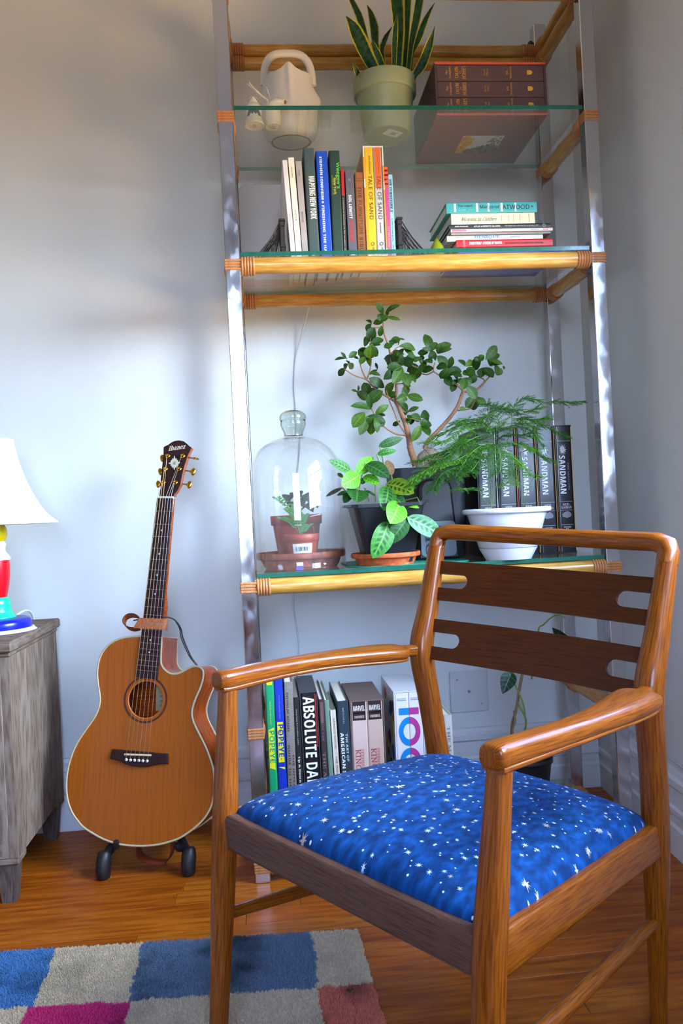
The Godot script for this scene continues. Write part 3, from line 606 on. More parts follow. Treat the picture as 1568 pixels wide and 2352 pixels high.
const ALOCASIA := [
	[0.0035, 1, 0.6596, 0.2435, -0.16, 0.6637, 0.2788, -0.16, 0.6744, 0.3092, -0.16, 0.6893, 0.3596, -0.17, 0.7011, 0.3927, -0.18, 0.7162, 0.4242, -0.2],
	[0.002, 0, 0.6927, 0.2773, -0.14, 0.6925, 0.3236, -0.15, 0.6817, 0.3622, -0.16, 0.6666, 0.3957, -0.165, 0.6649, 0.4038, -0.17],
	[0.0024, 0, 0.6913, 0.2571, -0.15, 0.6934, 0.2905, -0.14, 0.678, 0.327, -0.14, 0.6762, 0.3359, -0.14],
	[0.002, 0, 0.7325, 0.3775, -0.2, 0.7485, 0.5023, -0.18, 0.7623, 0.5231, -0.17, 0.7819, 0.5424, -0.16, 0.7942, 0.5495, -0.14, 0.806, 0.5411, -0.13],
	[0.003, 1, 0.6632, 0.2415, -0.15, 0.6598, 0.2639, -0.15, 0.6677, 0.2855, -0.15, 0.6698, 0.3096, -0.16],
]

const CABLE := [
	Vector3(0.2212, 1.4831, -0.3600),
	Vector3(0.2164, 1.4299, -0.3850),
	Vector3(0.1940, 1.3549, -0.4250),
	Vector3(0.1729, 1.2856, -0.4450),
	Vector3(0.1643, 1.2116, -0.4460),
	Vector3(0.1656, 1.1371, -0.4460),
	Vector3(0.1737, 1.0499, -0.4460),
	Vector3(0.1614, 0.9512, -0.4460),
	Vector3(0.1478, 0.8774, -0.4460),
	Vector3(0.1405, 0.7787, -0.4460),
	Vector3(0.1368, 0.6550, -0.4460),
	Vector3(0.1295, 0.5812, -0.4460),
	Vector3(0.1388, 0.4939, -0.4460),
	Vector3(0.1388, 0.4444, -0.4460),
	Vector3(0.1253, 0.3216, -0.4460),
]


# ---------------------------------------------------------------- room

func wall_x(z: float) -> float:
	return 0.992 - 0.06 * z


func build_room() -> void:
	var paint := StandardMaterial3D.new()
	paint.albedo_texture = noise_tex("paint", Vector2i(256, 256), 0.02, [[0.0, "d6d9d8"], [1.0, "dcdfdd"]], 4, 11)
	paint.roughness = 0.75
	paint.uv1_triplanar = true
	paint.uv1_scale = Vector3(0.7, 0.7, 0.7)
	mats["paint"] = paint
	var white := hexm("d9dadb", 0.45)
	# back wall
	var m := Sh.new()
	m.box(Vector3(-0.9, 1.3, -0.525), Vector3(4.6, 2.9, 0.15))
	struct(put("wall_back", m.done(), paint))
	# right wall, a little out of square, with the sash window's opening
	var turn := Transform3D(Basis(Vector3.UP, -atan(0.06)), Vector3(wall_x(0), 0, 0))
	m = Sh.new()
	var z0 := 0.232
	var z1 := 1.50
	var y0 := 0.82
	var y1 := 1.70
	for q in [[-0.75, z0, -0.1, 2.8], [z1, 3.5, -0.1, 2.8], [z0, z1, -0.1, y0], [z0, z1, y1, 2.8]]:
		m.box(Vector3(0.075, (q[2] + q[3]) * 0.5, (q[0] + q[1]) * 0.5), Vector3(0.15, q[3] - q[2], q[1] - q[0]))
	struct(put("wall_right", m.done(), paint, null, turn))
	sash_window("window_1", turn * Transform3D(Basis(Vector3.UP, -PI / 2), Vector3(0.05, y0, (z0 + z1) * 0.5)), z1 - z0, y1 - y0, white)
	# left wall and the wall behind the camera
	m = Sh.new()
	m.box(Vector3(-2.325, 1.35, 1.4), Vector3(0.15, 2.9, 4.2))
	struct(put("wall_left", m.done(), paint))
	m = Sh.new()
	for q in [[-2.4, -0.55, -0.1, 2.8], [0.55, 1.0, -0.1, 2.8], [-0.55, 0.55, -0.1, 0.75], [-0.55, 0.55, 2.1, 2.8]]:
		m.box(Vector3((q[0] + q[1]) * 0.5, (q[2] + q[3]) * 0.5, 3.375), Vector3(q[1] - q[0], q[3] - q[2], 0.15))
	struct(put("wall_rear", m.done(), paint))
	sash_window("window_2", Transform3D(Basis(Vector3.UP, PI), Vector3(0.0, 0.75, 3.36)), 1.1, 1.35, white)
	m = Sh.new()
	m.box(Vector3(-0.7, 2.76, 1.4), Vector3(3.9, 0.12, 4.4))
	struct(put("ceiling", m.done(), hexm("dcdcda", 0.8)))
	# baseboards: a flat board, a stepped cap, a bead
	var prof := v2([0, 0, 0.019, 0, 0.019, 0.068, 0.014, 0.075, 0.014, 0.096, 0.019, 0.101, 0.019, 0.112, 0.014, 0.117, 0.013, 0.158, 0.018, 0.164, 0.018, 0.179, 0.010, 0.185, 0.008, 0.195, 0, 0.197])
	m = Sh.new()
	m.slab(prof, -3.2, 0.0, 0.0, Transform3D(Basis(Vector3(0, 0, 1), Vector3(0, 1, 0), Vector3(-1, 0, 0)), Vector3(-2.2, 0, -0.45)))
	struct(put("baseboard_back", m.done(), white))
	m = Sh.new()
	m.slab(prof, 0.0, 3.6, 0.0, turn * Transform3D(Basis(Vector3(-1, 0, 0), Vector3(0, 1, 0), Vector3(0, 0, -1)), Vector3(0, 0, 3.1)))
	struct(put("baseboard_right", m.done(), white))


# a double-hung window in an opening w wide and h high; faces +z into the room, its sill at the origin
func sash_window(called: String, at: Transform3D, w: float, h: float, white: Material) -> void:
	var o := Node3D.new()
	o.name = called
	add_child(o)
	o.transform = at
	struct(o)
	var m := Sh.new()
	for s in [-1.0, 1.0]:
		m.box(Vector3(s * (w * 0.5 - 0.012), h * 0.5, 0.0), Vector3(0.024, h, 0.10), 0.002)
	m.box(Vector3(0, h - 0.012, 0), Vector3(w - 0.048, 0.024, 0.10), 0.002)
	m.box(Vector3(0, 0.012, 0.0), Vector3(w - 0.048, 0.024, 0.10), 0.002)
	put("window_frame", m.done(), white, o)
	var gl := clear_glass("window pane", Color(0.95, 1.0, 1.0, 0.03), 0.0)
	for k in 2:
		m = Sh.new()
		var c := h * (0.27 if k == 0 else 0.73)
		var z := 0.012 if k == 0 else -0.022
		var hh := h * 0.48
		for s in [-1.0, 1.0]:
			m.box(Vector3(s * (w * 0.5 - 0.045), c, z), Vector3(0.04, hh, 0.03), 0.002)
			m.box(Vector3(0, c + s * (hh * 0.5 - 0.02), z), Vector3(w - 0.13, 0.04, 0.03), 0.002)
		var sash := put("sash", m.done(), white, o)
		put("pane", box_mesh(Vector3(w - 0.13, hh - 0.08, 0.003)), gl, sash, T(Vector3(0, c, z)))


func build_floor() -> void:
	var stops := [[0.0, "7c3806"], [0.35, "98500c"], [0.55, "a65a12"], [0.75, "b26618"], [1.0, "8a4508"]]
	var slab := Sh.new()
	slab.box(Vector3(-0.7, -0.07, 0.0), Vector3(3.6, 0.1, 1.2))
	slab.box(Vector3(-0.7, -0.05, 2.3), Vector3(3.6, 0.1, 2.1))
	slab.box(Vector3(-1.7, -0.05, 0.4), Vector3(1.2, 0.1, 1.7))
	var fl := struct(put("floor", slab.done(), wood("floor slab", stops, 0.16, 1.6, 0.3, 5)))
	var tones := []
	for k in 5:
		var b := wood("floor %d" % k, stops, 0.16, 1.7, 0.40, 21 + k, 0.016).duplicate()
		b.albedo_color = [Color("ffffff"), Color("f0e2d2"), Color("ffeedd"), Color("e6d4c0"), Color("fff6e6")][k]
		b.clearcoat_enabled = true
		b.clearcoat = 0.12
		b.clearcoat_roughness = 0.25
		tones.append(b)
	var rng := RandomNumberGenerator.new()
	rng.seed = 7
	var w := 0.0572
	var row := 0
	var z := -0.449
	var shapes := {}
	while z < 1.26:
		var x := -1.1
		x -= rng.randf() * 0.9
		while x < 1.03:
			var l: float = [0.55, 0.72, 0.95, 1.2][rng.randi() % 4]
			var xa := maxf(x, -1.1)
			var xb := minf(x + l, 1.04)
			if xb - xa > 0.04:
				var ln := snappedf(xb - xa, 0.002)
				var key := int(ln * 500)
				if not shapes.has(key):
					var m := Sh.new()
					m.box(Vector3.ZERO, Vector3(ln - 0.0006, 0.02, w - 0.0005), 0.0006)
					shapes[key] = m.done()
				put("plank", shapes[key], tones[rng.randi() % 5], fl, Transform3D(Basis(Vector3.UP, PI if rng.randf() < 0.5 else 0.0), Vector3((xa + xb) * 0.5, -0.010, z + w * 0.5)))
			x += l
		z += w
		row += 1


# ---------------------------------------------------------------- shelf unit

const LV3 := 1.4147
const LV4 := 0.6753
const LV5 := 0.3409
const LV2 := 1.7545


func rattan() -> StandardMaterial3D:
	return wood("rattan", [[0.0, "a3702c"], [0.35, "b58136"], [0.6, "be8c42"], [0.8, "c49850"], [1.0, "ad7a30"]], 0.09, 0.8, 0.3, 31, 0.016, 0.35)


func binding_mat() -> StandardMaterial3D:
	return wood("cane binding", [[0.0, "9c6034"], [0.5, "b57746"], [1.0, "c08a5a"]], 0.03, 0.1, 0.35, 33, 0.02, 0.2)


# rings of cane round a rail along dir
func rings(at: Vector3, dir: Vector3, r: float, n: int, pitch: float) -> ArrayMesh:
	var m := Sh.new()
	var side := dir.cross(Vector3.UP if absf(dir.y) < 0.9 else Vector3.RIGHT).normalized()
	var other := dir.cross(side)
	for k in n:
		var rows := []
		for i in 21:
			var a := TAU * i / 20
			var out := side * cos(a) + other * sin(a)
			var c := at + dir * (pitch * k)
			var ring := PackedVector3Array()
			for j in 8:
				var b := TAU * j / 8
				ring.append(c + out * (r + 0.0022 * cos(b)) - dir * (pitch * 0.52 * sin(b)))
			rows.append(ring)
		m.grid(rows, true)
	return m.done()


# four strands of cane round a square post
func strands(x: float, y: float, z: float, w: float) -> ArrayMesh:
	var m := Sh.new()
	for k in 4:
		m.box(Vector3(x, y + (k - 1.5) * 0.0064, z), Vector3(w + 0.004, 0.0060, w + 0.004), 0.0015)
	return m.done()


func rail(o: Node3D, a: Vector3, b: Vector3, r: float, ends := true) -> MeshInstance3D:
	var m := Sh.new()
	var pts := []
	var rad := []
	var n := 40
	var knob: float = 0.33 + fmod(absf(a.y * 7.3 + a.x * 3.1 + a.z), 0.3)
	for i in n + 1:
		var t := float(i) / n
		pts.append(a.lerp(b, t) + Vector3(0, sin(t * 9.0 + a.y * 5.0) * 0.0008, 0))
		rad.append(r * (1.0 + 0.06 * exp(-pow((t - knob) * 38.0, 2.0)) + 0.015 * sin(t * 13.0 + a.x)))
	m.tube(pts, rad, 20)
	var p := put("rail", m.done(), rattan(), o)
	if ends:
		var d := (b - a).normalized()
		put("binding", rings(a + d * 0.004, d, r + 0.001, 5, 0.0064), binding_mat(), p)
		put("binding", rings(b - d * 0.030, d, r + 0.001, 5, 0.0064), binding_mat(), p)
	return p


func build_shelf_unit() -> void:
	var o := thing("shelf_unit", "tall chrome and rattan shelf unit with glass shelves against the back wall", "shelf", Vector3.ZERO)
	var chrome := StandardMaterial3D.new()
	chrome.albedo_color = Color(0.80, 0.80, 0.82)
	chrome.metallic = 1.0
	chrome.roughness = 0.10
	chrome.roughness_texture = noise_tex("chrome wear", Vector2i(512, 512), 0.012, [[0.0, "606060"], [0.5, "a0a0a0"], [0.75, "ffffff"], [1.0, "ffffff"]], 5, 41)
	chrome.roughness = 0.22
	chrome.uv1_scale = Vector3(4, 2, 1)
	var w := 0.034
	var dp := 0.343
	var xs := [w * 0.5, 0.9 - w * 0.5]
	var zs := [-w * 0.5, -dp + w * 0.5]
	for x in xs:
		for z in zs:
			var m := Sh.new()
			m.box(Vector3(x, 1.08, z), Vector3(w, 2.16, w), 0.0018)
			var p := put("post", m.done(), chrome, o)
			for y in [2.073, LV2, LV3, LV4, LV5, 0.035]:
				put("post_binding", strands(x, y, z, w), binding_mat(), p)
	# rails: double at the top, side rails alone under the upper glass, a full frame at the two middle shelves
	for y in [2.056, 2.090]:
		rail(o, Vector3(w, y, zs[1]), Vector3(0.9 - w, y, zs[1]), 0.0165)
		rail(o, Vector3(w, y, zs[0]), Vector3(0.9 - w, y, zs[0]), 0.0165)
		for x in xs:
			rail(o, Vector3(x, y, -w), Vector3(x, y, -dp + w), 0.0165)
	for y in [LV2, LV3, LV4, LV5, 0.035]:
		for x in xs:
			rail(o, Vector3(x, y - 0.003, -w), Vector3(x, y - 0.003, -dp + w), 0.0185)
	for y in [LV3, LV4, 0.035]:
		rail(o, Vector3(w, y, zs[0]), Vector3(0.9 - w, y, zs[0]), 0.0190)
		rail(o, Vector3(w, y, zs[1]), Vector3(0.9 - w, y, zs[1]), 0.0180)
	# a hook that ties the top to the wall
	var hk := Sh.new()
	hk.tube(spline([Vector3(0.858, 2.104, -0.330), Vector3(0.862, 2.122, -0.338), Vector3(0.870, 2.130, -0.350), Vector3(0.880, 2.128, -0.380), Vector3(0.882, 2.120, -0.449)], 5), 0.0045, 10)
	put("wall_hook", hk.done(), hexm("4a4a44", 0.4, 0.6), o)
	# glass shelves lie on the rails
	var gl := clear_glass("shelf glass", Color(0.62, 0.80, 0.74, 0.07), 0.0)
	var green := hexm("0f5a47", 0.15)
	for y in [LV2 + 0.017, LV3 + 0.0200, LV4 + 0.0200, 0.035 + 0.02]:
		var m := Sh.new()
		m.box(Vector3(0.45, y + 0.005, -dp * 0.5), Vector3(0.9 - 2.0 * w - 0.004, 0.0098, dp - 0.012), 0.0006)
		var sheet := put("glass_shelf", m.done(), gl, o)
		put("glass_edge", box_mesh(Vector3(0.9 - 2.0 * w - 0.004, 0.0094, 0.0008), 0.0, Vector3(0.45, y + 0.005, -0.0064)), green, sheet)
		put("glass_edge", box_mesh(Vector3(0.9 - 2.0 * w - 0.004, 0.0094, 0.0008), 0.0, Vector3(0.45, y + 0.005, -dp + 0.0064)), hexm("8fb8a6", 0.15), sheet)


# ---------------------------------------------------------------- armchair

func build_armchair() -> void:
	var o := thing("armchair", "teak armchair with starry blue velvet seat in the foreground", "armchair", Vector3(0.32, 0, 0.66))
	var teak := wood("teak", [[0.0, "502205"], [0.3, "6e3507"], [0.5, "7f4009"], [0.68, "8b4b0d"], [1.0, "673306"]], 0.045, 0.9, 0.36, 51, 0.022, 0.35)
	var dark := wood("teak slat", [[0.0, "301003"], [0.35, "401905"], [0.6, "4b2006"], [1.0, "361404"]], 0.05, 0.7, 0.36, 53, 0.015, 0.25)
	var base := o.position
	# joints in the room's frame
	var FLt := Vector3(-0.008, 0.588, 0.606) - base
	var FRt := Vector3(0.306, 0.560, 0.992) - base
	var BLt := Vector3(0.399, 0.790, 0.303) - base
	var BRt := Vector3(0.686, 0.764, 0.657) - base
	var BLj := Vector3(0.342, 0.570, 0.359) - base
	var BRj := Vector3(0.619, 0.545, 0.701) - base
	var FLs := Vector3(-0.021, 0.383, 0.628) - base
	var FRs := Vector3(0.281, 0.356, 1.001) - base
	var BLs := Vector3(0.366, 0.353, 0.355) - base
	var BRs := Vector3(0.631, 0.329, 0.676) - base
	var FL0 := Vector3(-0.050, 0.0045, 0.656) - base
	var FR0 := Vector3(0.250, 0.0, 1.021) - base
	var BL0 := Vector3(0.398, 0.0, 0.318) - base
	var BR0 := Vector3(0.640, 0.0, 0.633) - base
	var across := (FRs - FLs).normalized()
	var back := (BLs - FLs + BRs - FRs).normalized()
	# front legs: thickest at the seat, thin at both ends
	for q in [[FL0, FLs, FLt], [FR0, FRs, FRt]]:
		var m := Sh.new()
		var pts := []
		var rad := []
		for i in 25:
			var t := i / 24.0
			var y := lerpf(0.0, q[2].y, t)
			var p: Vector3 = q[0].lerp(q[1], y / q[1].y) if y < q[1].y else q[1].lerp(q[2], (y - q[1].y) / (q[2].y - q[1].y))
			pts.append(p)
			rad.append(lerpf(0.0125, 0.0185, smoothstep(0.0, q[1].y, y)) if y < q[1].y else lerpf(0.0185, 0.0138, smoothstep(q[1].y, q[2].y, y)))
		m.tube(pts, rad, 24, null, across, true, 2.4)
		put("leg", m.done(), teak, o)
	# back legs run on upwards as the posts of the back
	for q in [[BL0, BLs, BLj, BLt], [BR0, BRs, BRj, BRt]]:
		var m := Sh.new()
		var top: Vector3 = q[2].lerp(q[3], 0.86)
		var pts := spline([q[0], q[0].lerp(q[1], 0.5), q[1], q[1].lerp(q[2], 0.55), q[2], q[2].lerp(q[3], 0.35), top], 6)
		var rad := []
		for p in pts:
			var y: float = p.y
			rad.append(0.0125 + 0.0075 * smoothstep(0.0, 0.34, y) + 0.002 * exp(-pow((y - q[2].y) / 0.05, 2.0)) - 0.0045 * smoothstep(q[2].y, q[3].y, y))
		m.tube(pts, rad, 24, null, across, true, 2.3)
		put("leg", m.done(), teak, o)
	# top rail: bowed backwards, its ends turned down on to the posts
	var m := Sh.new()
	var up1 := (BLt - BLj).normalized()
	var up2 := (BRt - BRj).normalized()
	var dir := (BRt - BLt).normalized()
	var mid := (BLt + BRt) * 0.5 + back * 0.026 - Vector3(0, 0.001, 0)
	var path := []
	for k in 21:
		var t := k / 20.0
		var p := BLt.lerp(BRt, t) + (mid - (BLt + BRt) * 0.5) * sin(PI * t)
		path.append(p)
	var pts2 := [BLj.lerp(BLt, 0.85), BLj.lerp(BLt, 0.93), BLt + dir * 0.004 - up1 * 0.006] + path.slice(1, 20) + [BRt - dir * 0.004 - up2 * 0.006, BRj.lerp(BRt, 0.93), BRj.lerp(BRt, 0.85)]
	var ra := []
	var rb := []
	for k in pts2.size():
		var e := mini(k, pts2.size() - 1 - k)
		ra.append(0.0155 if e < 3 else 0.0150)
		rb.append(0.0158 if e < 2 else (0.0175 if e < 3 else 0.0180 ))
	m.tube(pts2, rb, 24, ra, Vector3.ZERO, true, 2.5)
	put("top_rail", m.done(), teak, o)
	# two broad slats with a slot at each end, bowed like the rail
	for q in [[BLj.lerp(BLt, 0.582), BRj.lerp(BRt, 0.586)], [BLj.lerp(BLt, 0.101), BRj.lerp(BRt, 0.111)]]:
		put("slat", slat(q[0], q[1], (up1 + up2).normalized(), back), dark, o)
	# arms
	for q in [[FLt, BLj, -1.0], [FRt, BRj, 1.0]]:
		put("arm", arm(q[0], q[1], q[2], across), teak, o)
	# seat rails
	var hgt := 0.052
	var dn := Vector3(0, -hgt * 0.5 + 0.012, 0)
	var greyish := wood("faded teak", [[0.0, "38241c"], [0.35, "4e342a"], [0.6, "5c4034"], [1.0, "442c22"]], 0.04, 0.8, 0.42, 55, 0.022, 0.15)  # front seat rail: a darker, greyer brown than the other rails
	for q in [[FLs, FRs, greyish], [FRs, BRs, teak], [BLs, BRs, teak], [FLs, BLs, teak]]:
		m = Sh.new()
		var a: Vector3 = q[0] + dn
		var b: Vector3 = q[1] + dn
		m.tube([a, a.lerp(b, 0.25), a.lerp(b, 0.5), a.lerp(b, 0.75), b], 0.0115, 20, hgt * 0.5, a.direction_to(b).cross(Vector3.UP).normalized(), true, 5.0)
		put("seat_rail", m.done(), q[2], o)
	# stretchers
	for q in [[Vector3(-0.032, 0.243, 0.638) - base, Vector3(0.381, 0.190, 0.336) - base], [Vector3(0.268, 0.212, 1.009) - base, Vector3(0.634, 0.181, 0.657) - base]]:
		m = Sh.new()
		var pts := []
		var rad := []
		for k in 13:
			pts.append(q[0].lerp(q[1], k / 12.0))
			rad.append(0.0085 + 0.0025 * sin(PI * k / 12.0))
		m.tube(pts, rad, 16)
		put("stretcher", m.done(), teak, o)
	# the drop-in seat
	put("seat", seat_cushion([FLs, FRs, BRs, BLs]), star_velvet(), o)


func slat(a: Vector3, b: Vector3, up: Vector3, back: Vector3) -> ArrayMesh:
	var l := a.distance_to(b)
	var h := 0.038
	var s := 0.0135
	var d := 0.064
	# outline in (along, up), with the slots as notches from either end
	var out := []
	var n := 30
	for k in n + 1:
		out.append(Vector2(l * k / n, -h))
	for e in 2:
		var pts := [Vector2(l, -s), Vector2(l - d * 0.5, -s), Vector2(l - d, -s)]
		for k in 9:
			var t := -PI * 0.5 + PI * k / 8.0
			pts.append(Vector2(l - d - cos(t) * s, sin(t) * s))
		pts.append_array([Vector2(l - d, s), Vector2(l - d * 0.5, s), Vector2(l, s)])
		if e == 0:
			out.append_array(pts)
			for k in n + 1:
				out.append(Vector2(l * (n - k) / n, h))
		else:
			for k in pts.size():
				out.append(Vector2(l - pts[k].x, -pts[k].y))
	var poly := PackedVector2Array()
	for p in out:
		if poly.is_empty() or poly[poly.size() - 1].distance_to(p) > 0.0005:
			poly.append(p)
	var dir := (b - a).normalized()
	var u := (up - dir * up.dot(dir)).normalized()
	var nrm := dir.cross(u)
	if nrm.dot(back) > 0:
		nrm = -nrm
	# flat pieces first, then bent: split the triangles along the length by columns
	var m := Sh.new()
	var th := 0.0065
	var cols := []
	for k in n + 1:
		cols.append(l * k / n)
	for sgn in [1.0, -1.0]:
		m.smooth()
		for k in n:
			var strip := PackedVector2Array([Vector2(cols[k], -1), Vector2(cols[k + 1], -1), Vector2(cols[k + 1], 1), Vector2(cols[k], 1)])
			for piece in Geometry2D.intersect_polygons(poly, strip):
				var idx := Geometry2D.triangulate_polygon(piece)
				for i in range(0, idx.size(), 3):
					var q := [piece[idx[i]], piece[idx[i + 1]], piece[idx[i + 2]]]
					if ((q[1] - q[0]).cross(q[2] - q[0]) > 0) != (sgn < 0):
						q = [q[0], q[2], q[1]]
					var w := []
					for p in q:
						w.append(a + dir * p.x + u * p.y + back * (0.020 * sin(PI * p.x / l)) + nrm * (th * 0.5 * sgn))
					m.tri(w[0], w[1], w[2], Vector2(q[0].y, q[0].x), Vector2(q[1].y, q[1].x), Vector2(q[2].y, q[2].x))
	var rows := [PackedVector3Array(), PackedVector3Array()]
	for p in poly:
		for k in 2:
			rows[k].append(a + dir * p.x + u * p.y + back * (0.020 * sin(PI * p.x / l)) + nrm * (th * (0.5 - k)))
	m.grid(rows, true, false)
	return m.done()


func arm(f: Vector3, j: Vector3, s: float, across: Vector3) -> ArrayMesh:
	# from the front leg to a broad paddle, then a thin neck into the post
	var m := Sh.new()
	var d := j - f
	var fwd := -d.normalized()
	var pts := []
	var w := []
	var h := []
	var spec := [[-0.052, 0.008, 0.008], [-0.050, 0.0125, 0.0110], [-0.044, 0.0155, 0.0135], [-0.030, 0.0170, 0.0145], [0.0, 0.0172, 0.0148], [0.12, 0.0172, 0.0140], [0.30, 0.0185, 0.0128], [0.48, 0.0225, 0.0125], [0.64, 0.0290, 0.0130], [0.76, 0.0330, 0.0135], [0.84, 0.0335, 0.0130], [0.875, 0.0310, 0.0120], [0.893, 0.0240, 0.0105], [0.905, 0.0150, 0.0100], [0.94, 0.0125, 0.0105], [1.0, 0.0135, 0.0130]]
	for q in spec:
		var t: float = q[0]
		pts.append(f + d * t + across * s * (0.020 * sin(PI * clampf(t, 0, 1))) + Vector3(0, 0.003 * sin(PI * clampf(t, 0, 1)) + 0.001, 0))
		w.append(q[1])
		h.append(q[2])
	var pp := spline(pts, 4)
	var ww := spline(w, 4)
	var hh := spline(h, 4)
	m.tube(pp, ww, 28, hh, across, true, 2.9)
	# the thinner lip along the underside
	var low := []
	var lw := []
	var lh := []
	for k in range(10, pp.size() - 14):
		low.append(pp[k] - Vector3(0, hh[k] * 0.88, 0))
		lw.append(ww[k] * 0.90)
		lh.append(hh[k] * 0.42)
	m.tube(low, lw, 24, lh, across, true, 2.4)
	return m.done()


func seat_cushion(c: Array) -> ArrayMesh:
	var m := Sh.new()
	var rows := []
	var n := 48
	var top := []
	for i in n + 1:
		var row := PackedVector3Array()
		for k in n + 1:
			# pull the outer samples close together so that the edge rolls over
			var u := sin((float(k) / n - 0.5) * PI)
			var v := sin((float(i) / n - 0.5) * PI)
			var un := u * 0.5 + 0.5
			var vn := v * 0.5 + 0.5
			# round the corners a little
			var sq := 1.0 - 0.028 * pow(absf(u), 6.0) * pow(absf(v), 6.0)
			var uu := 0.5 + (un - 0.5) * sq
			var vq := 0.5 + (vn - 0.5) * sq
			var p: Vector3 = c[0].lerp(c[1], uu).lerp(c[3].lerp(c[2], uu), vq)
			var inset := 0.988
			var mid: Vector3 = (c[0] + c[1] + c[2] + c[3]) * 0.25
			p = mid + (p - mid) * inset
			var e := maxf(absf(u), absf(v))
			var rim := pow(maxf(0.0, 1.0 - pow(absf(u), 8.0)) * maxf(0.0, 1.0 - pow(absf(v), 8.0)), 0.42)
			var dome := (1.0 - u * u) * (1.0 - v * v)
			p += Vector3(0, 0.006 + 0.034 * rim + 0.020 * dome, 0)
			row.append(p)
		rows.append(row)
	m.smooth()
	for i in n:
		for k in n:
			var a: PackedVector3Array = rows[i]
			var b: PackedVector3Array = rows[i + 1]
			var uv := []
			for q in [[k, i], [k + 1, i], [k + 1, i + 1], [k, i + 1]]:
				uv.append(Vector2(sin((float(q[0]) / n - 0.5) * PI) * 0.5 + 0.5, sin((float(q[1]) / n - 0.5) * PI) * 0.5 + 0.5))
			m.tri(a[k], b[k + 1], a[k + 1], uv[0], uv[2], uv[1])
			m.tri(a[k], b[k], b[k + 1], uv[0], uv[3], uv[2])
	# underside
	var ring := PackedVector3Array()
	for k in n + 1:
		ring.append(rows[0][k])
	for i in range(1, n + 1):
		ring.append(rows[i][n])
	for k in range(n - 1, -1, -1):
		ring.append(rows[n][k])
	for i in range(n - 1, 0, -1):
		ring.append(rows[i][0])
	m.fan(ring)
	return m.done()


func star_velvet() -> StandardMaterial3D:
	var size := 1400
	var im := Image.create(size, size, false, Image.FORMAT_RGB8)
	var n := FastNoiseLite.new()
	n.seed = 8
	n.frequency = 0.02
	n.fractal_octaves = 5
	var a := Color("03244c")
	var b := Color("094c90")
	# a mottled pile, worked out coarsely and enlarged
	var small := Image.create(350, 350, false, Image.FORMAT_RGB8)
	for y in 350:
		for x in 350:
			var t := clampf(0.5 + 0.75 * n.get_noise_2d(x * 4.0, y * 2.2), 0.0, 1.0)
			small.set_pixel(x, y, a.lerp(b, t))
	small.resize(size, size, Image.INTERPOLATE_BILINEAR)
	im.copy_from(small)
	var rng := RandomNumberGenerator.new()
	rng.seed = 19
	var cell := 11
	for gy in cell:
		for gx in cell:
			for k in 4:
				var c := Vector2((gx + rng.randf()) * size / cell, (gy + rng.randf()) * size / cell)
				var kind := rng.randf()
				var col := Color("d6e6ff") if rng.randf() < 0.62 else Color("a89b90")
				if kind < 0.46:
					dot(im, c, 2.6 + rng.randf() * 2.6, Color("d6e6ff"))
				elif kind < 0.94:
					star(im, c, 10.0 + rng.randf() * 7.0, col, 4, rng)
				else:
					star(im, c, 21.0 + rng.randf() * 7.0, Color("b8ab9e") if rng.randf() < 0.6 else col, 4, rng)
	im.generate_mipmaps()
	var m := StandardMaterial3D.new()
	m.albedo_texture = ImageTexture.create_from_image(im)
	m.roughness = 0.85
	m.metallic_specular = 0.25
	m.rim_enabled = true
	m.rim = 0.05
	m.rim_tint = 0.8
	return m


func dot(im: Image, c: Vector2, r: float, col: Color) -> void:
	for y in range(int(c.y - r) - 1, int(c.y + r) + 2):
		for x in range(int(c.x - r) - 1, int(c.x + r) + 2):
			if x >= 0 and y >= 0 and x < im.get_width() and y < im.get_height():
				var t := clampf(r + 0.5 - Vector2(x, y).distance_to(c), 0.0, 1.0)
				if t > 0.0:
					im.set_pixel(x, y, im.get_pixel(x, y).lerp(col, t))


func star(im: Image, c: Vector2, r: float, col: Color, arms: int, rng: RandomNumberGenerator) -> void:
	for k in arms:
		var t := PI * k / arms + rng.randf_range(-0.15, 0.15)
		var l := r * rng.randf_range(0.6, 1.0)
		var d := Vector2(cos(t), sin(t))
		for i in range(int(-l * 1.4), int(l * 1.4) + 1):
			var f := i / 1.4
			dot(im, c + d * f, maxf(0.7, r * 0.15 * (1.0 - absf(f) / l)), col)


# ---------------------------------------------------------------- books

const DOWN := Basis(Vector3(0, -1, 0), Vector3(1, 0, 0), Vector3(0, 0, 1))
const FACES := {"s": ["Droid Sans", false], "S": ["Droid Sans", true], "f": ["Droid Serif", false], "F": ["Droid Serif", true], "m": ["Droid Sans Mono", false]}


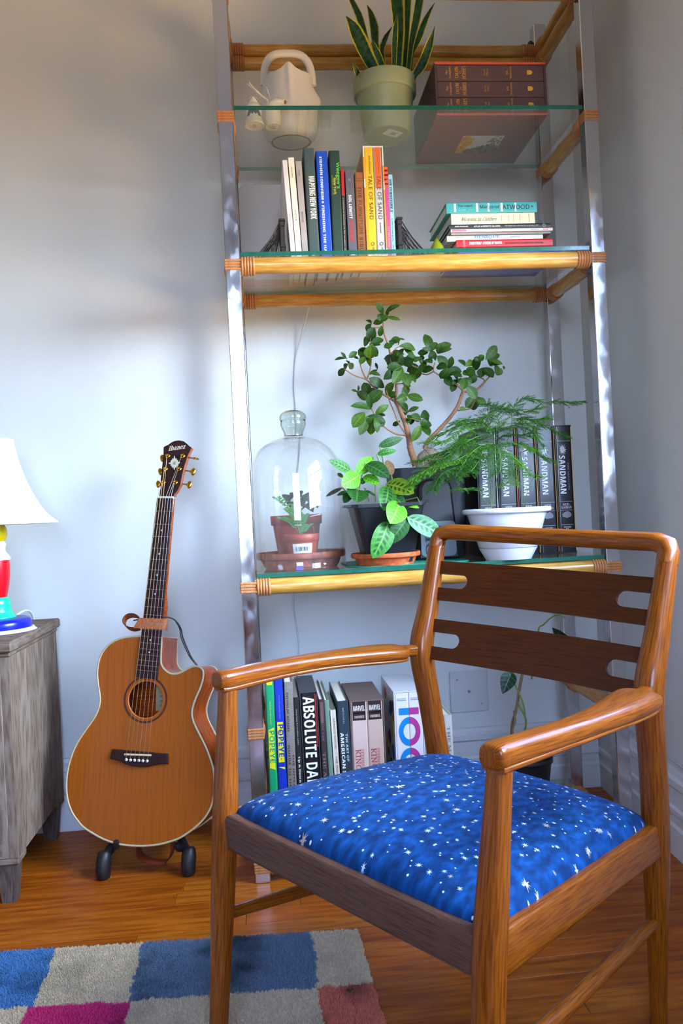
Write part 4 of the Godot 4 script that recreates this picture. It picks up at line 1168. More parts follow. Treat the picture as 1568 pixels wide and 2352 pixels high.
# a book standing on its tail, its spine towards +z; the origin is the middle of the spine's foot.
# size = thickness, height, depth. words: [string, centre down from the head 0..1, length 0..1 of the height, letter height m, colour, face, across m, level]
func book(label: String, group: String, at: Vector3, lean: float, size: Vector3, cover: Material, soft: bool, words: Array = [], bands: Array = [], pages := "e6dfd0", called := "book") -> Node3D:
	var t := size.x
	var h := size.y
	var d := size.z
	var o := thing(called, label, "book", at + Vector3(0, t * 0.5 * sin(deg_to_rad(absf(lean))) if absf(lean) < 45.0 else 0.0, 0), group)
	o.rotation.z = deg_to_rad(-lean)
	var b := 0.0006 if soft else 0.0024
	var sp := 0.0012 if soft else 0.004
	var poly := PackedVector2Array()
	poly.append(Vector2(-t * 0.5, d))
	var r := minf(0.0045, t * 0.4) if not soft else 0.001
	for k in 6:
		var a := PI + PI * 0.5 * k / 5.0
		poly.append(Vector2(-t * 0.5 + r + cos(a) * r, r * 0.6 + sin(a) * r * 0.6))
	for k in 6:
		var a := PI * 1.5 + PI * 0.5 * k / 5.0
		poly.append(Vector2(t * 0.5 - r + cos(a) * r, r * 0.6 + sin(a) * r * 0.6))
	poly.append(Vector2(t * 0.5, d))
	poly.append(Vector2(t * 0.5 - b, d))
	poly.append(Vector2(t * 0.5 - b, sp))
	poly.append(Vector2(-t * 0.5 + b, sp))
	poly.append(Vector2(-t * 0.5 + b, d))
	var m := Sh.new()
	var x := Transform3D(Basis(Vector3(1, 0, 0), Vector3(0, 0, -1), Vector3(0, 1, 0)), Vector3.ZERO)
	m.slab(poly, 0.0, h, 0.0, x)
	put("cover", m.done(), cover, o)
	var gap := 0.0004 if soft else 0.003
	put("pages", box_mesh(Vector3(t - b * 2.0 - 0.0002, h - gap * 2.0, d - sp - gap - 0.0002), 0.0, Vector3(0, h * 0.5, -(d + sp - gap) * 0.5)), hexm(pages, 0.9), o)
	for q in bands:
		var y0: float = h * (1.0 - q[1])
		var y1: float = h * (1.0 - q[0])
		var x0: float = t * (q[3] - 0.5) if q.size() > 3 else -t * 0.5 + r * 0.7
		var x1: float = t * (q[4] - 0.5) if q.size() > 3 else t * 0.5 - r * 0.7
		put("spine_band", box_mesh(Vector3(x1 - x0, y1 - y0, 0.0008), 0.0, Vector3((x0 + x1) * 0.5, (y0 + y1) * 0.5, 0.0001)), hexm(q[2], 0.5), o)
	for q in words:
		var f: Array = FACES[q[5]]
		var across: float = q[6] if q.size() > 6 else 0.0
		var level: bool = q.size() > 7 and q[7]
		text(o, q[0], hexm(q[4], 0.5), Transform3D(Basis.IDENTITY if level else DOWN, Vector3(across, h * (1.0 - q[1]), 0.0007)), h * q[2], q[3], f[0], f[1], q[8] if q.size() > 8 else 0.0)
	return o


# an open-fronted slipcase round a block w wide, h high, d deep; the mouth faces +z
func slipcase(label: String, at: Vector3, lean: float, w: float, h: float, d: float, th: float, m: Material, group := "") -> Node3D:
	var o := thing("slipcase", label, "slipcase", at, group)
	o.rotation.z = deg_to_rad(-lean)
	var s := Sh.new()
	for k in [-1.0, 1.0]:
		s.box(Vector3(k * (w * 0.5 - th * 0.5), h * 0.5, -d * 0.5), Vector3(th, h, d), 0.0003)
	s.box(Vector3(0, h - th * 0.5, -d * 0.5), Vector3(w - th * 2.0, th, d), 0.0003)
	s.box(Vector3(0, th * 0.5, -d * 0.5), Vector3(w - th * 2.0, th, d), 0.0003)
	s.box(Vector3(0, h * 0.5, -d + th * 0.5), Vector3(w - th * 2.0, h - th * 2.0, th), 0.0)
	put("case", s.done(), m, o)
	return o


func build_middle_shelf_things() -> void:
	var y := LV3 + 0.0301
	var g := "upright books between the bridge bookends"
	var z := -0.055
	var white := hexm("d8d2d0", 0.6)
	book("tall white paperback leaning at the left end, against the left bookend", g, Vector3(0.1592, y, z), -2.4, Vector3(0.0112, 0.232, 0.25), white, true, [["KINFOLK", 0.62, 0.13, 0.0035, "a9a3a2", "f"]])
	book("slim cream paperback second from the left bookend", g, Vector3(0.1728, y, z), -2.0, Vector3(0.0136, 0.238, 0.21), hexm("e6dcc4", 0.6), true, [["KINFOLK", 0.58, 0.11, 0.0035, "7d7768", "f"], ["VOLUME TWENTY", 0.15, 0.11, 0.0025, "8c8676", "s"]])
	book("slim warm grey paperback beside the thick dark green hardback", g, Vector3(0.1880, y, z), -1.5, Vector3(0.0140, 0.229, 0.21), hexm("a39a92", 0.6), true, [["KINFOLK", 0.58, 0.11, 0.0035, "6a625c", "f"], ["VOLUME", 0.12, 0.07, 0.0025, "857d75", "s"]])
	book("thick slate green hardback with condensed white capitals", g, Vector3(0.2097, y, z), -0.55, Vector3(0.0252, 0.260, 0.24), hexm("3c4d49", 0.65), false, [["MAPPING NEW YORK", 0.455, 0.39, 0.0135, "e8e4d8", "S", 0.003]], [[0.957, 0.984, "f0f0ee", 0.28, 0.50]])
	var blue := book("bright blue hardback with white capitals down its spine", g, Vector3(0.2387, y, z), -0.25, Vector3(0.0272, 0.2527, 0.20), hexm("0a45b4", 0.4), false, [["STEPHEN SONDHEIM", 0.255, 0.405, 0.0058, "eceff5", "S", -0.003], ["FINISHING THE HAT", 0.745, 0.465, 0.0058, "eceff5", "S", -0.003]], [])
	var st := five_star(0.0036)
	put("star", st, hexm("eceff5", 0.5), blue, T(Vector3(-0.003, 0.2527 * 0.517, 0.0007)))
	book("dark bottle green hardback with lime script at its head", g, Vector3(0.2662, y, z), 0.45, Vector3(0.0252, 0.2536, 0.20), hexm("1c3526", 0.45), false, [["Weegee's", 0.235, 0.245, 0.0100, "6fe02a", "s", 0.006], ["New York", 0.335, 0.155, 0.0070, "d9d214", "s", -0.0015], ["Photographs 1935-1960", 0.325, 0.185, 0.0022, "8fae3a", "s", -0.0075]], [[0.958, 0.975, "f0f0ee", 0.18, 0.38], [0.983, 0.99, "e0e0dd", 0.2, 0.26]])
	book("thin red and black paperback squeezed beside the grey one", g, Vector3(0.2834, y, z), 0.6, Vector3(0.0075, 0.2098, 0.18), hexm("2a2620", 0.5), true, [["a history of drawing in the modern city", 0.64, 0.62, 0.0034, "c8c0a8", "f", -0.001]], [[0.0, 0.305, "b01012", 0.04, 0.96]])
	book("grey paperback with white and red capitals", g, Vector3(0.3015, y, z), 0.1, Vector3(0.0202, 0.2086, 0.19), hexm("58545a", 0.6), true, [["SOL LEWITT", 0.43, 0.27, 0.0068, "f0f0f0", "S", -0.001], ["100 VIEWS", 0.705, 0.245, 0.0075, "e01414", "S", -0.001], ["MASS", 0.112, 0.0, 0.0016, "c8c8c8", "s", 0.0, true], ["MoCA", 0.125, 0.0, 0.0016, "c8c8c8", "s", 0.0, true]], [[0.962, 0.985, "e6e6e6", 0.25, 0.75]])
	book("brown clothbound hardback with dark debossed capitals", g, Vector3(0.3237, y, z), 0.45, Vector3(0.0215, 0.2011, 0.17), hexm("8e5528", 0.75), false, [["THE FURNITURE BIBLE", 0.57, 0.80, 0.0082, "54300f", "s", -0.0005]], [[0.070, 0.074, "6a3d16", 0.2, 0.8], [0.10, 0.104, "6a3d16", 0.2, 0.8]])
	# slipcase with a pair of volumes
	var sc := slipcase("white stippled slipcase with orange stripes holding a yellow and an orange volume", Vector3(0.3597, y, z + 0.002), 0.3, 0.0490, 0.2634, 0.20, 0.0030, hexm("e6e0d0", 0.6))
	for q in [[-1, 0.10, 0.30], [-1, 0.38, 1.0], [1, 0.18, 0.33], [1, 0.40, 0.93]]:
		put("stripe", box_mesh(Vector3(0.0030, 0.2634 * (q[2] - q[1]), 0.001), 0.0, Vector3(q[0] * 0.0229, 0.2634 * (1.0 - (q[1] + q[2]) * 0.5), 0.0002)), hexm("e2901c", 0.55), sc)
	put("side_panel", box_mesh(Vector3(0.0006, 0.255, 0.192), 0.0, Vector3(-0.0246, 0.1315, -0.1)), hexm("cfae6a", 0.6), sc)
	var w1 := [["TALE OF SAND", 0.465, 0.41, 0.0092, "4a3a08", "s", 0.001], ["Jim Henson's", 0.16, 0.17, 0.0055, "5e4a08", "f", 0.001, false, 0.3], ["ARCHAIA", 0.965, 0.0, 0.0035, "6a520a", "s", 0.002]]
	var v1 := book("yellow hardback in the left half of the stippled slipcase", "volumes in the stippled slipcase", Vector3(0.3491, y + 0.0034, z), 0.3, Vector3(0.0205, 0.2565, 0.19), hexm("e0b008", 0.45), false, w1, [])
	var v2b := book("orange and grey hardback in the right half of the stippled slipcase", "volumes in the stippled slipcase", Vector3(0.3702, y + 0.0034, z), 0.3, Vector3(0.0205, 0.2565, 0.19), hexm("b9b6b2", 0.45), false, [["TALE OF SAND", 0.465, 0.41, 0.0092, "4a4038", "s", 0.001], ["Jim Henson's", 0.16, 0.17, 0.0055, "b04a08", "f", 0.001, false, 0.3], ["THE ILLUSTRATED SCREENPLAY", 0.75, 0.10, 0.003, "4a4038", "s", 0.0], ["ARCHAIA", 0.965, 0.0, 0.0035, "5a524a", "s", 0.002]], [[0.0, 0.38, "d8600c"]])
	for q in [[v1, "6a520a"], [v2b, "5a524a"]]:
		put("emblem", ring_mesh(0.0042, 0.0010), hexm(q[1], 0.5), q[0], T(Vector3(0.001, 0.026, 0.0008), Vector3(90, 0, 0)))
	book("narrow magenta and orange paperback next to the light blue one", g, Vector3(0.3894, y, z), 0.2, Vector3(0.0096, 0.213, 0.19), hexm("b2477a", 0.55), true, [["COLOR AND TEXTURE", 0.42, 0.33, 0.0052, "d83a9c", "S", 0.0], ["IN WEAVING", 0.80, 0.26, 0.0052, "dfa0a0", "s", 0.0]], [[0.0, 0.24, "d8521c", 0.04, 0.96], [0.03, 0.05, "c02c5a", 0.04, 0.96], [0.08, 0.10, "c02c5a", 0.04, 0.96], [0.13, 0.15, "c02c5a", 0.04, 0.96], [0.18, 0.20, "c02c5a", 0.04, 0.96]])
	book("short pale blue paperback at the right end, against the right bookend", g, Vector3(0.3997, y, z), 0.2, Vector3(0.0102, 0.1951, 0.17), hexm("8fc0d0", 0.55), true, [["DIY FURNITURE 2", 0.26, 0.40, 0.0050, "14181c", "F", -0.0005], ["A step-by-step guide", 0.68, 0.28, 0.0040, "3f6a7c", "s", -0.0005], ["Christopher Stuart", 0.93, 0.14, 0.0026, "3f6a7c", "s", -0.0005]])
	bookend("dark metal bridge bookend left of the upright books", Vector3(0.1360, y, -0.10), -1.0)
	bookend("dark metal bridge bookend right of the upright books", Vector3(0.4185, y, -0.10), 1.0)
	# the lying stack
	var gs := "books lying in the stack at the right"
	lying("wide bright blue book at the bottom of the lying stack", gs, 0.5563, 0.8136, y, 0.0140, -0.050, 0.20, hexm("0a4fc0", 0.5), false, [])
	lying("glossy red book on the blue one in the lying stack", gs, 0.5519, 0.7906, y + 0.0141, 0.0195, -0.048, 0.19, hexm("c00a0c", 0.4), false, [["EVERYTHING'S COMING UP PROFITS", 0.30, 0.335, 0.0068, "f0ece8", "S", 0.0005], ["THE GOLDEN AGE OF INDUSTRIAL MUSICALS", 0.70, 0.40, 0.0044, "7a1414", "S", -0.0005], ["STEVE YOUNG", 0.072, 0.0, 0.0022, "f0b0a8", "s", 0.0, true], ["SPORT MURPHY", 0.085, 0.0, 0.0022, "f0b0a8", "s", 0.0, true]])
	lying("white book with blue capitals above the red one", gs, 0.5321, 0.7712, y + 0.0337, 0.0140, -0.060, 0.20, hexm("d4d6d4", 0.55), false, [["DENIQUE", 0.415, 0.265, 0.0075, "1c88c0", "F", 0.0015], ["TASCHEN", 0.13, 0.09, 0.003, "8a9aa2", "f", 0.003], ["BERGDAHL", 0.71, 0.11, 0.004, "8aa4b0", "f", 0.002]], [[0.205, 0.208, "a8aaa8"], [0.60, 0.603, "a8aaa8"], [0.80, 0.803, "a8aaa8"]])
	lying("thin grey magazine under the pink striped one", gs, 0.5420, 0.7890, y + 0.0478, 0.0050, -0.056, 0.20, hexm("8c8884", 0.6), true, [])
	var mg := lying("thin white magazine with pink diagonal stripes", gs, 0.5402, 0.7928, y + 0.0529, 0.0068, -0.050, 0.21, hexm("d8d2ce", 0.5), true, [["THE QUARTERLY", 0.82, 0.08, 0.0022, "7a7674", "s"], ["ISSUE", 0.93, 0.05, 0.0022, "c02c50", "s"]])
	for k in 12:
		put("stripe", box_mesh(Vector3(0.0062, 0.0017, 0.0006), 0.0, Vector3.ZERO), hexm("e0668c", 0.5), mg, Transform3D(Basis(Vector3.BACK, 0.6), Vector3(0, 0.2526 - 0.004 - k * 0.0030, 0.0004)))
	var ab := lying("thin black book with white title in the lying stack", gs, 0.5365, 0.7879, y + 0.0598, 0.0118, -0.050, 0.21, hexm("1a1a1e", 0.45), false, [["Judith Schalansky", 0.12, 0.13, 0.0042, "d8d8d8", "F", 0.0, false, 0.25], ["ATLAS of REMOTE ISLANDS", 0.37, 0.26, 0.0040, "d8d8d8", "F", 0.0], ["Fifty Islands I Have Never Set Foot On and Never Will", 0.71, 0.33, 0.0036, "c8c8c8", "f", 0.0, false, 0.25]])
	put("emblem", ring_mesh(0.0036, 0.0006), hexm("c8c8c8", 0.5), ab, T(Vector3(0, 0.017, 0.0008), Vector3(90, 0, 0)))
	lying("thick cream paperback with handwritten title, second from the top of the stack", gs, 0.5430, 0.7500, y + 0.0718, 0.0262, -0.052, 0.19, hexm("ddd3a8", 0.6), true, [["Women in Clothes", 0.33, 0.42, 0.0085, "5a5648", "f", -0.001, false, 0.45]] + cream_columns())
	lying("teal hardback with white bars on top of the lying stack", gs, 0.5320, 0.7560, y + 0.0982, 0.0262, -0.050, 0.20, hexm("3f9a98", 0.35), false, [["The Heart", 0.207, 0.165, 0.0062, "20504e", "s", 0.0045], ["Goes Last", 0.207, 0.165, 0.0062, "6cc0ba", "s", -0.0055], ["Margaret", 0.475, 0.215, 0.0105, "1c4c54", "s", 0.0], ["ATWOOD", 0.765, 0.30, 0.0105, "14343c", "s", 0.0]], [[0.082, 0.104, "e2e6e2"], [0.325, 0.347, "e2e6e2"], [0.452, 0.474, "c8dcd8"], [0.597, 0.619, "c8dcd8"], [0.750, 0.770, "c8dcd8"], [0.935, 0.955, "183a40", 0.48, 0.60]])
	# a green glazed ornament beside the stack
	var o := thing("gourd_ornament", "yellow green gourd-shaped ornament at the left foot of the lying stack", "ornament", Vector3(0.5125, y, -0.085))
	var m := Sh.new()
	m.lathe([Vector2(0.0, 0.0), Vector2(0.010, 0.0005), Vector2(0.0165, 0.006), Vector2(0.0185, 0.016), Vector2(0.0165, 0.027), Vector2(0.0115, 0.036), Vector2(0.0070, 0.043), Vector2(0.0035, 0.049), Vector2(0, 0.050)], 24)
	put("body", m.done(), hexm("8f961c", 0.3), o)
	m = Sh.new()
	m.tube([Vector3(0, 0.049, 0), Vector3(0.001, 0.054, 0), Vector3(0.003, 0.058, 0)], [0.0018, 0.0015, 0.0016], 8)
	put("stem", m.done(), hexm("5a5a1c", 0.6), o)
	# the pale slab that leans on the wall behind the books, and its lead
	o = thing("flat_panel", "white rounded flat panel leaning on the wall behind the left bookend", "panel", Vector3(0.1086, y, -0.352))
	o.rotation.x = deg_to_rad(-7.0)
	m = Sh.new()
	var rr := round_rect(0.150, 0.312, 0.022, 6)
	m.slab(rr, -0.005, 0.005, 0.002, T(Vector3(0, 0.156, 0)), true)
	put("body", m.done(), hexm("cfcccb", 0.5), o)


func cream_columns() -> Array:
	var out := []
	for k in 5:
		out.append([["Sheila Heti", "Heidi Julavits", "Leanne Shapton", "& 639 others", "conversations"][k], [0.60, 0.685, 0.745, 0.82, 0.93][k], 0.0, 0.0026, "a8a078", "s", 0.0, true])
	return out


func lying(label: String, group: String, x0: float, x1: float, y: float, t: float, z: float, d: float, cover: Material, soft: bool, words: Array, bands: Array = []) -> Node3D:
	return book(label, group, Vector3(x1, y + t * 0.5, z), -90.0, Vector3(t, x1 - x0, d), cover, soft, words, bands)


func five_star(r: float) -> ArrayMesh:
	var p := PackedVector2Array()
	for k in 10:
		var a := PI * 0.5 + TAU * k / 10.0
		p.append(Vector2(cos(a), sin(a)) * (r if k % 2 == 0 else r * 0.42))
	var m := Sh.new()
	m.slab(p, 0.0, 0.0004)
	return m.done()


func ring_mesh(r: float, w: float, h := 0.0006) -> ArrayMesh:
	var m := Sh.new()
	m.lathe([Vector2(r - w, 0), Vector2(r - w, h), Vector2(r, h), Vector2(r, 0)], 28, Transform3D.IDENTITY, false)
	return m.done()


# half of a suspension bridge: a stone tower with two pointed arches, and cables falling to the deck
func bookend(label: String, at: Vector3, s: float) -> void:
	var o := thing("bridge_bookend", label, "bookend", at, "pair of bridge bookends")
	var iron := hexm("2b2522", 0.5, 0.3)
	var m := Sh.new()
	for k in [-1.0, 0.0, 1.0]:
		m.box(Vector3(0, 0.046, k * 0.030), Vector3(0.011, 0.092, 0.014), 0.0015)
	m.box(Vector3(0, 0.084, 0), Vector3(0.0125, 0.012, 0.078), 0.0015)
	m.box(Vector3(0, 0.0925, 0), Vector3(0.0155, 0.006, 0.082), 0.0015)
	m.box(Vector3(0, 0.030, 0), Vector3(0.0135, 0.005, 0.080), 0.001)
	m.box(Vector3(0, 0.003, 0), Vector3(0.016, 0.006, 0.086), 0.001)
	put("tower", m.done(), iron, o)
	m = Sh.new()
	m.box(Vector3(s * 0.044, 0.0025, 0), Vector3(0.074, 0.005, 0.076), 0.001)
	m.tube([Vector3(s * 0.080, 0.0052, 0.03), Vector3(s * 0.080, 0.0052, -0.03)], 0.0035, 10)
	put("deck", m.done(), iron, o)
	for zc in [-0.032, -0.012, 0.012, 0.032]:
		m = Sh.new()
		var pts := []
		for k in 13:
			var t := k / 12.0
			pts.append(Vector3(s * (0.003 + 0.074 * t), 0.090 * pow(1.0 - t, 1.55) + 0.004, zc))
		m.tube(pts, 0.0013, 6)
		for k in range(1, 9):
			# stays run fanwise from the tower to the deck
			var e := Vector3(s * (0.006 + 0.0078 * k), 0.005, zc)
			m.tube([Vector3(s * 0.003, 0.088 - k * 0.001, zc), e], 0.0005, 4)
		put("cable", m.done(), iron, o)


# ---------------------------------------------------------------- bottom shelf

func build_bottom_shelf_things() -> void:
	var y := 0.0652
	var z := -0.12
	var g := "large books on the bottom shelf"
	var b1 := book("tall green and yellow book at the left end of the bottom shelf", g, Vector3(0.0497, y, z), 0.4, Vector3(0.0200, 0.373, 0.27), hexm("0a9a64", 0.4), false, [["POPEYE", 0.435, 0.21, 0.0125, "12a06c", "S", 0.001], ["\"Well Blow Me Down!\"", 0.215, 0.16, 0.0030, "c8d820", "f", 0.0], ["E.C. SEGAR", 0.86, 0.17, 0.0032, "c8d820", "S", 0.0]], [[0.0, 0.032, "dcd408"], [0.325, 0.575, "dcd408"]])
	var b2 := book("tall blue and yellow book second on the bottom shelf", g, Vector3(0.0722, y, z), 0.3, Vector3(0.0205, 0.377, 0.27), hexm("0a32b0", 0.4), false, [["POPEYE", 0.405, 0.21, 0.0125, "0a32b0", "S", 0.001], ["\"Let's You and Him Fight!\"", 0.19, 0.16, 0.0030, "8fa8f0", "f", 0.0], ["E.C. SEGAR", 0.86, 0.17, 0.0032, "c0ccf0", "S", 0.0]], [[0.285, 0.545, "dcd408"]])
	for b in [b1, b2]:
		for f in [0.345, 0.52]:
			put("star", five_star(0.0022), hexm("4a4a10", 0.5), b, T(Vector3(0, 0.375 * (1.0 - f), 0.0008)))
		for e in [[0.0, 0.325, -1.0], [0.0, 0.570, 1.0]]:
			var tri := Sh.new()
			tri.slab(v2([-0.0072, 0, 0.0072, 0, 0.0072 * e[2] * -1.0, 0.006 * e[2] * -1.0]) if e[2] < 0 else v2([-0.0072, 0, 0.0072, -0.006, 0.0072, 0]), 0.0, 0.0007)
			if e[2] > 0:
				pass
			put("corner", tri.done(), hexm("dcd408", 0.5), b, T(Vector3(0, 0.373 * (1.0 - e[1]) - 0.0005, 0.0002)))
	var holo := StandardMaterial3D.new()
	holo.albedo_texture = noise_tex("foil", Vector2i(256, 256), 0.09, [[0.0, "5f8f9a"], [0.3, "a7a0a8"], [0.5, "c0b8b4"], [0.62, "9ab08a"], [0.75, "c89a7c"], [0.9, "8a9ac8"], [1.0, "e8e8e8"]], 3, 71)
	holo.uv1_scale = Vector3(9, 9, 1)
	holo.roughness = 0.3
	holo.metallic = 0.6
	book("thick silver hologram-foil book with dark capitals", g, Vector3(0.0948, y, z), 0.6, Vector3(0.0215, 0.365, 0.24), holo, false, [["DOUGLAS ADAMS", 0.20, 0.26, 0.0046, "3a3438", "S", -0.004], ["GUIDE TO THE GALAXY", 0.66, 0.48, 0.0046, "3a3438", "S", -0.0042], ["THE HITCHHIKER'S", 0.68, 0.40, 0.0046, "6a3834", "S", 0.0052]])
	book("narrow black book with white serif title between silver and wide black spines", g, Vector3(0.1170, y, z), -0.3, Vector3(0.0150, 0.326, 0.25), hexm("17191a", 0.5), false, [["Tony Sarg & Jonathan Adler", 0.22, 0.27, 0.0035, "b9b9b4", "f", -0.0008], ["Up & Down New York", 0.63, 0.38, 0.0060, "e6e6e0", "F", -0.0008]])
	# the wide black slipcased volume
	slipcase("wide black slipcase open at the front, holding a bold white lettered book", Vector3(0.1478, y, z), -0.4, 0.0432, 0.338, 0.205, 0.0025, hexm("3a3d42", 0.45))
	book("wide black book with very bold white capitals inside the black slipcase", g, Vector3(0.1478, y + 0.0027, z - 0.0005), -0.4, Vector3(0.0370, 0.332, 0.19), hexm("0c0d11", 0.4), false, [["ABSOLUTE DARK", 0.385, 0.72, 0.0270, "eef0f4", "S", -0.0005]], [[0.01, 0.40, "9a1014", 0.90, 0.985]])
	book("thin dark brown book with faded serif capitals", g, Vector3(0.1778, y, z), -0.2, Vector3(0.0140, 0.317, 0.24), hexm("33262a", 0.6), false, [["THE ARRIVAL", 0.62, 0.42, 0.0062, "8c7a70", "f", 0.0], ["SHAUN TAN", 0.22, 0.20, 0.0045, "7c6a62", "f", 0.0]], [[0.02, 0.18, "6a4f48"]])
	book("thin sage green hardback without a title", g, Vector3(0.1937, y, z), -0.8, Vector3(0.0118, 0.314, 0.24), hexm("6c8676", 0.6), false, [])
	book("thin cream book with small rust lettering", g, Vector3(0.2092, y, z), -1.1, Vector3(0.0140, 0.289, 0.22), hexm("c9bfb0", 0.6), false, [["SPRING SNOW", 0.20, 0.26, 0.0040, "8a6a4a", "f", 0.0015], ["THE TRAVEL DESTINATIONS", 0.62, 0.46, 0.0040, "a06a48", "s", 0.0015]], [[0.0, 1.0, "ded8ce", 0.08, 0.28]])
	book("dark blue grey book with bold white capitals beside the brown box", g, Vector3(0.2338, y, z), -1.0, Vector3(0.0282, 0.3095, 0.24), hexm("243440", 0.45), false, [["AMERICAN STILL LIFE", 0.53, 0.56, 0.0080, "e8ecee", "S", -0.0065], ["THE ART OF", 0.37, 0.22, 0.0052, "c8d2d8", "S", 0.0045], ["MITCHELL", 0.12, 0.13, 0.0034, "a8b4bc", "s", 0.0]])
	slipcase("brown cardboard slipcase holding two pale pink volumes", Vector3(0.2868, y, z), 0.2, 0.0850, 0.308, 0.215, 0.0032, hexm("6a5650", 0.65))
	var om := [["MARVEL", 0.052, 0.093, 0.0125, "e8e0dc", "S", 0.0, true], ["OMNIBUS", 0.122, 0.079, 0.0062, "d8c8c2", "F", 0.0, true], ["KING", 0.47, 0.17, 0.0120, "b03a3c", "f", -0.007], ["STEPHEN", 0.47, 0.17, 0.0070, "c06a64", "f", 0.004]]
	var ob := [[0.0, 0.150, "2a1210"], [0.088, 0.094, "c8b8b0", 0.12, 0.88], [0.145, 0.150, "c8b8b0", 0.12, 0.88]]
	book("pale pink volume with dark head, left in the brown slipcase", "volumes in the brown slipcase", Vector3(0.2672, y + 0.0034, z - 0.0005), 0.2, Vector3(0.0385, 0.3010, 0.19), hexm("d0b4aa", 0.5), false, om, ob)
	book("pale pink volume with dark head, right in the brown slipcase", "volumes in the brown slipcase", Vector3(0.3062, y + 0.0034, z - 0.0005), 0.2, Vector3(0.0385, 0.3010, 0.19), hexm("c4a698", 0.5), false, om, ob)
	# the white slipcase with big blue and magenta rings
	var wc := slipcase("glossy white slipcase with comic-coloured side, holding two volumes with big figures", Vector3(0.3895, y, z), 0.45, 0.0730, 0.322, 0.215, 0.0022, hexm("dfe0e8", 0.3))
	var rng := RandomNumberGenerator.new()
	rng.seed = 44
	var cols := ["101418", "2aa0d0", "c02030", "e8c81c", "e0e0e0", "101418", "3060b0", "d8602c"]
	for k in 26:
		var py := 0.014 + 0.290 * rng.randf()
		var pz := -0.008 - 0.190 * rng.randf()
		var blob := Sh.new()
		var pp := PackedVector2Array()
		var nn := 5 + rng.randi() % 4
		var rr := 0.010 + 0.014 * rng.randf()
		for i in nn:
			var a := TAU * i / nn
			pp.append(Vector2(clampf(pz + cos(a) * rr * rng.randf_range(0.6, 1.2), -0.208, -0.006), clampf(py + sin(a) * rr * rng.randf_range(0.6, 1.2), 0.008, 0.314)))
		blob.slab(pp, 0.0, 0.0003 + 0.00001 * k, 0.0, Transform3D(Basis(Vector3(0, 0, 1), Vector3(0, 1, 0), Vector3(-1, 0, 0)), Vector3(-0.0365, 0, 0)))
		put("printed_panel", blob.done(), hexm(cols[rng.randi() % cols.size()], 0.35), wc)
	var halves := [["left", -1.0, "0a86d0", "4a7aa8"], ["right", 1.0, "b4388c", "9a5080"]]
	for q in halves:
		var cx: float = 0.3897 + q[1] * 0.0170
		var bb := book("white volume with half of big %s figures, %s in the white slipcase" % ["blue" if q[1] < 0 else "magenta", q[0]], "volumes in the white slipcase", Vector3(cx, y + 0.0025, z - 0.0005), 0.45, Vector3(0.0336, 0.3165, 0.19), hexm("e4e2ea", 0.35), false, [["Comics Letters to", 0.045, 0.07, 0.0022, q[3], "s", 0.0, true], ["Other Illustrators", 0.057, 0.07, 0.0022, q[3], "s", 0.0, true]])
		var fm := hexm(q[2], 0.4)
		var edge: float = -q[1] * 0.0163
		put("figure", box_mesh(Vector3(0.0240, 0.0165, 0.0006), 0.0, Vector3(edge + q[1] * 0.012, 0.3165 - 0.046, 0.0006)), fm, bb)
		for cy in [0.3165 - 0.096, 0.3165 - 0.172]:
			var p := PackedVector2Array()
			for k in 21:
				var a := -PI * 0.5 + PI * k / 20.0
				p.append(Vector2(edge + q[1] * cos(a) * 0.0262, cy + sin(a) * 0.0355))
			for k in 21:
				var a := PI * 0.5 - PI * k / 20.0
				p.append(Vector2(edge + q[1] * cos(a) * 0.0145, cy + sin(a) * 0.0195))
			if q[1] < 0:
				p.reverse()
			var hm := Sh.new()
			hm.slab(p, 0.0003, 0.0009)
			put("figure", hm.done(), fm, bb)
	book("low pale grey book with spaced serif title behind the armchair's back leg", g, Vector3(0.4905, y, z), -0.4, Vector3(0.0200, 0.256, 0.21), hexm("cdc9c0", 0.6), false, [["THE MAKING OF", 0.42, 0.62, 0.0062, "6a665e", "f", 0.0]])



# ---------------------------------------------------------------- plants

# a blade of leaf from a to b: w its full width, up the side it shows, curl the droop of its tip, fold the lift of its margins
func leaf(m: Sh, a: Vector3, b: Vector3, w: float, up: Vector3, curl := 0.12, fold := 0.16, shape := 0.75, nl := 8, nw := 4, full := 0.85) -> void:
	var d := b - a
	var l := d.length()
	var t := d / l
	var n := (up - t * up.dot(t)).normalized()
	var s := t.cross(n)
	var rows := []
	for i in nl + 1:
		var f := float(i) / nl
		var half := w * 0.5 * pow(sin(PI * pow(f, shape)), full) if i > 0 and i < nl else 0.0004
		var c := a + d * f + n * (curl * l * (sin(PI * f) - 0.35 * f))
		var row := PackedVector3Array()
		for j in nw + 1:
			var q := (float(j) / nw - 0.5) * 2.0
			row.append(c + s * (half * q) + n * (absf(q) * half * fold))
		rows.append(row)
	m.sheet(rows)


func leaf_mat(key: String, c: Color, tex: Texture2D = null, rough := 0.5) -> StandardMaterial3D:
	if mats.has(key):
		return mats[key]
	var m := StandardMaterial3D.new()
	m.albedo_color = c
	if tex:
		m.albedo_texture = tex
	m.roughness = rough
	m.metallic_specular = 0.35
	m.backlight_enabled = true
	m.backlight = Color(0.25, 0.35, 0.08)
	m.cull_mode = BaseMaterial3D.CULL_DISABLED
	mats[key] = m
	return m


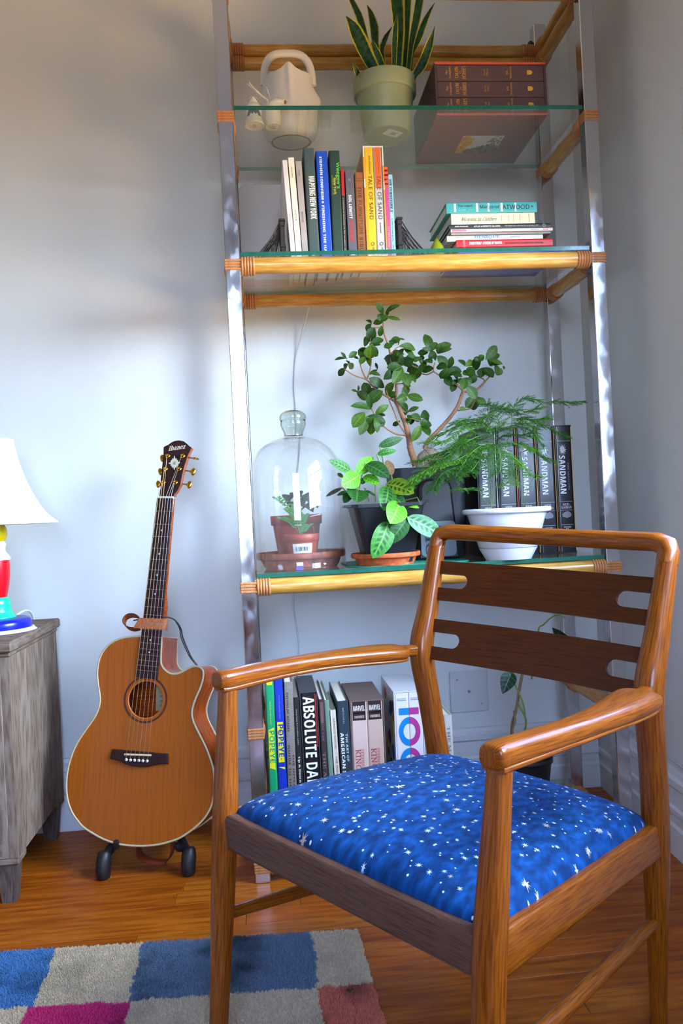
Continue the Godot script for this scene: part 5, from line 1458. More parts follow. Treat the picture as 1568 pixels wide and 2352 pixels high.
# midrib and side veins on a 0..1 leaf; spots adds dark blotches beside the rib
func vein_tex(key: String, base: Color, rib: Color, vein: Color, spots: float, n := 7) -> ImageTexture:
	if texs.has(key):
		return texs[key]
	var im := Image.create(96, 192, false, Image.FORMAT_RGB8)
	var no := FastNoiseLite.new()
	no.seed = 5
	no.frequency = 0.03
	for y in 192:
		for x in 96:
			var u := absf((x + 0.5) / 96.0 - 0.5) * 2.0
			var f := (y + 0.5) / 192.0
			var c := base.lerp(base.darkened(0.3), clampf(0.5 + no.get_noise_2d(x, y), 0.0, 1.0) * 0.6)
			var ph := fposmod((f - u * 0.16) * n, 1.0)
			var dv := minf(ph, 1.0 - ph)
			if dv < 0.10:
				c = c.lerp(vein, (1.0 - dv / 0.10) * 0.6)
			if spots > 0.0 and ph > 0.22 and ph < 0.78 and u > 0.10 and u < 0.52 and f > 0.08 and f < 0.92:
				var e := 1.0 - maxf(absf(ph - 0.5) / 0.28, absf(u - 0.31) / 0.21)
				c = c.lerp(Color("143a12"), clampf(e * 3.0, 0.0, 1.0) * spots)
			if u < 0.07:
				c = c.lerp(rib, 0.8 * (1.0 - u / 0.07))
			im.set_pixel(x, y, c)
	im.generate_mipmaps()
	texs[key] = ImageTexture.create_from_image(im)
	return texs[key]


func ficus(at: Vector3) -> void:
	var o := thing("ficus", "small leaved bonsai ficus growing from the large dark navy planter", "plant", at)
	var bark := textured("ficus bark", noise_tex("ficus bark", Vector2i(256, 256), 0.05, [[0.0, "6b4630"], [0.5, "96684a"], [1.0, "b08a68"]], 4, 81), Vector3(30, 14, 1), 0.8)
	var m := Sh.new()
	var i := 0
	var first := true
	while i < FICUS_BRANCHES.size():
		var n := int(FICUS_BRANCHES[i])
		var r0: float = FICUS_BRANCHES[i + 1]
		var r1: float = FICUS_BRANCHES[i + 2]
		var pts := []
		for k in n:
			var q := i + 3 + k * 3
			pts.append(Vector3(FICUS_BRANCHES[q], FICUS_BRANCHES[q + 1], FICUS_BRANCHES[q + 2]) - at)
		i += 3 + n * 3
		pts = spline(pts, 4)
		var rad := []
		for k in pts.size():
			var t := float(k) / (pts.size() - 1)
			rad.append(lerpf(r0, r1, pow(t, 0.7)) * (1.0 + 0.06 * sin(k * 2.3)))
		m = Sh.new()
		m.tube(pts, rad, 10)
		put("trunk" if first else "branch", m.done(), bark, o)
		first = false
	# the swollen foot
	m = Sh.new()
	var body := []
	for k in range(0, FICUS_CAUDEX.size(), 3):
		body.append(Vector3(FICUS_CAUDEX[k], FICUS_CAUDEX[k + 1], FICUS_CAUDEX[k + 2]) - at)
	m.tube(spline([body[0] + Vector3(0.01, -0.02, 0.01), body[1] + Vector3(0.012, 0, 0), body[2] + Vector3(0.012, -0.012, 0), body[3] + Vector3(0, -0.020, 0), body[4] + Vector3(0, -0.022, 0), body[5] + Vector3(0, -0.03, 0)], 5), [0.016, 0.017, 0.018, 0.019, 0.020, 0.0205, 0.021, 0.0215, 0.022, 0.0225, 0.023, 0.0235, 0.024, 0.0245, 0.0245, 0.024, 0.0235, 0.023, 0.0225, 0.022, 0.021, 0.020, 0.019, 0.018, 0.017, 0.016], 16)
	put("caudex", m.done(), textured("caudex bark", noise_tex("caudex bark", Vector2i(256, 256), 0.04, [[0.0, "5f5348"], [0.5, "877866"], [1.0, "a29480"]], 4, 82), Vector3(12, 10, 1), 0.85), o)
	var tex := vein_tex("ficus leaf", Color("38581a"), Color("6a8a34"), Color("466a22"), 0.0, 9)
	var kinds := [leaf_mat("ficus a", Color(1, 1, 1), tex), leaf_mat("ficus b", Color(0.8, 0.9, 0.72), tex), leaf_mat("ficus c", Color(1.25, 1.2, 0.9), tex), leaf_mat("ficus d", Color(0.68, 0.78, 0.7), tex)]
	var rng := RandomNumberGenerator.new()
	rng.seed = 3
	for k in range(0, FICUS_LEAVES.size(), 7):
		var a := Vector3(FICUS_LEAVES[k], FICUS_LEAVES[k + 1], FICUS_LEAVES[k + 2]) - at
		var b := Vector3(FICUS_LEAVES[k + 3], FICUS_LEAVES[k + 4], FICUS_LEAVES[k + 5]) - at
		b += (b - a) * 0.10
		m = Sh.new()
		var up := Vector3(rng.randf_range(-0.4, 0.5), rng.randf_range(0.0, 0.6), 1.0)
		leaf(m, a, b, FICUS_LEAVES[k + 6] * 1.38, up, rng.randf_range(0.02, 0.14), rng.randf_range(0.1, 0.3), 1.12, 8, 4, 0.68)
		put("leaf", m.done(), kinds[[0, 0, 1, 3, 3, 0, 2, 1][rng.randi() % 8]], o)
		if k % 14 == 0:
			# a partner on the other side of the twig
			m = Sh.new()
			var turned := (b - a).rotated(Vector3(0, 0, 1), rng.randf_range(0.9, 1.9) * (1.0 if rng.randf() < 0.5 else -1.0)) * rng.randf_range(0.6, 0.9)
			leaf(m, a, a + turned + Vector3(0, 0, -0.008), FICUS_LEAVES[k + 6] * 1.2, Vector3(rng.randf_range(-0.4, 0.4), 0.4, 1.0), 0.08, 0.2, 1.12, 8, 4, 0.68)
			put("leaf", m.done(), kinds[3 if rng.randf() < 0.5 else 1], o)


func maranta(at: Vector3) -> void:
	var o := thing("prayer_plant", "prayer plant with striped drooping leaves in the black square pot", "plant", at)
	var m := Sh.new()
	var i := 0
	while i < MARANTA_STEMS.size():
		var n := int(MARANTA_STEMS[i])
		var pts := []
		for k in n:
			var q := i + 1 + k * 3
			pts.append(Vector3(MARANTA_STEMS[q], MARANTA_STEMS[q + 1], MARANTA_STEMS[q + 2]) - at)
		i += 1 + n * 3
		m = Sh.new()
		m.tube(spline(pts, 5), 0.0016, 8)
		put("stem", m.done(), hexm("6a8a3a", 0.6), o)
	var dark := vein_tex("maranta dark", Color("2c6a26"), Color("78a848"), Color("4c8a3a"), 0.55)
	var tex := vein_tex("maranta bright", Color("4f9c22"), Color("a8cc50"), Color("86c040"), 0.25)
	var mids := vein_tex("maranta mid", Color("357a28"), Color("8ab850"), Color("5c9a3c"), 0.8)
	var yel := vein_tex("maranta yellow", Color("6f9420"), Color("b0a830"), Color("b89a38"), 0.85)
	var pale := vein_tex("maranta pale", Color("5f9068"), Color("a0c0a0"), Color("84ac88"), 0.45)
	var brown := vein_tex("maranta dry", Color("8a6a48"), Color("a88a60"), Color("7a5a38"), 0.0)
	var old := vein_tex("maranta old", Color("4a5230"), Color("6a6a40"), Color("565c38"), 0.0)
	var ms := [leaf_mat("m0", Color.WHITE, mids), leaf_mat("m1", Color(1.1, 1.1, 1), tex), leaf_mat("m2", Color(0.8, 0.8, 0.8), dark), leaf_mat("m3", Color.WHITE, brown, 0.7), leaf_mat("m4", Color.WHITE, yel), leaf_mat("m5", Color.WHITE, pale), leaf_mat("m6", Color.WHITE, old, 0.7)]
	var rng := RandomNumberGenerator.new()
	rng.seed = 12
	for k in range(0, MARANTA_LEAVES.size(), 8):
		var a := Vector3(MARANTA_LEAVES[k], MARANTA_LEAVES[k + 1], MARANTA_LEAVES[k + 2]) - at
		var b := Vector3(MARANTA_LEAVES[k + 3], MARANTA_LEAVES[k + 4], MARANTA_LEAVES[k + 5]) - at
		m = Sh.new()
		leaf(m, a, b, MARANTA_LEAVES[k + 6] * 1.28, Vector3(rng.randf_range(-0.1, 0.4), rng.randf_range(0.1, 0.55), 1.0), rng.randf_range(0.05, 0.14), rng.randf_range(0.05, 0.25), 0.90, 12, 6, 0.62)
		put("leaf", m.done(), ms[int(MARANTA_LEAVES[k + 7])], o)


func snake_plant(at: Vector3) -> void:
	var o := thing("snake_plant", "snake plant with yellow edged upright blades in the sage green pot", "plant", at)
	var im := Image.create(64, 128, false, Image.FORMAT_RGB8)
	var no := FastNoiseLite.new()
	no.seed = 4
	no.frequency = 0.06
	for y in 128:
		for x in 64:
			var u := absf((x + 0.5) / 64.0 - 0.5) * 2.0
			var c := Color("14301e").lerp(Color("27502e"), clampf(0.5 + no.get_noise_2d(x * 0.4, y * 2.0), 0, 1))
			var lim := 0.75 + 0.05 * no.get_noise_2d(y * 1.5, 7.0)
			im.set_pixel(x, y, c.lerp(Color("b8a61c"), clampf((u - lim) * 12.0, 0.0, 1.0)))
	texs["snake"] = ImageTexture.create_from_image(im)
	var sm := leaf_mat("snake", Color.WHITE, texs["snake"], 0.45)
	var i := 0
	var c := 0
	while i < SNAKE_LEAVES.size():
		var n := int(SNAKE_LEAVES[i])
		var rows := []
		var prev := Vector3.ZERO
		for k in n:
			var q := i + 1 + k * 4
			var p := Vector3(SNAKE_LEAVES[q], SNAKE_LEAVES[q + 1], SNAKE_LEAVES[q + 2]) - at
			var half: float = SNAKE_LEAVES[q + 3]
			var nx := Vector3(SNAKE_LEAVES[mini(q + 4, i + 1 + (n - 1) * 4)], SNAKE_LEAVES[mini(q + 5, i + 2 + (n - 1) * 4)], 0)
			var t := (p - prev) if k > 0 else Vector3(0, 1, 0)
			t = Vector3(t.x, t.y, 0).normalized()
			prev = p
			var s := Vector3(t.y, -t.x, 0.0)
			var row := PackedVector3Array()
			for j in 7:
				var f := (j / 6.0 - 0.5) * 2.0
				row.append(p - s * (half * f) + Vector3(0, 0, half * 0.45 * (f * f - 0.4)) * (1.0 if c % 2 == 0 else -0.6))
			rows.append(row)
		# run the foot down into the soil
		var foot := PackedVector3Array()
		for v in rows[0]:
			foot.append(v + Vector3((v.x * -0.25), -0.035, -v.z * 0.2))
		rows.push_front(foot)
		i += 1 + n * 4
		c += 1
		var m := Sh.new()
		m.sheet(rows)
		put("leaf", m.done(), sm, o)


# a cloud of feathery fronds: stems stay single parts, the needles are one mass per frond
func asparagus_fern(at: Vector3) -> void:
	var o := thing("asparagus_fern", "feathery asparagus fern spreading over the white pot", "fern", at)
	var rng := RandomNumberGenerator.new()
	rng.seed = 29
	var green := leaf_mat("fern a", Color("2c5e18"), null, 0.55)
	var light := leaf_mat("fern b", Color("47801c"), null, 0.55)
	var fronds := []
	for f in FERN_FRONDS:
		var pts := []
		for k in range(1, f.size(), 3):
			pts.append(Vector3(f[k], f[k + 1], f[k + 2]) - at)
		fronds.append([f[0], pts])
	for f in fronds:
		var pts := spline(f[1], 8)
		var m := Sh.new()
		m.tube(pts, 0.0008, 6)
		put("stem", m.done(), hexm("5a7a30", 0.6), o)
		if f[0] < 0.5:
			continue
		m = Sh.new()
		m.smooth()
		var total := 0.0
		for k in pts.size() - 1:
			total += pts[k].distance_to(pts[k + 1])
		var np := int(total / 0.0026)
		for s in np:
			var t := pow((s + 0.5) / np, 0.9)
			if t < 0.12:
				continue
			var fi := t * (pts.size() - 1)
			var p: Vector3 = pts[int(fi)].lerp(pts[mini(int(fi) + 1, pts.size() - 1)], fi - int(fi))
			var dir: Vector3 = (pts[mini(int(fi) + 1, pts.size() - 1)] - pts[int(fi)]).normalized()
			var side := dir.cross(Vector3.UP).normalized()
			var sg := 1.0 if s % 2 == 0 else -1.0
			var len: float = f[0] * 0.042 * (1.0 - 0.6 * absf(t - 0.55)) * rng.randf_range(0.6, 1.15)
			var out := (side * sg * 0.85 + dir * 0.6 + Vector3(0, rng.randf_range(-0.35, 0.15), 0)).normalized()
			# a twig with needles both sides
			var e := p + out * len
			needle(m, p, e, 0.00035)
			var nn := int(len / 0.0017)
			for q in nn:
				var base := p + out * (len * (q + 0.6) / nn)
				var nd := (out * 0.75 + (dir if q % 2 == 0 else -dir) * 0.8 + Vector3(rng.randf_range(-0.3, 0.3), rng.randf_range(-0.4, 0.4), rng.randf_range(-0.3, 0.3))).normalized()
				needle(m, base, base + nd * (0.0075 * rng.randf_range(0.6, 1.1)), 0.0006)
		var nl := put("needles", m.done(), light if rng.randf() < 0.35 else green, o)
		nl.set_meta("kind", "stuff")


func needle(m: Sh, a: Vector3, b: Vector3, w: float) -> void:
	var s := (b - a).cross(Vector3(0.3, 0.5, 0.8)).normalized() * w
	var u := (b - a).cross(s).normalized() * w
	m.tri(a - s, a + s, b)
	m.tri(a - u, a + u, b)


# ---------------------------------------------------------------- things on the plant shelf

func pot_round(o: Node3D, called: String, prof: Array, m: Material, seg := 48) -> void:
	var s := Sh.new()
	for q in prof:
		s.lathe(q, seg)
	put(called, s.done(), m, o)


func saucer(label: String, at: Vector3, r: float, h: float, clay: Material) -> void:
	var o := thing("saucer", label, "saucer", at, "terracotta saucers")
	pot_round(o, "dish", [[Vector2(0, 0.0), Vector2(r * 0.80, 0.0)], [Vector2(r * 0.80, 0), Vector2(r * 0.88, h * 0.55)], [Vector2(r * 0.88, h * 0.55), Vector2(r * 0.985, h * 0.62), Vector2(r, h * 0.70), Vector2(r, h * 0.92), Vector2(r * 0.985, h), Vector2(r * 0.955, h), Vector2(r * 0.94, h * 0.93)], [Vector2(r * 0.94, h * 0.93), Vector2(r * 0.84, 0.006)], [Vector2(r * 0.84, 0.006), Vector2(0, 0.006)]], clay)


func build_plant_shelf_things() -> void:
	var y := LV4 + 0.0301
	var clay := textured("clay", noise_tex("clay", Vector2i(256, 256), 0.02, [[0.0, "8e3c18"], [0.4, "b0501f"], [0.7, "bd5e2c"], [1.0, "c98a68"]], 5, 91), Vector3(7, 7, 1), 0.75)
	var dull := textured("old clay", noise_tex("old clay", Vector2i(256, 256), 0.02, [[0.0, "6a2c16"], [0.5, "8a3c20"], [1.0, "a05c40"]], 5, 92), Vector3(6, 6, 1), 0.6)
	var soil := textured("soil", noise_tex("soil", Vector2i(256, 256), 0.08, [[0.0, "171310"], [0.5, "2c241d"], [1.0, "4a3e30"]], 4, 93), Vector3(12, 12, 1), 0.95)
	# bell jar
	var jx := 0.143
	var jz := -0.165
	saucer("wide dark terracotta saucer under the glass bell jar", Vector3(jx + 0.004, y, jz), 0.111, 0.040, dull)
	var o := thing("bell_jar", "clear glass bell jar with round knob over two small potted plants", "cloche", Vector3(jx, y, jz))
	var glass := clear_glass("jar glass", Color(0.96, 1.0, 0.98, 0.02), 0.0)
	var prof := [Vector2(0.1165, 0.0), Vector2(0.1185, 0.002), Vector2(0.1160, 0.006), Vector2(0.1155, 0.02), Vector2(0.1155, 0.10), Vector2(0.1155, 0.20), Vector2(0.1145, 0.225), Vector2(0.1105, 0.250), Vector2(0.1030, 0.272), Vector2(0.0920, 0.291), Vector2(0.0770, 0.306), Vector2(0.0580, 0.3165), Vector2(0.0400, 0.3215), Vector2(0.0290, 0.3230)]
	var s := Sh.new()
	s.lathe(prof, 72)
	var inner := []
	for k in range(prof.size() - 1, -1, -1):
		inner.append(Vector2(prof[k].x - 0.0028, maxf(prof[k].y - 0.0022, 0.0003)))
	s.lathe(inner, 72)
	put("dome", s.done(), glass, o)
	s = Sh.new()
	s.lathe(spline([Vector2(0.0290, 0.3230), Vector2(0.0240, 0.3270), Vector2(0.0240, 0.334), Vector2(0.0285, 0.345), Vector2(0.0325, 0.356), Vector2(0.0318, 0.3625), Vector2(0.0312, 0.3655), Vector2(0.0338, 0.371), Vector2(0.0325, 0.380), Vector2(0.0250, 0.3880), Vector2(0.0130, 0.3920), Vector2(0.0001, 0.3930)], 5), 48)
	s.lathe(spline([Vector2(0.0001, 0.3895), Vector2(0.0130, 0.3885), Vector2(0.0230, 0.3855), Vector2(0.0290, 0.378), Vector2(0.0280, 0.366), Vector2(0.0285, 0.356), Vector2(0.0245, 0.345), Vector2(0.0200, 0.334), Vector2(0.0195, 0.328), Vector2(0.010, 0.3225), Vector2(0.0001, 0.3215)], 5), 48)
	put("knob", s.done(), clear_glass("knob glass", Color(0.97, 1.0, 0.99, 0.0), 0.05), o)
	put("price_tag", box_mesh(Vector3(0.016, 0.010, 0.0008), 0.0, Vector3(-0.006, 0.006, 0.1192)), hexm("5a4a86", 0.5), o)
	# the two small pots in the jar
	var red := hexm("94341a", 0.5)
	var p1 := thing("flower_pot", "rust plastic flower pot at the back inside the bell jar", "flower pot", Vector3(jx - 0.002, y + 0.0062, jz - 0.041), "rust plastic pots in the bell jar")
	pot_round(p1, "pot_body", [[Vector2(0, 0.002), Vector2(0.046, 0.002)], [Vector2(0.046, 0.0), Vector2(0.060, 0.100)], [Vector2(0.060, 0.100), Vector2(0.0645, 0.101), Vector2(0.0660, 0.124), Vector2(0.0635, 0.125), Vector2(0.0620, 0.121)], [Vector2(0.0620, 0.121), Vector2(0.0590, 0.104)]], red)
	pot_round(p1, "soil", [[Vector2(0.060, 0.108), Vector2(0.03, 0.111), Vector2(0, 0.112)]], soil)
	var p2 := thing("flower_pot", "smaller rust pot with white barcode sticker at the front inside the bell jar", "flower pot", Vector3(jx + 0.004, y + 0.0062, jz + 0.067), "rust plastic pots in the bell jar")
	pot_round(p2, "pot_body", [[Vector2(0, 0.002), Vector2(0.030, 0.002)], [Vector2(0.030, 0.0), Vector2(0.0395, 0.060)], [Vector2(0.0395, 0.060), Vector2(0.0425, 0.061), Vector2(0.0435, 0.078), Vector2(0.0415, 0.079), Vector2(0.0400, 0.075)], [Vector2(0.0400, 0.075), Vector2(0.038, 0.064)]], red)
	pot_round(p2, "soil", [[Vector2(0.039, 0.066), Vector2(0.02, 0.069), Vector2(0, 0.070)]], soil)
	var lab := Sh.new()
	var rows := []
	for k in 2:
		var row := PackedVector3Array()
		for j in 9:
			var a := PI * 0.5 - 0.62 + 1.24 * j / 8.0
			var r := lerpf(0.0345, 0.0405, 1.0 - k)
			row.append(Vector3(cos(a) * r, 0.056 - 0.038 * k, sin(a) * r + 0.0006))
		rows.append(row)
	lab.sheet(rows)
	var lb := put("sticker", lab.done(), hexm("dfe2e6", 0.5), p2)
	for k in 14:
		var a := PI * 0.5 + 0.40 - 0.80 * k / 13.0
		if k % 5 != 2:
			put("bar", box_mesh(Vector3([0.0012, 0.0007, 0.0018][k % 3], 0.010, 0.0006)), hexm("23262a", 0.6), lb, Transform3D(Basis(Vector3.UP, PI * 0.5 - a), Vector3(cos(a) * 0.0401, 0.044, sin(a) * 0.0401 + 0.0004)))
	# fern-leaved seedling and a dark begonia
	var f := thing("seedling", "fern-leaved seedling in the smaller pot inside the bell jar", "plant", Vector3(jx + 0.004, y + 0.074, jz + 0.067))
	var rng := RandomNumberGenerator.new()
	rng.seed = 6
	var fg := leaf_mat("seedling", Color("4e8a44"), null, 0.5)
	for q in [[-0.055, 0.100, -0.03], [-0.030, 0.070, 0.0], [-0.010, 0.080, -0.03], [0.012, 0.055, -0.02], [-0.045, 0.050, -0.02], [0.02, 0.03, 0.0]]:
		var stem := spline([Vector3(0, -0.004, 0), Vector3(q[0] * 0.35, q[1] * 0.65, q[2] * 0.4), Vector3(q[0], q[1], q[2])], 6)
		var m := Sh.new()
		m.tube(stem, 0.0008, 6)
		put("stem", m.done(), hexm("6a7a40", 0.6), f)
		m = Sh.new()
		for k in range(5, stem.size()):
			for sg in [-1.0, 1.0]:
				var d := Vector3(sg * 0.011, 0.004, 0.006 * sg)
				leaf(m, stem[k], stem[k] + d, 0.006, Vector3(0, 0.5, 1), 0.05, 0.1, 0.8, 4, 2)
		put("leaflets", m.done(), fg, f)
	var bg := thing("begonia", "dark crinkled begonia in the back pot inside the bell jar", "plant", Vector3(jx - 0.002, y + 0.117, jz - 0.041))
	var bt := vein_tex("begonia", Color("3a3a26"), Color("7a4030"), Color("5a5a3a"), 0.0, 5)
	var bm := leaf_mat("begonia", Color.WHITE, bt, 0.6)
	for q in [[-0.020, 0.062, 0.02, 0.030], [0.000, 0.068, 0.0, 0.036], [0.022, 0.060, 0.015, 0.034], [0.036, 0.046, 0.02, 0.030], [0.008, 0.050, 0.03, 0.030], [0.026, 0.036, 0.03, 0.028], [-0.012, 0.044, 0.03, 0.028]]:
		var m := Sh.new()
		m.tube(spline([Vector3(0, -0.006, 0), Vector3(q[0] * 0.4, q[1] * 0.6, q[2] * 0.4), Vector3(q[0], q[1], q[2])], 5), 0.0013, 6)
		put("stem", m.done(), hexm("7a2c22", 0.6), bg)
		m = Sh.new()
		leaf(m, Vector3(q[0] * 0.9, q[1] + 0.004, q[2]), Vector3(q[0] * 1.35 + 0.006, q[1] - 0.016, q[2] + 0.018), q[3], Vector3(0, 0.8, 0.7), 0.2, 0.35, 0.8, 10, 6)
		put("leaf", m.done(), bm, bg)
	# black square pot of the prayer plant, on its saucer, on a green mat
	var mx := 0.352
	var mz := -0.105
	o = thing("green_mat", "thin teal green mat under the terracotta saucer and planter", "mat", Vector3(0.40, y, -0.15))
	var mm := Sh.new()
	mm.slab(round_rect(0.30, 0.26, 0.06, 8), 0.0, 0.0016, 0.0004, Transform3D(Basis(Vector3(1, 0, 0), Vector3(0, 0, -1), Vector3(0, 1, 0)), Vector3(0, 0, 0)))
	put("sheet", mm.done(), hexm("1f7f68", 0.55), o)
	saucer("round terracotta saucer under the black square pot", Vector3(mx - 0.004, y + 0.0017, mz + 0.02), 0.084, 0.029, clay)
	o = thing("square_pot", "black plastic square pot on the terracotta saucer", "flower pot", Vector3(mx, y + 0.0080, mz + 0.02))
	s = Sh.new()
	var black := hexm("15171b", 0.35)
	var lv := [[0.054, 0.0], [0.056, 0.018], [0.0595, 0.018], [0.0830, 0.132], [0.0865, 0.132], [0.0870, 0.140], [0.0840, 0.140], [0.0820, 0.134], [0.074, 0.09]]
	for k in lv.size() - 1:
		var rr := []
		for q in [lv[k], lv[k + 1]]:
			var ring := PackedVector3Array()
			for pnt in round_rect(q[0] * 2.0, q[0] * 2.0, q[0] * 0.22, 4):
				ring.append(Vector3(pnt.x, q[1], -pnt.y))
			rr.append(ring)
		s.grid(rr, true, false)
	put("pot_body", s.done(), black, o)
	s = Sh.new()
	s.box(Vector3(0, 0.120, 0), Vector3(0.150, 0.004, 0.150))
	put("soil", s.done(), soil, o)
	s = Sh.new()
	s.box(Vector3(0, 0.002, 0), Vector3(0.1, 0.004, 0.1))
	put("pot_base", s.done(), black, o)
	put("rim_tab", box_mesh(Vector3(0.020, 0.006, 0.05), 0.001, Vector3(-0.093, 0.137, 0.02)), black, o)
	put("rim_tab", box_mesh(Vector3(0.022, 0.005, 0.05), 0.001, Vector3(0.094, 0.141, 0.0)), black, o)
	maranta(Vector3(mx, y + 0.13, mz))
	# dark planter with the ficus
	o = thing("planter", "large matte navy planter with rounded corners at the back of the plant shelf", "planter", Vector3(0.492, y + 0.0017, -0.262))
	s = Sh.new()
	for q in [[0.0, 0.088, 0.236, 0.100], [0.236, 0.100, 0.2365, 0.094], [0.2365, 0.094, 0.20, 0.090]]:
		var rr := []
		for e in [[q[0], q[1]], [q[2], q[3]]]:
			var ring := PackedVector3Array()
			for pnt in round_rect(e[1] * 2.0, e[1] * 1.46, 0.030, 6):
				ring.append(Vector3(pnt.x, e[0], -pnt.y))
			rr.append(ring)
		s.grid(rr, true, true)
	put("planter_body", s.done(), hexm("191b22", 0.55), o)
	s = Sh.new()
	s.slab(round_rect(0.184, 0.134, 0.028, 5), 0.205, 0.212, 0.0, Transform3D(Basis(Vector3(1, 0, 0), Vector3(0, 0, -1), Vector3(0, 1, 0)), Vector3.ZERO))
	put("soil", s.done(), soil, o)
	ficus(Vector3(0.40, y + 0.21, -0.255))
	# the arch-topped black device with a grey label
	o = thing("black_device", "black arch-topped plastic device with a grey lettered label beside the black pot", "device", Vector3(0.492, y + 0.0017, -0.160))
	s = Sh.new()
	var arch := PackedVector2Array([Vector2(-0.054, 0.0), Vector2(0.054, 0.0)])
	for k in 15:
		var a := PI * k / 14.0
		arch.append(Vector2(signf(cos(a)) * pow(absf(cos(a)), 0.55) * 0.0425, 0.150 + pow(sin(a), 0.6) * 0.054))
	s.slab(arch, -0.020, 0.020, 0.006, Transform3D.IDENTITY, true)
	put("case", s.done(), hexm("0e0f13", 0.4), o)
	s = Sh.new()
	s.slab(round_rect(0.090, 0.088, 0.012), 0.0, 0.0012, 0.0004, T(Vector3(0, 0.052, 0.0200)))
	var gl := put("label_plate", s.done(), hexm("6d757c", 0.5), o)
	text(gl, "BIG", hexm("2a2d31", 0.6), Transform3D(DOWN, Vector3(-0.026, 0.050, 0.0214)), 0.070, 0.016, "Droid Sans", true)
	text(gl, "016", hexm("2a2d31", 0.6), Transform3D(DOWN, Vector3(0.004, 0.050, 0.0214)), 0.070, 0.016, "Droid Sans", true)
	# white pot
	o = thing("white_pot", "glossy white plastic pot with flared rim in front of the black volumes", "flower pot", Vector3(0.642, y, -0.050))
	pot_round(o, "pot_body", [[Vector2(0, 0.001), Vector2(0.054, 0.001)], [Vector2(0.054, 0.0), Vector2(0.0565, 0.004), Vector2(0.0700, 0.028)], [Vector2(0.0665, 0.028), Vector2(0.0700, 0.030), Vector2(0.0925, 0.104), Vector2(0.0950, 0.110)], [Vector2(0.0950, 0.110), Vector2(0.1035, 0.111), Vector2(0.1060, 0.114), Vector2(0.1060, 0.119), Vector2(0.1040, 0.1225), Vector2(0.0985, 0.1230), Vector2(0.0955, 0.120), Vector2(0.088, 0.10)]], hexm("dfe2ea", 0.3), 64)
	pot_round(o, "soil", [[Vector2(0.089, 0.103), Vector2(0.05, 0.106), Vector2(0, 0.107)]], soil)
	asparagus_fern(Vector3(0.642, y + 0.107, -0.050))
	# five black slipcased volumes
	var cx := [0.6311, 0.6849, 0.7372, 0.7880, 0.8362]
	var tk := [0.0520, 0.0505, 0.0505, 0.0480, 0.0445]
	var edge := ["b8b4ae", "c8501c", "c08a30", "b07a2c", "c8a468"]
	var where := ["leftmost of the five black slipcases, mostly behind the fern", "second from the left of the five black slipcases, behind the fern stems", "middle one of the five black slipcases, behind the white pot", "fourth from the left of the five black slipcases", "rightmost of the five black slipcases, next to the chrome post"]
	var num := ["I", "II", "III", "IV", "V"]
	for k in 5:
		var ca := slipcase(where[k], Vector3(cx[k], y, -0.165), 0.0, tk[k], 0.3285, 0.177, 0.0026, hexm("141416", 0.35), "black slipcases on the plant shelf")
		put("case_edge", box_mesh(Vector3(0.0022, 0.320, 0.0008), 0.0, Vector3(tk[k] * 0.5 - 0.0013, 0.164, 0.0003)), hexm(edge[k], 0.5), ca)
		var t2: float = tk[k] - 0.0056
		var bk := book("black %s volume with curved white title, inside the %s black slipcase" % [["shiny", "silver-starred", "white-flowered", "white-figured", "white-burst"][k], ["leftmost", "second", "middle", "fourth", "rightmost"][k]], "volumes in the black slipcases", Vector3(cx[k], y + 0.0028, -0.165), 0.0, Vector3(t2, 0.3225, 0.165), hexm("16161a", 0.28), false, [["SANDMAN", 0.385, 0.305, 0.0150, "e6e6ea", "S", -0.0055], ["THE ABSOLUTE", 0.40, 0.22, 0.0035, "8c8c92", "F", 0.0095], ["NEIL", 0.625, 0.060, 0.0058, "cfcfd4", "F", 0.0, true], ["GAIMAN", 0.648, 0.085, 0.0058, "cfcfd4", "F", 0.0, true], ["VOLUME", 0.805, 0.06, 0.0030, "cfcfd4", "F", 0.0, true], [num[k], 0.83, 0.0, 0.0090, "e0e0e4", "F", 0.0, true]], [[0.115, 0.118, "b8b8bc"], [0.600, 0.603, "b8b8bc"], [0.668, 0.671, "9a9a9e"], [0.785, 0.788, "b8b8bc"]])
		# the silver emblem under the head and the ornament under the author's name
		var em := PackedVector2Array()
		var r2 := RandomNumberGenerator.new()
		r2.seed = 60 + k
		var spikes: int = [9, 7, 6, 8, 13][k]
		for j in spikes * 2:
			var a := TAU * j / (spikes * 2)
			em.append(Vector2(cos(a) * 0.0100, sin(a) * 0.0155) * (r2.randf_range(0.85, 1.1) if j % 2 == 0 else r2.randf_range(0.35, 0.6)))
		var es := Sh.new()
		es.slab(em, 0.0, 0.0005)
		put("emblem", es.done(), hexm("c9c9ce", 0.3), bk, T(Vector3(-0.003, 0.3225 * 0.815, 0.0007)))
		var orn := PackedVector2Array()
		for j in 22:
			var a := TAU * j / 22.0
			orn.append(Vector2(cos(a) * 0.0145, sin(a) * 0.0095) * r2.randf_range(0.72, 1.0))
		es = Sh.new()
		es.slab(orn, 0.0, 0.0005)
		put("ornament", es.done(), hexm("8e8e93", 0.4), bk, T(Vector3(0, 0.3225 * 0.293, 0.0007)))


# ---------------------------------------------------------------- things on the top shelf

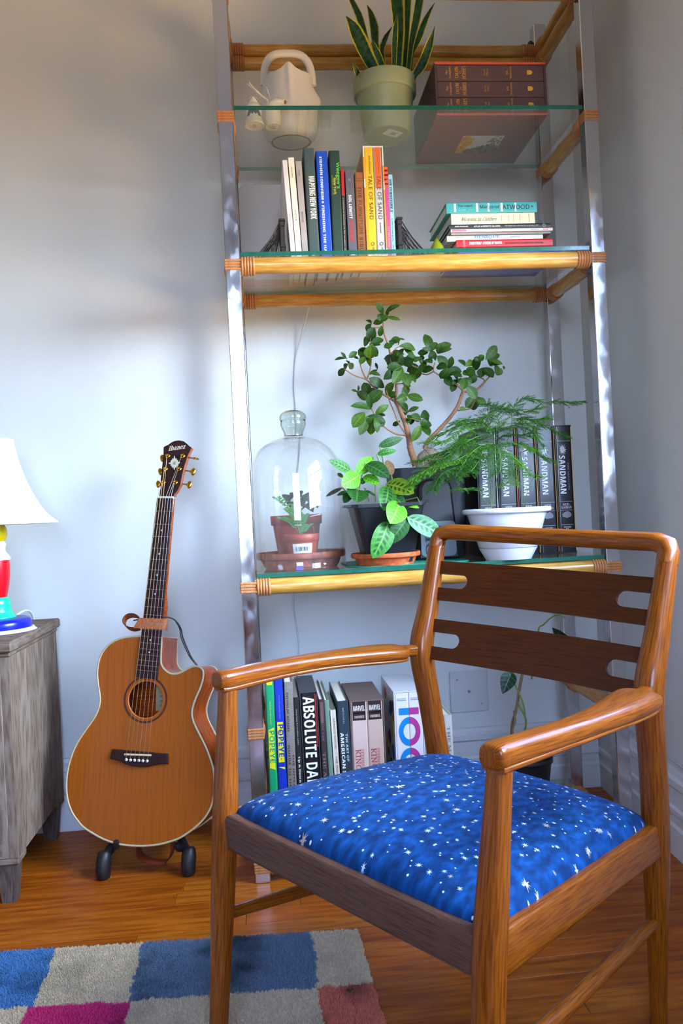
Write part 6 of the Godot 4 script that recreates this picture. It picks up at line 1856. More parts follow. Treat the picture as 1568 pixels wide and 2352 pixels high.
func build_top_shelf_things() -> void:
	var y := LV2 + 0.0270
	var cream := hexm("d6d2c8", 0.35)
	# the ribbed vase with its arched handle
	var o := thing("ceramic_vase", "cream ribbed ceramic vase with arched handle at the left of the top shelf", "vase", Vector3(0.175, y, -0.195))
	var m := Sh.new()
	var seg := 120
	var prof := [[0.000, 0.040], [0.002, 0.049], [0.012, 0.062], [0.030, 0.0695], [0.060, 0.0715], [0.085, 0.0690], [0.098, 0.0685], [0.115, 0.0685], [0.128, 0.0675], [0.140, 0.0665], [0.150, 0.0658], [0.162, 0.0650]]
	var rows := []
	var inside := []
	for q in spline(prof.map(func(a): return Vector2(a[0], a[1])), 4):
		var ring := PackedVector3Array()
		var rin := PackedVector3Array()
		for j in seg:
			var t := TAU * j / seg
			# a crest in front splits the ribbed left half from the smooth right half
			var front := sin(t)
			var ribbed := smoothstep(0.06, -0.06, cos(t)) * smoothstep(0.0, 0.02, q.x)
			var r: float = q.y + ribbed * 0.0013 * sin(t * 62.0)
			r += 0.006 * exp(-pow((t - PI * 0.5) / 0.10, 2.0)) * smoothstep(0.04, 0.13, q.x)
			# the nose-like bulge on the right edge
			r += 0.012 * exp(-pow(angle_difference(t, 0.0) / 0.5, 2.0)) * exp(-pow((q.x - 0.102) / 0.020, 2.0))
			r -= 0.006 * exp(-pow(angle_difference(t, 0.0) / 0.5, 2.0)) * exp(-pow((q.x - 0.142) / 0.018, 2.0))
			var lift := 0.0
			if q.x > 0.145:
				lift = (0.016 * exp(-pow((t - PI * 0.5) / 0.28, 2.0)) - 0.005) * (q.x - 0.145) / 0.017
			ring.append(Vector3(cos(t) * r, q.x + lift, front * r * 0.86))
			rin.append(Vector3(cos(t) * (r - 0.005), q.x + lift + 0.004, front * (r - 0.005) * 0.86))
		rows.append(ring)
		inside.push_front(rin)
	m.grid(rows, true)
	m.grid([rows[rows.size() - 1], inside[0]], true)
	m.grid(inside.slice(0, inside.size() - 4), true)
	m.fan(inside[inside.size() - 5])
	m.fan(rows[0], true)
	put("body", m.done(), cream, o)
	m = Sh.new()
	var hoop := []
	for k in 25:
		var a := PI * k / 24.0
		hoop.append(Vector3(signf(cos(a)) * pow(absf(cos(a)), 0.62) * 0.0610, 0.146 + pow(sin(a), 0.72) * 0.082, 0.0))
	m.tube(hoop, 0.0060, 14, 0.010, Vector3.ZERO, true, 2.4)
	put("handle", m.done(), cream, o)
	m = Sh.new()
	m.lathe([Vector2(0.050, 0.0), Vector2(0.051, -0.0012), Vector2(0.047, -0.0012), Vector2(0.046, 0.0), Vector2(0.014, 0.0005), Vector2(0.013, -0.0003), Vector2(0, -0.0003)], 40, T(Vector3(0, 0.0012, 0)).scaled_local(Vector3(1, 1, 0.86)))
	put("foot_ring", m.done(), hexm("8d8568", 0.7), o)
	# a pair of little figures
	var bone := hexm("e2dcc6", 0.25)
	o = thing("shaker", "small cream shaker with a black moustache print at the far left of the top shelf", "shaker", Vector3(0.0830, y, -0.105))
	m = Sh.new()
	m.lathe(spline([Vector2(0.0001, 0.0008), Vector2(0.006, 0.0008), Vector2(0.018, 0.002), Vector2(0.0225, 0.0), Vector2(0.0235, 0.003), Vector2(0.0220, 0.008), Vector2(0.0195, 0.016), Vector2(0.0190, 0.030), Vector2(0.0195, 0.040), Vector2(0.0180, 0.046), Vector2(0.0125, 0.053), Vector2(0.0110, 0.060), Vector2(0.0095, 0.066), Vector2(0.0060, 0.070), Vector2(0.0001, 0.0712)], 4), 40)
	put("body", m.done(), bone, o)
	m = Sh.new()
	m.lathe([Vector2(0.0045, 0.0), Vector2(0.0045, 0.0010), Vector2(0, 0.0010)], 16, T(Vector3(0, -0.0002, 0)))
	put("stopper", m.done(), hexm("4a463c", 0.6), o)
	for q in [[-0.5, 0.0650, 0.0125], [-0.25, 0.0605, 0.0125], [0.0, 0.0670, 0.0098], [0.25, 0.0605, 0.0125], [0.5, 0.0650, 0.0125]]:
		pass
	m = Sh.new()
	var mo := PackedVector2Array()
	for p in spline([Vector2(0.030, 0.0), Vector2(0.022, 0.006), Vector2(0.014, 0.014), Vector2(0.0, 0.0145), Vector2(-0.014, 0.014), Vector2(-0.022, 0.006), Vector2(-0.030, 0.0), Vector2(-0.021, 0.002), Vector2(-0.015, 0.001), Vector2(-0.010, 0.006), Vector2(-0.004, 0.0035), Vector2(0.0, 0.007), Vector2(0.004, 0.0035), Vector2(0.010, 0.006), Vector2(0.015, 0.001), Vector2(0.021, 0.002)], 4, true):
		mo.append(p)
	# laid round the little body
	var cols := 24
	m.smooth()
	for k in cols:
		var strip := PackedVector2Array([Vector2(-0.03 + 0.06 * k / cols, -1), Vector2(-0.03 + 0.06 * (k + 1) / cols, -1), Vector2(-0.03 + 0.06 * (k + 1) / cols, 1), Vector2(-0.03 + 0.06 * k / cols, 1)])
		for piece in Geometry2D.intersect_polygons(mo, strip):
			var idx := Geometry2D.triangulate_polygon(piece)
			for i in range(0, idx.size(), 3):
				var w := []
				for e in 3:
					var p: Vector2 = piece[idx[i + e]]
					var a := p.x / 0.0245
					w.append(Vector3(sin(a) * 0.0198, 0.016 + p.y * 1.25, cos(a) * 0.0198))
				m.tri(w[0], w[2], w[1])
	put("print", m.done(), hexm("2c2c2a", 0.5), o)
	m = Sh.new()
	m.tube(spline([Vector3(-0.0125, 0.0555, 0.008), Vector3(-0.006, 0.062, 0.0100), Vector3(0, 0.069, 0.0072), Vector3(0.006, 0.062, 0.0100), Vector3(0.0125, 0.0555, 0.008)], 5), 0.0005, 5)
	m.tube([Vector3(0, 0.0715, 0.001), Vector3(0, 0.069, 0.0072)], 0.0005, 5)
	put("crease", m.done(), hexm("8a5038", 0.6), o)
	# the deer
	o = thing("shaker", "small cream deer shaker with antlers and gilt nose in front of the ribbed vase", "shaker", Vector3(0.1285, y, -0.112))
	m = Sh.new()
	m.lathe(spline([Vector2(0.0001, 0.0008), Vector2(0.006, 0.0008), Vector2(0.014, 0.002), Vector2(0.0185, 0.0), Vector2(0.0190, 0.003), Vector2(0.0195, 0.015), Vector2(0.0195, 0.035), Vector2(0.0180, 0.050), Vector2(0.0130, 0.058), Vector2(0.0001, 0.061)], 4), 40)
	m.tube(spline([Vector3(-0.002, 0.050, 0.004), Vector3(0.008, 0.055, 0.010), Vector3(0.020, 0.055, 0.014), Vector3(0.029, 0.053, 0.016)], 5), [0.0125, 0.0125, 0.0125, 0.012, 0.0115, 0.011, 0.0105, 0.010, 0.0095, 0.0088, 0.008, 0.0075, 0.007, 0.0065, 0.0055, 0.004], 16)
	put("body", m.done(), bone, o)
	m = Sh.new()
	m.lathe([Vector2(0.0001, -0.004), Vector2(0.003, -0.003), Vector2(0.004, 0.0), Vector2(0.003, 0.003), Vector2(0.0001, 0.004)], 12, T(Vector3(0.0310, 0.0530, 0.0165)))
	put("nose", m.done(), mat(Color("b8862c"), 0.25, 0.9), o)
	m = Sh.new()
	m.lathe([Vector2(0.0045, 0.0), Vector2(0.0045, 0.0010), Vector2(0, 0.0010)], 16, T(Vector3(0, -0.0002, 0)))
	put("stopper", m.done(), hexm("4a463c", 0.6), o)
	m = Sh.new()
	m.tube([Vector3(0.0095, 0.0615, 0.0165), Vector3(0.0150, 0.0612, 0.0195)], 0.0009, 6)
	put("eye", m.done(), hexm("4a3a28", 0.5), o)
	for q in [[[0.000, 0.056, 0.002], [-0.012, 0.068, -0.002], [-0.026, 0.078, 0.002], [-0.046, 0.098, 0.004], [-0.0525, 0.1085, 0.004]], [[-0.012, 0.068, -0.002], [-0.022, 0.072, 0.006], [-0.038, 0.084, 0.008]], [[0.000, 0.056, 0.002], [-0.004, 0.070, 0.002], [-0.012, 0.098, 0.000]], [[-0.026, 0.078, 0.002], [-0.040, 0.094, -0.004], [-0.0585, 0.1095, -0.004]]]:
		m = Sh.new()
		var pts := spline(v3(q.reduce(func(a, b): return a + b, [])), 5)
		var rad := []
		for k in pts.size():
			rad.append(lerpf(0.0032, 0.0009, float(k) / (pts.size() - 1)))
		m.tube(pts, rad, 8)
		put("antler", m.done(), bone, o)
	for q in [[Vector3(-0.006, 0.052, 0.008), Vector3(-0.016, 0.064, 0.012)], [Vector3(0.004, 0.058, -0.004), Vector3(0.012, 0.069, -0.008)]]:
		m = Sh.new()
		m.tube([q[0], q[0].lerp(q[1], 0.5), q[1]], [0.003, 0.0045, 0.0008], 10, [0.002, 0.002, 0.0006])
		put("ear", m.done(), bone, o)
	# sage pot with the snake plant
	o = thing("sage_pot", "sage green plant pot with broad rim band on the top glass shelf", "flower pot", Vector3(0.4165, y, -0.165))
	pot_round(o, "pot_body", [[Vector2(0, 0.002), Vector2(0.056, 0.002)], [Vector2(0.056, 0.002), Vector2(0.0575, 0.0), Vector2(0.0590, 0.003), Vector2(0.0715, 0.100)], [Vector2(0.0715, 0.100), Vector2(0.0780, 0.1010), Vector2(0.0788, 0.104), Vector2(0.0800, 0.1375), Vector2(0.0790, 0.1400), Vector2(0.0760, 0.1400), Vector2(0.0745, 0.137)], [Vector2(0.0745, 0.137), Vector2(0.070, 0.100)]], hexm("8d9670", 0.4), 64)
	pot_round(o, "soil", [[Vector2(0.0725, 0.120), Vector2(0.04, 0.123), Vector2(0, 0.124)]], texs_soil())
	var stk := put("price_sticker", box_mesh(Vector3(0.045, 0.0004, 0.030)), hexm("d6d8d6", 0.5), o, T(Vector3(0.012, 0.0015, 0.016), Vector3(0, 28, 0)))
	put("print", box_mesh(Vector3(0.016, 0.0003, 0.014)), hexm("9a9c9c", 0.6), stk, T(Vector3(0.002, -0.0002, 0.0)))
	snake_plant(Vector3(0.4165, y + 0.12, -0.165))
	# boxed set lying on its side
	var bx := 0.6590
	var ox := slipcase_lying(Vector3(bx, y, -0.055), 0.276, 0.130, 0.272)
	var names := ["One", "Two", "Three"]
	for k in 3:
		var low := y + 0.0064 + 0.0393 * k
		var b := book("mauve brown cloth volume with gilt spine lettering, %s in the red brown box" % ["bottom", "middle", "top"][k], "volumes in the red brown box", Vector3(bx + 0.1315, low + 0.0194, -0.0560), -90.0, Vector3(0.0386, 0.263, 0.25), hexm("4a3534", 0.75), false, [["The", 0.085, 0.0, 0.0048, "b8813c", "F", 0.0, true], ["Complete", 0.118, 0.113, 0.0058, "b8813c", "F", 0.0, true], ["CALVIN", 0.180, 0.100, 0.0085, "c08a3e", "s", 0.0, true], ["and", 0.212, 0.0, 0.0030, "b8813c", "s", 0.0, true], ["HOBBES", 0.248, 0.115, 0.0095, "c08a3e", "s", 0.0, true], ["Book", 0.440, 0.0, 0.0048, "9c6c34", "F", 0.0, true], [names[k], 0.468, 0.0, 0.0050, "9c6c34", "F", 0.0, true], ["Bill", 0.655, 0.0, 0.0048, "a87638", "F", 0.0, true], ["Watterson", 0.688, 0.118, 0.0048, "a87638", "F", 0.0, true]], [])
		var sh := PackedVector2Array([Vector2(-0.0055, 0.006), Vector2(-0.0055, -0.003), Vector2(-0.003, -0.0065), Vector2(0, -0.0075), Vector2(0.003, -0.0065), Vector2(0.0055, -0.003), Vector2(0.0055, 0.006)])
		var em := Sh.new()
		em.slab(sh, 0.0, 0.0005)
		put("emblem", em.done(), hexm("c0902c", 0.45), b, T(Vector3(0, 0.263 * 0.132, 0.0007)))


func texs_soil() -> StandardMaterial3D:
	return textured("soil", noise_tex("soil", Vector2i(256, 256), 0.08, [[0.0, "171310"], [0.5, "2c241d"], [1.0, "4a3e30"]], 4, 93), Vector3(12, 12, 1), 0.95)


func slipcase_lying(at: Vector3, w: float, h: float, d: float) -> Node3D:
	var o := thing("slipcase", "red brown slipcase lying flat with a small picture under it, holding three cloth volumes", "slipcase", at)
	var rust := hexm("7a2e18", 0.55)
	var side := hexm("3d2a28", 0.7)
	var th := 0.006
	put("board", box_mesh(Vector3(w, th, d), 0.0008, Vector3(0, th * 0.5, -d * 0.5)), rust, o)
	put("board", box_mesh(Vector3(w, th, d), 0.0008, Vector3(0, h - th * 0.5, -d * 0.5)), rust, o)
	for s in [-1.0, 1.0]:
		put("side_board", box_mesh(Vector3(th, h - th * 2.0, d), 0.0, Vector3(s * (w * 0.5 - th * 0.5), h * 0.5, -d * 0.5)), side, o)
		put("edge_tape", box_mesh(Vector3(w - 0.001, th * 0.8, 0.0008), 0.0, Vector3(0, th * 0.5 if s < 0 else h - th * 0.5, 0.0003)), hexm("c2441a", 0.5), o)
	put("back_board", box_mesh(Vector3(w - th * 2.0, h - th * 2.0, th), 0.0, Vector3(0, h * 0.5, -d + th * 0.5)), side, o)
	# a small autumn picture on the underside: a pale sky, a bank, two trees
	var im := Image.create(128, 96, false, Image.FORMAT_RGB8)
	im.fill(Color("b9c2c4"))
	var n := FastNoiseLite.new()
	n.seed = 15
	n.frequency = 0.06
	for y in 96:
		for x in 128:
			var v := n.get_noise_2d(x, y)
			if y > 60 + 10 * sin(x * 0.05) + v * 12.0:
				im.set_pixel(x, y, Color("4a4a3e").lerp(Color("7a7258"), clampf(v + 0.5, 0, 1)))
			if Vector2(x - 14, (y - 34) * 0.8).length() < 26 + v * 16.0 or Vector2(x - 8, y - 80).length() < 20 + v * 14.0:
				im.set_pixel(x, y, Color("b87a1e").lerp(Color("c8a038"), clampf(v * 1.5 + 0.5, 0, 1)))
			if Vector2(x - 106, (y - 40) * 0.7).length() < 18 + v * 26.0 and v > -0.15:
				im.set_pixel(x, y, Color("5a4a3a").lerp(Color("8a8a5a"), clampf(v * 1.5 + 0.4, 0, 1)))
	put("picture", sheet_mesh(0.108, 0.100), textured("autumn picture", ImageTexture.create_from_image(im), Vector3.ONE, 0.5), o, Transform3D(Basis(Vector3(1, 0, 0), Vector3(0, 0, 1), Vector3(0, -1, 0)), Vector3(0.008, -0.0003, -0.155)))
	return o


# a thin printed sheet facing +z, its picture upright
func sheet_mesh(w: float, h: float) -> ArrayMesh:
	var m := Sh.new()
	m.sheet([PackedVector3Array([Vector3(-w * 0.5, h * 0.5, 0), Vector3(w * 0.5, h * 0.5, 0)]), PackedVector3Array([Vector3(-w * 0.5, -h * 0.5, 0), Vector3(w * 0.5, -h * 0.5, 0)])])
	return m.done()


# ---------------------------------------------------------------- sideboard and lamp

func build_sideboard() -> void:
	var wx := -0.520
	var w := 0.95
	var o := thing("sideboard", "grey brown washed wood sideboard at the left edge below the lamp", "sideboard", Vector3(wx - w * 0.5, 0, -0.211))
	var washed := wood("washed", [[0.0, "574538"], [0.3, "6d5b4e"], [0.5, "7c6c60"], [0.7, "88796e"], [1.0, "6b5a4e"]], 0.16, 0.9, 0.7, 101, 0.014)
	var worn := wood("worn", [[0.0, "523f33"], [0.35, "6a584b"], [0.6, "79695d"], [1.0, "85766a"]], 0.12, 0.8, 0.7, 103, 0.018)
	var d := 0.412
	var hw := w * 0.5
	# side boards, glued up from narrow planks
	for s in [-1.0, 1.0]:
		for k in 6:
			var pw: float = [0.058, 0.080, 0.064, 0.086, 0.070, 0.054][k]
			var z0: float = d * 0.5 - [0.0, 0.058, 0.138, 0.202, 0.288, 0.358][k]
			put("side_plank", box_mesh(Vector3(0.020, 0.448, pw - 0.0006), 0.0008, Vector3(s * (hw - 0.010), 0.328, z0 - pw * 0.5)), worn if k % 2 == 0 else washed, o)
	put("back_panel", box_mesh(Vector3(w - 0.04, 0.43, 0.010), 0.0, Vector3(0, 0.328, -d * 0.5 + 0.006)), washed, o)
	put("bottom_board", box_mesh(Vector3(w - 0.04, 0.022, d - 0.02), 0.0, Vector3(0, 0.115, 0)), washed, o)
	put("cornice", box_mesh(Vector3(w + 0.006, 0.010, d + 0.006), 0.003, Vector3(0, 0.557, 0)), worn, o)
	put("top_board", box_mesh(Vector3(w + 0.020, 0.024, d + 0.022), 0.004, Vector3(0, 0.575, 0.002)), worn, o)
	# front frame: stiles, rails, two doors
	for x in [-hw + 0.034, 0.0, hw - 0.034]:
		put("stile", box_mesh(Vector3(0.028, 0.448, 0.018), 0.0015, Vector3(x, 0.328, d * 0.5 - 0.008)), washed, o)
	for yy in [0.126, 0.532]:
		for s in [-1.0, 1.0]:
			put("frame_rail", box_mesh(Vector3(hw - 0.064, 0.034, 0.018), 0.0015, Vector3(s * (hw * 0.5 - 0.001), yy, d * 0.5 - 0.008)), washed, o)
	for s in [-1.0, 1.0]:
		var door := put("door", box_mesh(Vector3(hw - 0.066, 0.366, 0.016), 0.002, Vector3(s * (hw * 0.5 - 0.001), 0.329, d * 0.5 - 0.0115)), worn, o)
		for yy in [0.205, 0.455]:
			var m := Sh.new()
			var x: float = s * (hw - 0.0475)
			for k in 5:
				var y0: float = yy - 0.040 + k * 0.016
				m.tube([Vector3(x, y0, d * 0.5 + 0.004), Vector3(x, y0 + 0.0152, d * 0.5 + 0.004)], 0.0045, 12)
			m.lathe([Vector2(0.0001, -0.005), Vector2(0.004, -0.003), Vector2(0.0045, 0)], 12, T(Vector3(x, yy - 0.040, d * 0.5 + 0.004)))
			m.lathe([Vector2(0.0045, 0), Vector2(0.004, 0.003), Vector2(0.0001, 0.005)], 12, T(Vector3(x, yy + 0.040, d * 0.5 + 0.004)))
			put("hinge", m.done(), hexm("3a3338", 0.35, 0.7), door)
	# square tapered legs with a corner block each
	for s in [-1.0, 1.0]:
		for f in [-1.0, 1.0]:
			var m := Sh.new()
			var top := 0.0235
			var bot := 0.0150
			var c := Vector3(s * (hw - 0.030), 0, f * (d * 0.5 - 0.030))
			var rr := []
			for q in [[0.0, bot], [0.104, top]]:
				rr.append(PackedVector3Array([c + Vector3(-q[1], q[0], q[1]), c + Vector3(q[1], q[0], q[1]), c + Vector3(q[1], q[0], -q[1]), c + Vector3(-q[1], q[0], -q[1])]))
			m.grid(rr, true, false)
			m.fan(rr[0], true)
			put("leg", m.done(), wood("leg dark", [[0.0, "3c322e"], [0.5, "564a44"], [1.0, "6a5d56"]], 0.08, 0.5, 0.6, 105, 0.02), o)
			put("corner_block", box_mesh(Vector3(0.060, 0.014, 0.060), 0.002, c + Vector3(0, 0.097, 0)), worn, o)


func build_lamp() -> void:
	var y := 0.5875
	var o := thing("table_lamp", "table lamp with stacked bright coloured wooden base and white shade on the sideboard", "lamp", Vector3(-0.604, y, -0.200))
	var parts := [
		["base_rim", "e6e8ea", [Vector2(0.0001, 0.0), Vector2(0.0850, 0.0), Vector2(0.0865, 0.003), Vector2(0.0850, 0.007), Vector2(0.0800, 0.008)]],
		["base_disc", "0b1a9a", [Vector2(0.0800, 0.006), Vector2(0.0800, 0.018), Vector2(0.0775, 0.026), Vector2(0.0700, 0.031), Vector2(0.0450, 0.033)]],
		["bell", "14b48c", [Vector2(0.0440, 0.031), Vector2(0.0450, 0.035), Vector2(0.0400, 0.041), Vector2(0.0355, 0.048), Vector2(0.0340, 0.060), Vector2(0.0335, 0.070), Vector2(0.0300, 0.080), Vector2(0.0240, 0.084)]],
		["urn", "c00a1c", [Vector2(0.0250, 0.082), Vector2(0.0265, 0.088), Vector2(0.0315, 0.110), Vector2(0.0345, 0.135), Vector2(0.0355, 0.158), Vector2(0.0350, 0.176)]],
		["collar", "e6e8ea", [Vector2(0.0370, 0.174), Vector2(0.0375, 0.180), Vector2(0.0320, 0.188), Vector2(0.0270, 0.196), Vector2(0.0275, 0.206), Vector2(0.0290, 0.212), Vector2(0.0260, 0.220)]],
		["ball", "e2c400", [Vector2(0.0240, 0.218), Vector2(0.0300, 0.226), Vector2(0.0330, 0.238), Vector2(0.0320, 0.250), Vector2(0.0260, 0.261), Vector2(0.0150, 0.266)]]]
	for q in parts:
		var m := Sh.new()
		m.lathe(spline(q[2], 4), 48)
		var pm := hexm(q[1], 0.25)
		put(q[0], m.done(), pm, o)
	var m := Sh.new()
	m.tube([Vector3(0, 0.262, 0), Vector3(0, 0.46, 0)], 0.006, 12)
	put("stem", m.done(), hexm("b8a060", 0.3, 0.9), o)
	var shade := StandardMaterial3D.new()
	shade.albedo_color = Color("f4f3ef")
	shade.roughness = 0.8
	shade.backlight_enabled = true
	shade.backlight = Color(0.6, 0.6, 0.6)
	m = Sh.new()
	var prof := [Vector2(0.1535, 0.2600), Vector2(0.1525, 0.2640), Vector2(0.1420, 0.2720), Vector2(0.1240, 0.2900), Vector2(0.1010, 0.3280), Vector2(0.0790, 0.3810), Vector2(0.0640, 0.4320), Vector2(0.0575, 0.4700)]
	m.lathe(spline(prof, 4), 64)
	var inner := []
	for k in range(prof.size() - 1, -1, -1):
		inner.append(prof[k] - Vector2(0.002, 0))
	m.lathe(spline(inner, 4), 64)
	m.lathe([prof[7], inner[0]], 64)
	m.lathe([inner[7], prof[0]], 64)
	put("shade", m.done(), shade, o)
	m = Sh.new()
	for k in 3:
		var a := TAU * k / 3.0 + 0.4
		m.tube([Vector3(0, 0.455, 0), Vector3(cos(a) * 0.056, 0.466, sin(a) * 0.056)], 0.0015, 6)
	put("shade_frame", m.done(), hexm("b8a060", 0.3, 0.9), o)
	m = Sh.new()
	m.tube(spline([Vector3(0.010, 0.005, -0.078), Vector3(0.014, 0.024, -0.110), Vector3(0.014, 0.0285, -0.155), Vector3(0.016, 0.0275, -0.195), Vector3(0.018, 0.020, -0.222), Vector3(0.020, 0.004, -0.2385), Vector3(0.021, -0.03, -0.2410), Vector3(0.021, -0.12, -0.2410), Vector3(0.021, -0.40, -0.2410)], 8), 0.0032, 10)
	put("cord", m.done(), hexm("e4e6e8", 0.5), o)


# ---------------------------------------------------------------- guitar

func build_guitar() -> void:
	var origin := Vector3(-0.2447, 0.0729, -0.085)
	var U := Vector3(0.970296, 0.0, 0.241922)
	var V := Vector3(0.044087, 0.983255, -0.176822)
	var N := Vector3(-0.237871, 0.182236, 0.954048)
	var o := thing("acoustic_guitar", "orange brown cutaway acoustic guitar on a floor stand against the wall", "guitar", origin)
	o.transform = Transform3D(Basis(U, V, N), origin)
	var cedar := wood("cedar top", [[0.0, "7e3d08"], [0.35, "90480a"], [0.6, "9a500d"], [1.0, "944b0b"]], 0.04, 1.6, 0.28, 111, 0.012, 0.4)
	var sidew := wood("guitar side", [[0.0, "7a2804"], [0.4, "9c3e06"], [0.7, "b04e0a"], [1.0, "8a3005"]], 0.5, 0.05, 0.2, 113, 0.014, 0.7)
	var rose := wood("rosewood", [[0.0, "1e1012"], [0.5, "2f1a1a"], [1.0, "3e2422"]], 0.03, 0.3, 0.4, 115, 0.02)
	var ivory := hexm("aba283", 0.45)
	var gold := mat(Color("c8922a"), 0.22, 1.0)
	var body := spline(Array(v2(GUITAR_BODY)).slice(0), 2)
	var poly := PackedVector2Array(body)
	if Geometry2D.is_polygon_clockwise(poly):
		poly.reverse()
	var hole := Vector2(GUITAR_HOLE[0], GUITAR_HOLE[1])
	var hr: float = GUITAR_HOLE[2]
	# front plate with a real sound hole: two halves cut by the hole
	var ring := PackedVector2Array()
	for k in 40:
		ring.append(hole + Vector2(cos(TAU * k / 40.0), sin(TAU * k / 40.0)) * hr)
	var left := PackedVector2Array([Vector2(-1, -1), Vector2(hole.x, -1), Vector2(hole.x, 2), Vector2(-1, 2)])
	var right := PackedVector2Array([Vector2(hole.x, -1), Vector2(1, -1), Vector2(1, 2), Vector2(hole.x, 2)])
	var m := Sh.new()
	for half in [left, right]:
		for piece in Geometry2D.intersect_polygons(poly, half):
			for q in Geometry2D.clip_polygons(piece, ring):
				var p: PackedVector2Array = q
				if Geometry2D.is_polygon_clockwise(p):
					p.reverse()
				m.slab(p, -0.003, 0.0)
	put("soundboard", m.done(), cedar, o)
	m = Sh.new()
	var rows := []
	for z in [-0.001, -0.055, -0.112]:
		var r := PackedVector3Array()
		for p in poly:
			r.append(Vector3(p.x, p.y, z))
		rows.append(r)
	rows.reverse()
	m.grid(rows, true, true)
	put("sides", m.done(), sidew, o)
	m = Sh.new()
	m.slab(poly, -0.115, -0.112)
	put("back", m.done(), sidew, o)
	m = Sh.new()
	var path := []
	for p in poly:
		path.append(Vector3(p.x, p.y, -0.0005))
	path.append(path[0])
	m.tube(path, 0.0026, 8, 0.0026, Vector3(0, 0, 1), false)
	var bind := put("binding", m.done(), ivory, o)
	m = Sh.new()
	path = []
	for p in poly:
		path.append(Vector3(p.x, p.y, -0.1115))
	path.append(path[0])
	m.tube(path, 0.0022, 8, 0.0022, Vector3(0, 0, 1), false)
	put("binding", m.done(), ivory, o)
	# rosette and the maker's paper seen through the hole
	put("rosette", ring_mesh(hr * 1.27, 0.0048, 0.0006), hexm("4a1a10", 0.35), o, T(Vector3(hole.x, hole.y, 0.0), Vector3(90, 0, 0)))
	m = Sh.new()
	m.lathe([Vector2(hr + 0.0012, 0.0003), Vector2(hr, 0.0), Vector2(hr - 0.0006, -0.003)], 40, Transform3D(Basis(Vector3(1, 0, 0), Vector3(0, 0, 1), Vector3(0, -1, 0)), Vector3(hole.x, hole.y, 0)))
	put("hole_edge", m.done(), hexm("c0681e", 0.4), o)
	var paper := put("label_paper", box_mesh(Vector3(0.062, 0.070, 0.0006)), hexm("b8a578", 0.7), o, T(Vector3(hole.x + 0.014, hole.y + 0.002, -0.1105)))
	for k in 5:
		text(paper, ["Ibanez", "AE SERIES", "MODEL AE300", "NO. 0021485", "Made in Japan"][k], hexm("3a2c1c", 0.7), T(Vector3(0, 0.024 - k * 0.0115, 0.0006)), 0.040, 0.0062 if k == 0 else 0.0040, "Droid Serif", false, 0.3 if k == 0 else 0.0)
	# bridge, saddle, pins
	var br := v2(GUITAR_BRIDGE)
	if Geometry2D.is_polygon_clockwise(br):
		br.reverse()
	m = Sh.new()
	m.slab(br, 0.0, 0.0075, 0.002)
	put("bridge", m.done(), rose, o)
	var s0 := Vector3(GUITAR_SADDLE[0], GUITAR_SADDLE[1], 0.0085)
	var s1 := Vector3(GUITAR_SADDLE[2], GUITAR_SADDLE[3], 0.0085)
	m = Sh.new()
	m.tube([s0, s1], 0.0014, 8, 0.0024, Vector3(0, 0, 1))
	put("saddle", m.done(), hexm("d8c8a0", 0.4), o)
	var fb := v2(GUITAR_FRETBOARD)
	var nutl := Vector3(fb[3].x, fb[3].y, 0)
	var nutr := Vector3(fb[2].x, fb[2].y, 0)
	for k in 6:
		var pin := Vector3(GUITAR_PINS[k * 2], GUITAR_PINS[k * 2 + 1], 0.0075)
		m = Sh.new()
		m.lathe([Vector2(0.0030, 0.0), Vector2(0.0036, 0.0015), Vector2(0.0030, 0.0035), Vector2(0.0012, 0.0045), Vector2(0, 0.0045)], 14, Transform3D(Basis(Vector3(1, 0, 0), Vector3(0, 0, 1), Vector3(0, -1, 0)), pin))
		var pn := put("bridge_pin", m.done(), hexm("e2e4ea", 0.3), o)
		m = Sh.new()
		m.lathe([Vector2(0.0011, 0.0043), Vector2(0.0011, 0.0049), Vector2(0, 0.0049)], 10, Transform3D(Basis(Vector3(1, 0, 0), Vector3(0, 0, 1), Vector3(0, -1, 0)), pin))
		put("pin_dot", m.done(), hexm("23232a", 0.4), pn)
	# neck and fretboard
	var hz := 0.0060
	m = Sh.new()
	m.slab(PackedVector2Array([fb[0], fb[1], fb[2], fb[3]]) if not Geometry2D.is_polygon_clockwise(PackedVector2Array([fb[0], fb[1], fb[2], fb[3]])) else PackedVector2Array([fb[3], fb[2], fb[1], fb[0]]), 0.0, hz, 0.0008)
	put("fretboard", m.done(), rose, o)
	m = Sh.new()
	var c0 := (fb[0] + fb[1]) * 0.5
	var c1 := (fb[2] + fb[3]) * 0.5
	var ca := c0.lerp(c1, 0.30)
	var nl := []
	var n1 := []
	var n2 := []
	for k in 9:
		var t := k / 8.0
		var c := ca.lerp(c1, t)
		nl.append(Vector3(c.x, c.y, -0.0105 if t > 0.15 else -0.022))
		n1.append(lerpf(0.0255, 0.0212, t))
		n2.append(0.0108 if t > 0.15 else 0.022)
	m.tube(nl, n2, 16, n1, Vector3(0, 0, 1))
	put("neck", m.done(), sidew, o)
	var L := nutl.distance_to(s0) * 0.5 + nutr.distance_to(s1) * 0.5
	var along := (Vector3(c0.x, c0.y, 0) - Vector3(c1.x, c1.y, 0)).normalized()
	var fl := c0.distance_to(c1)
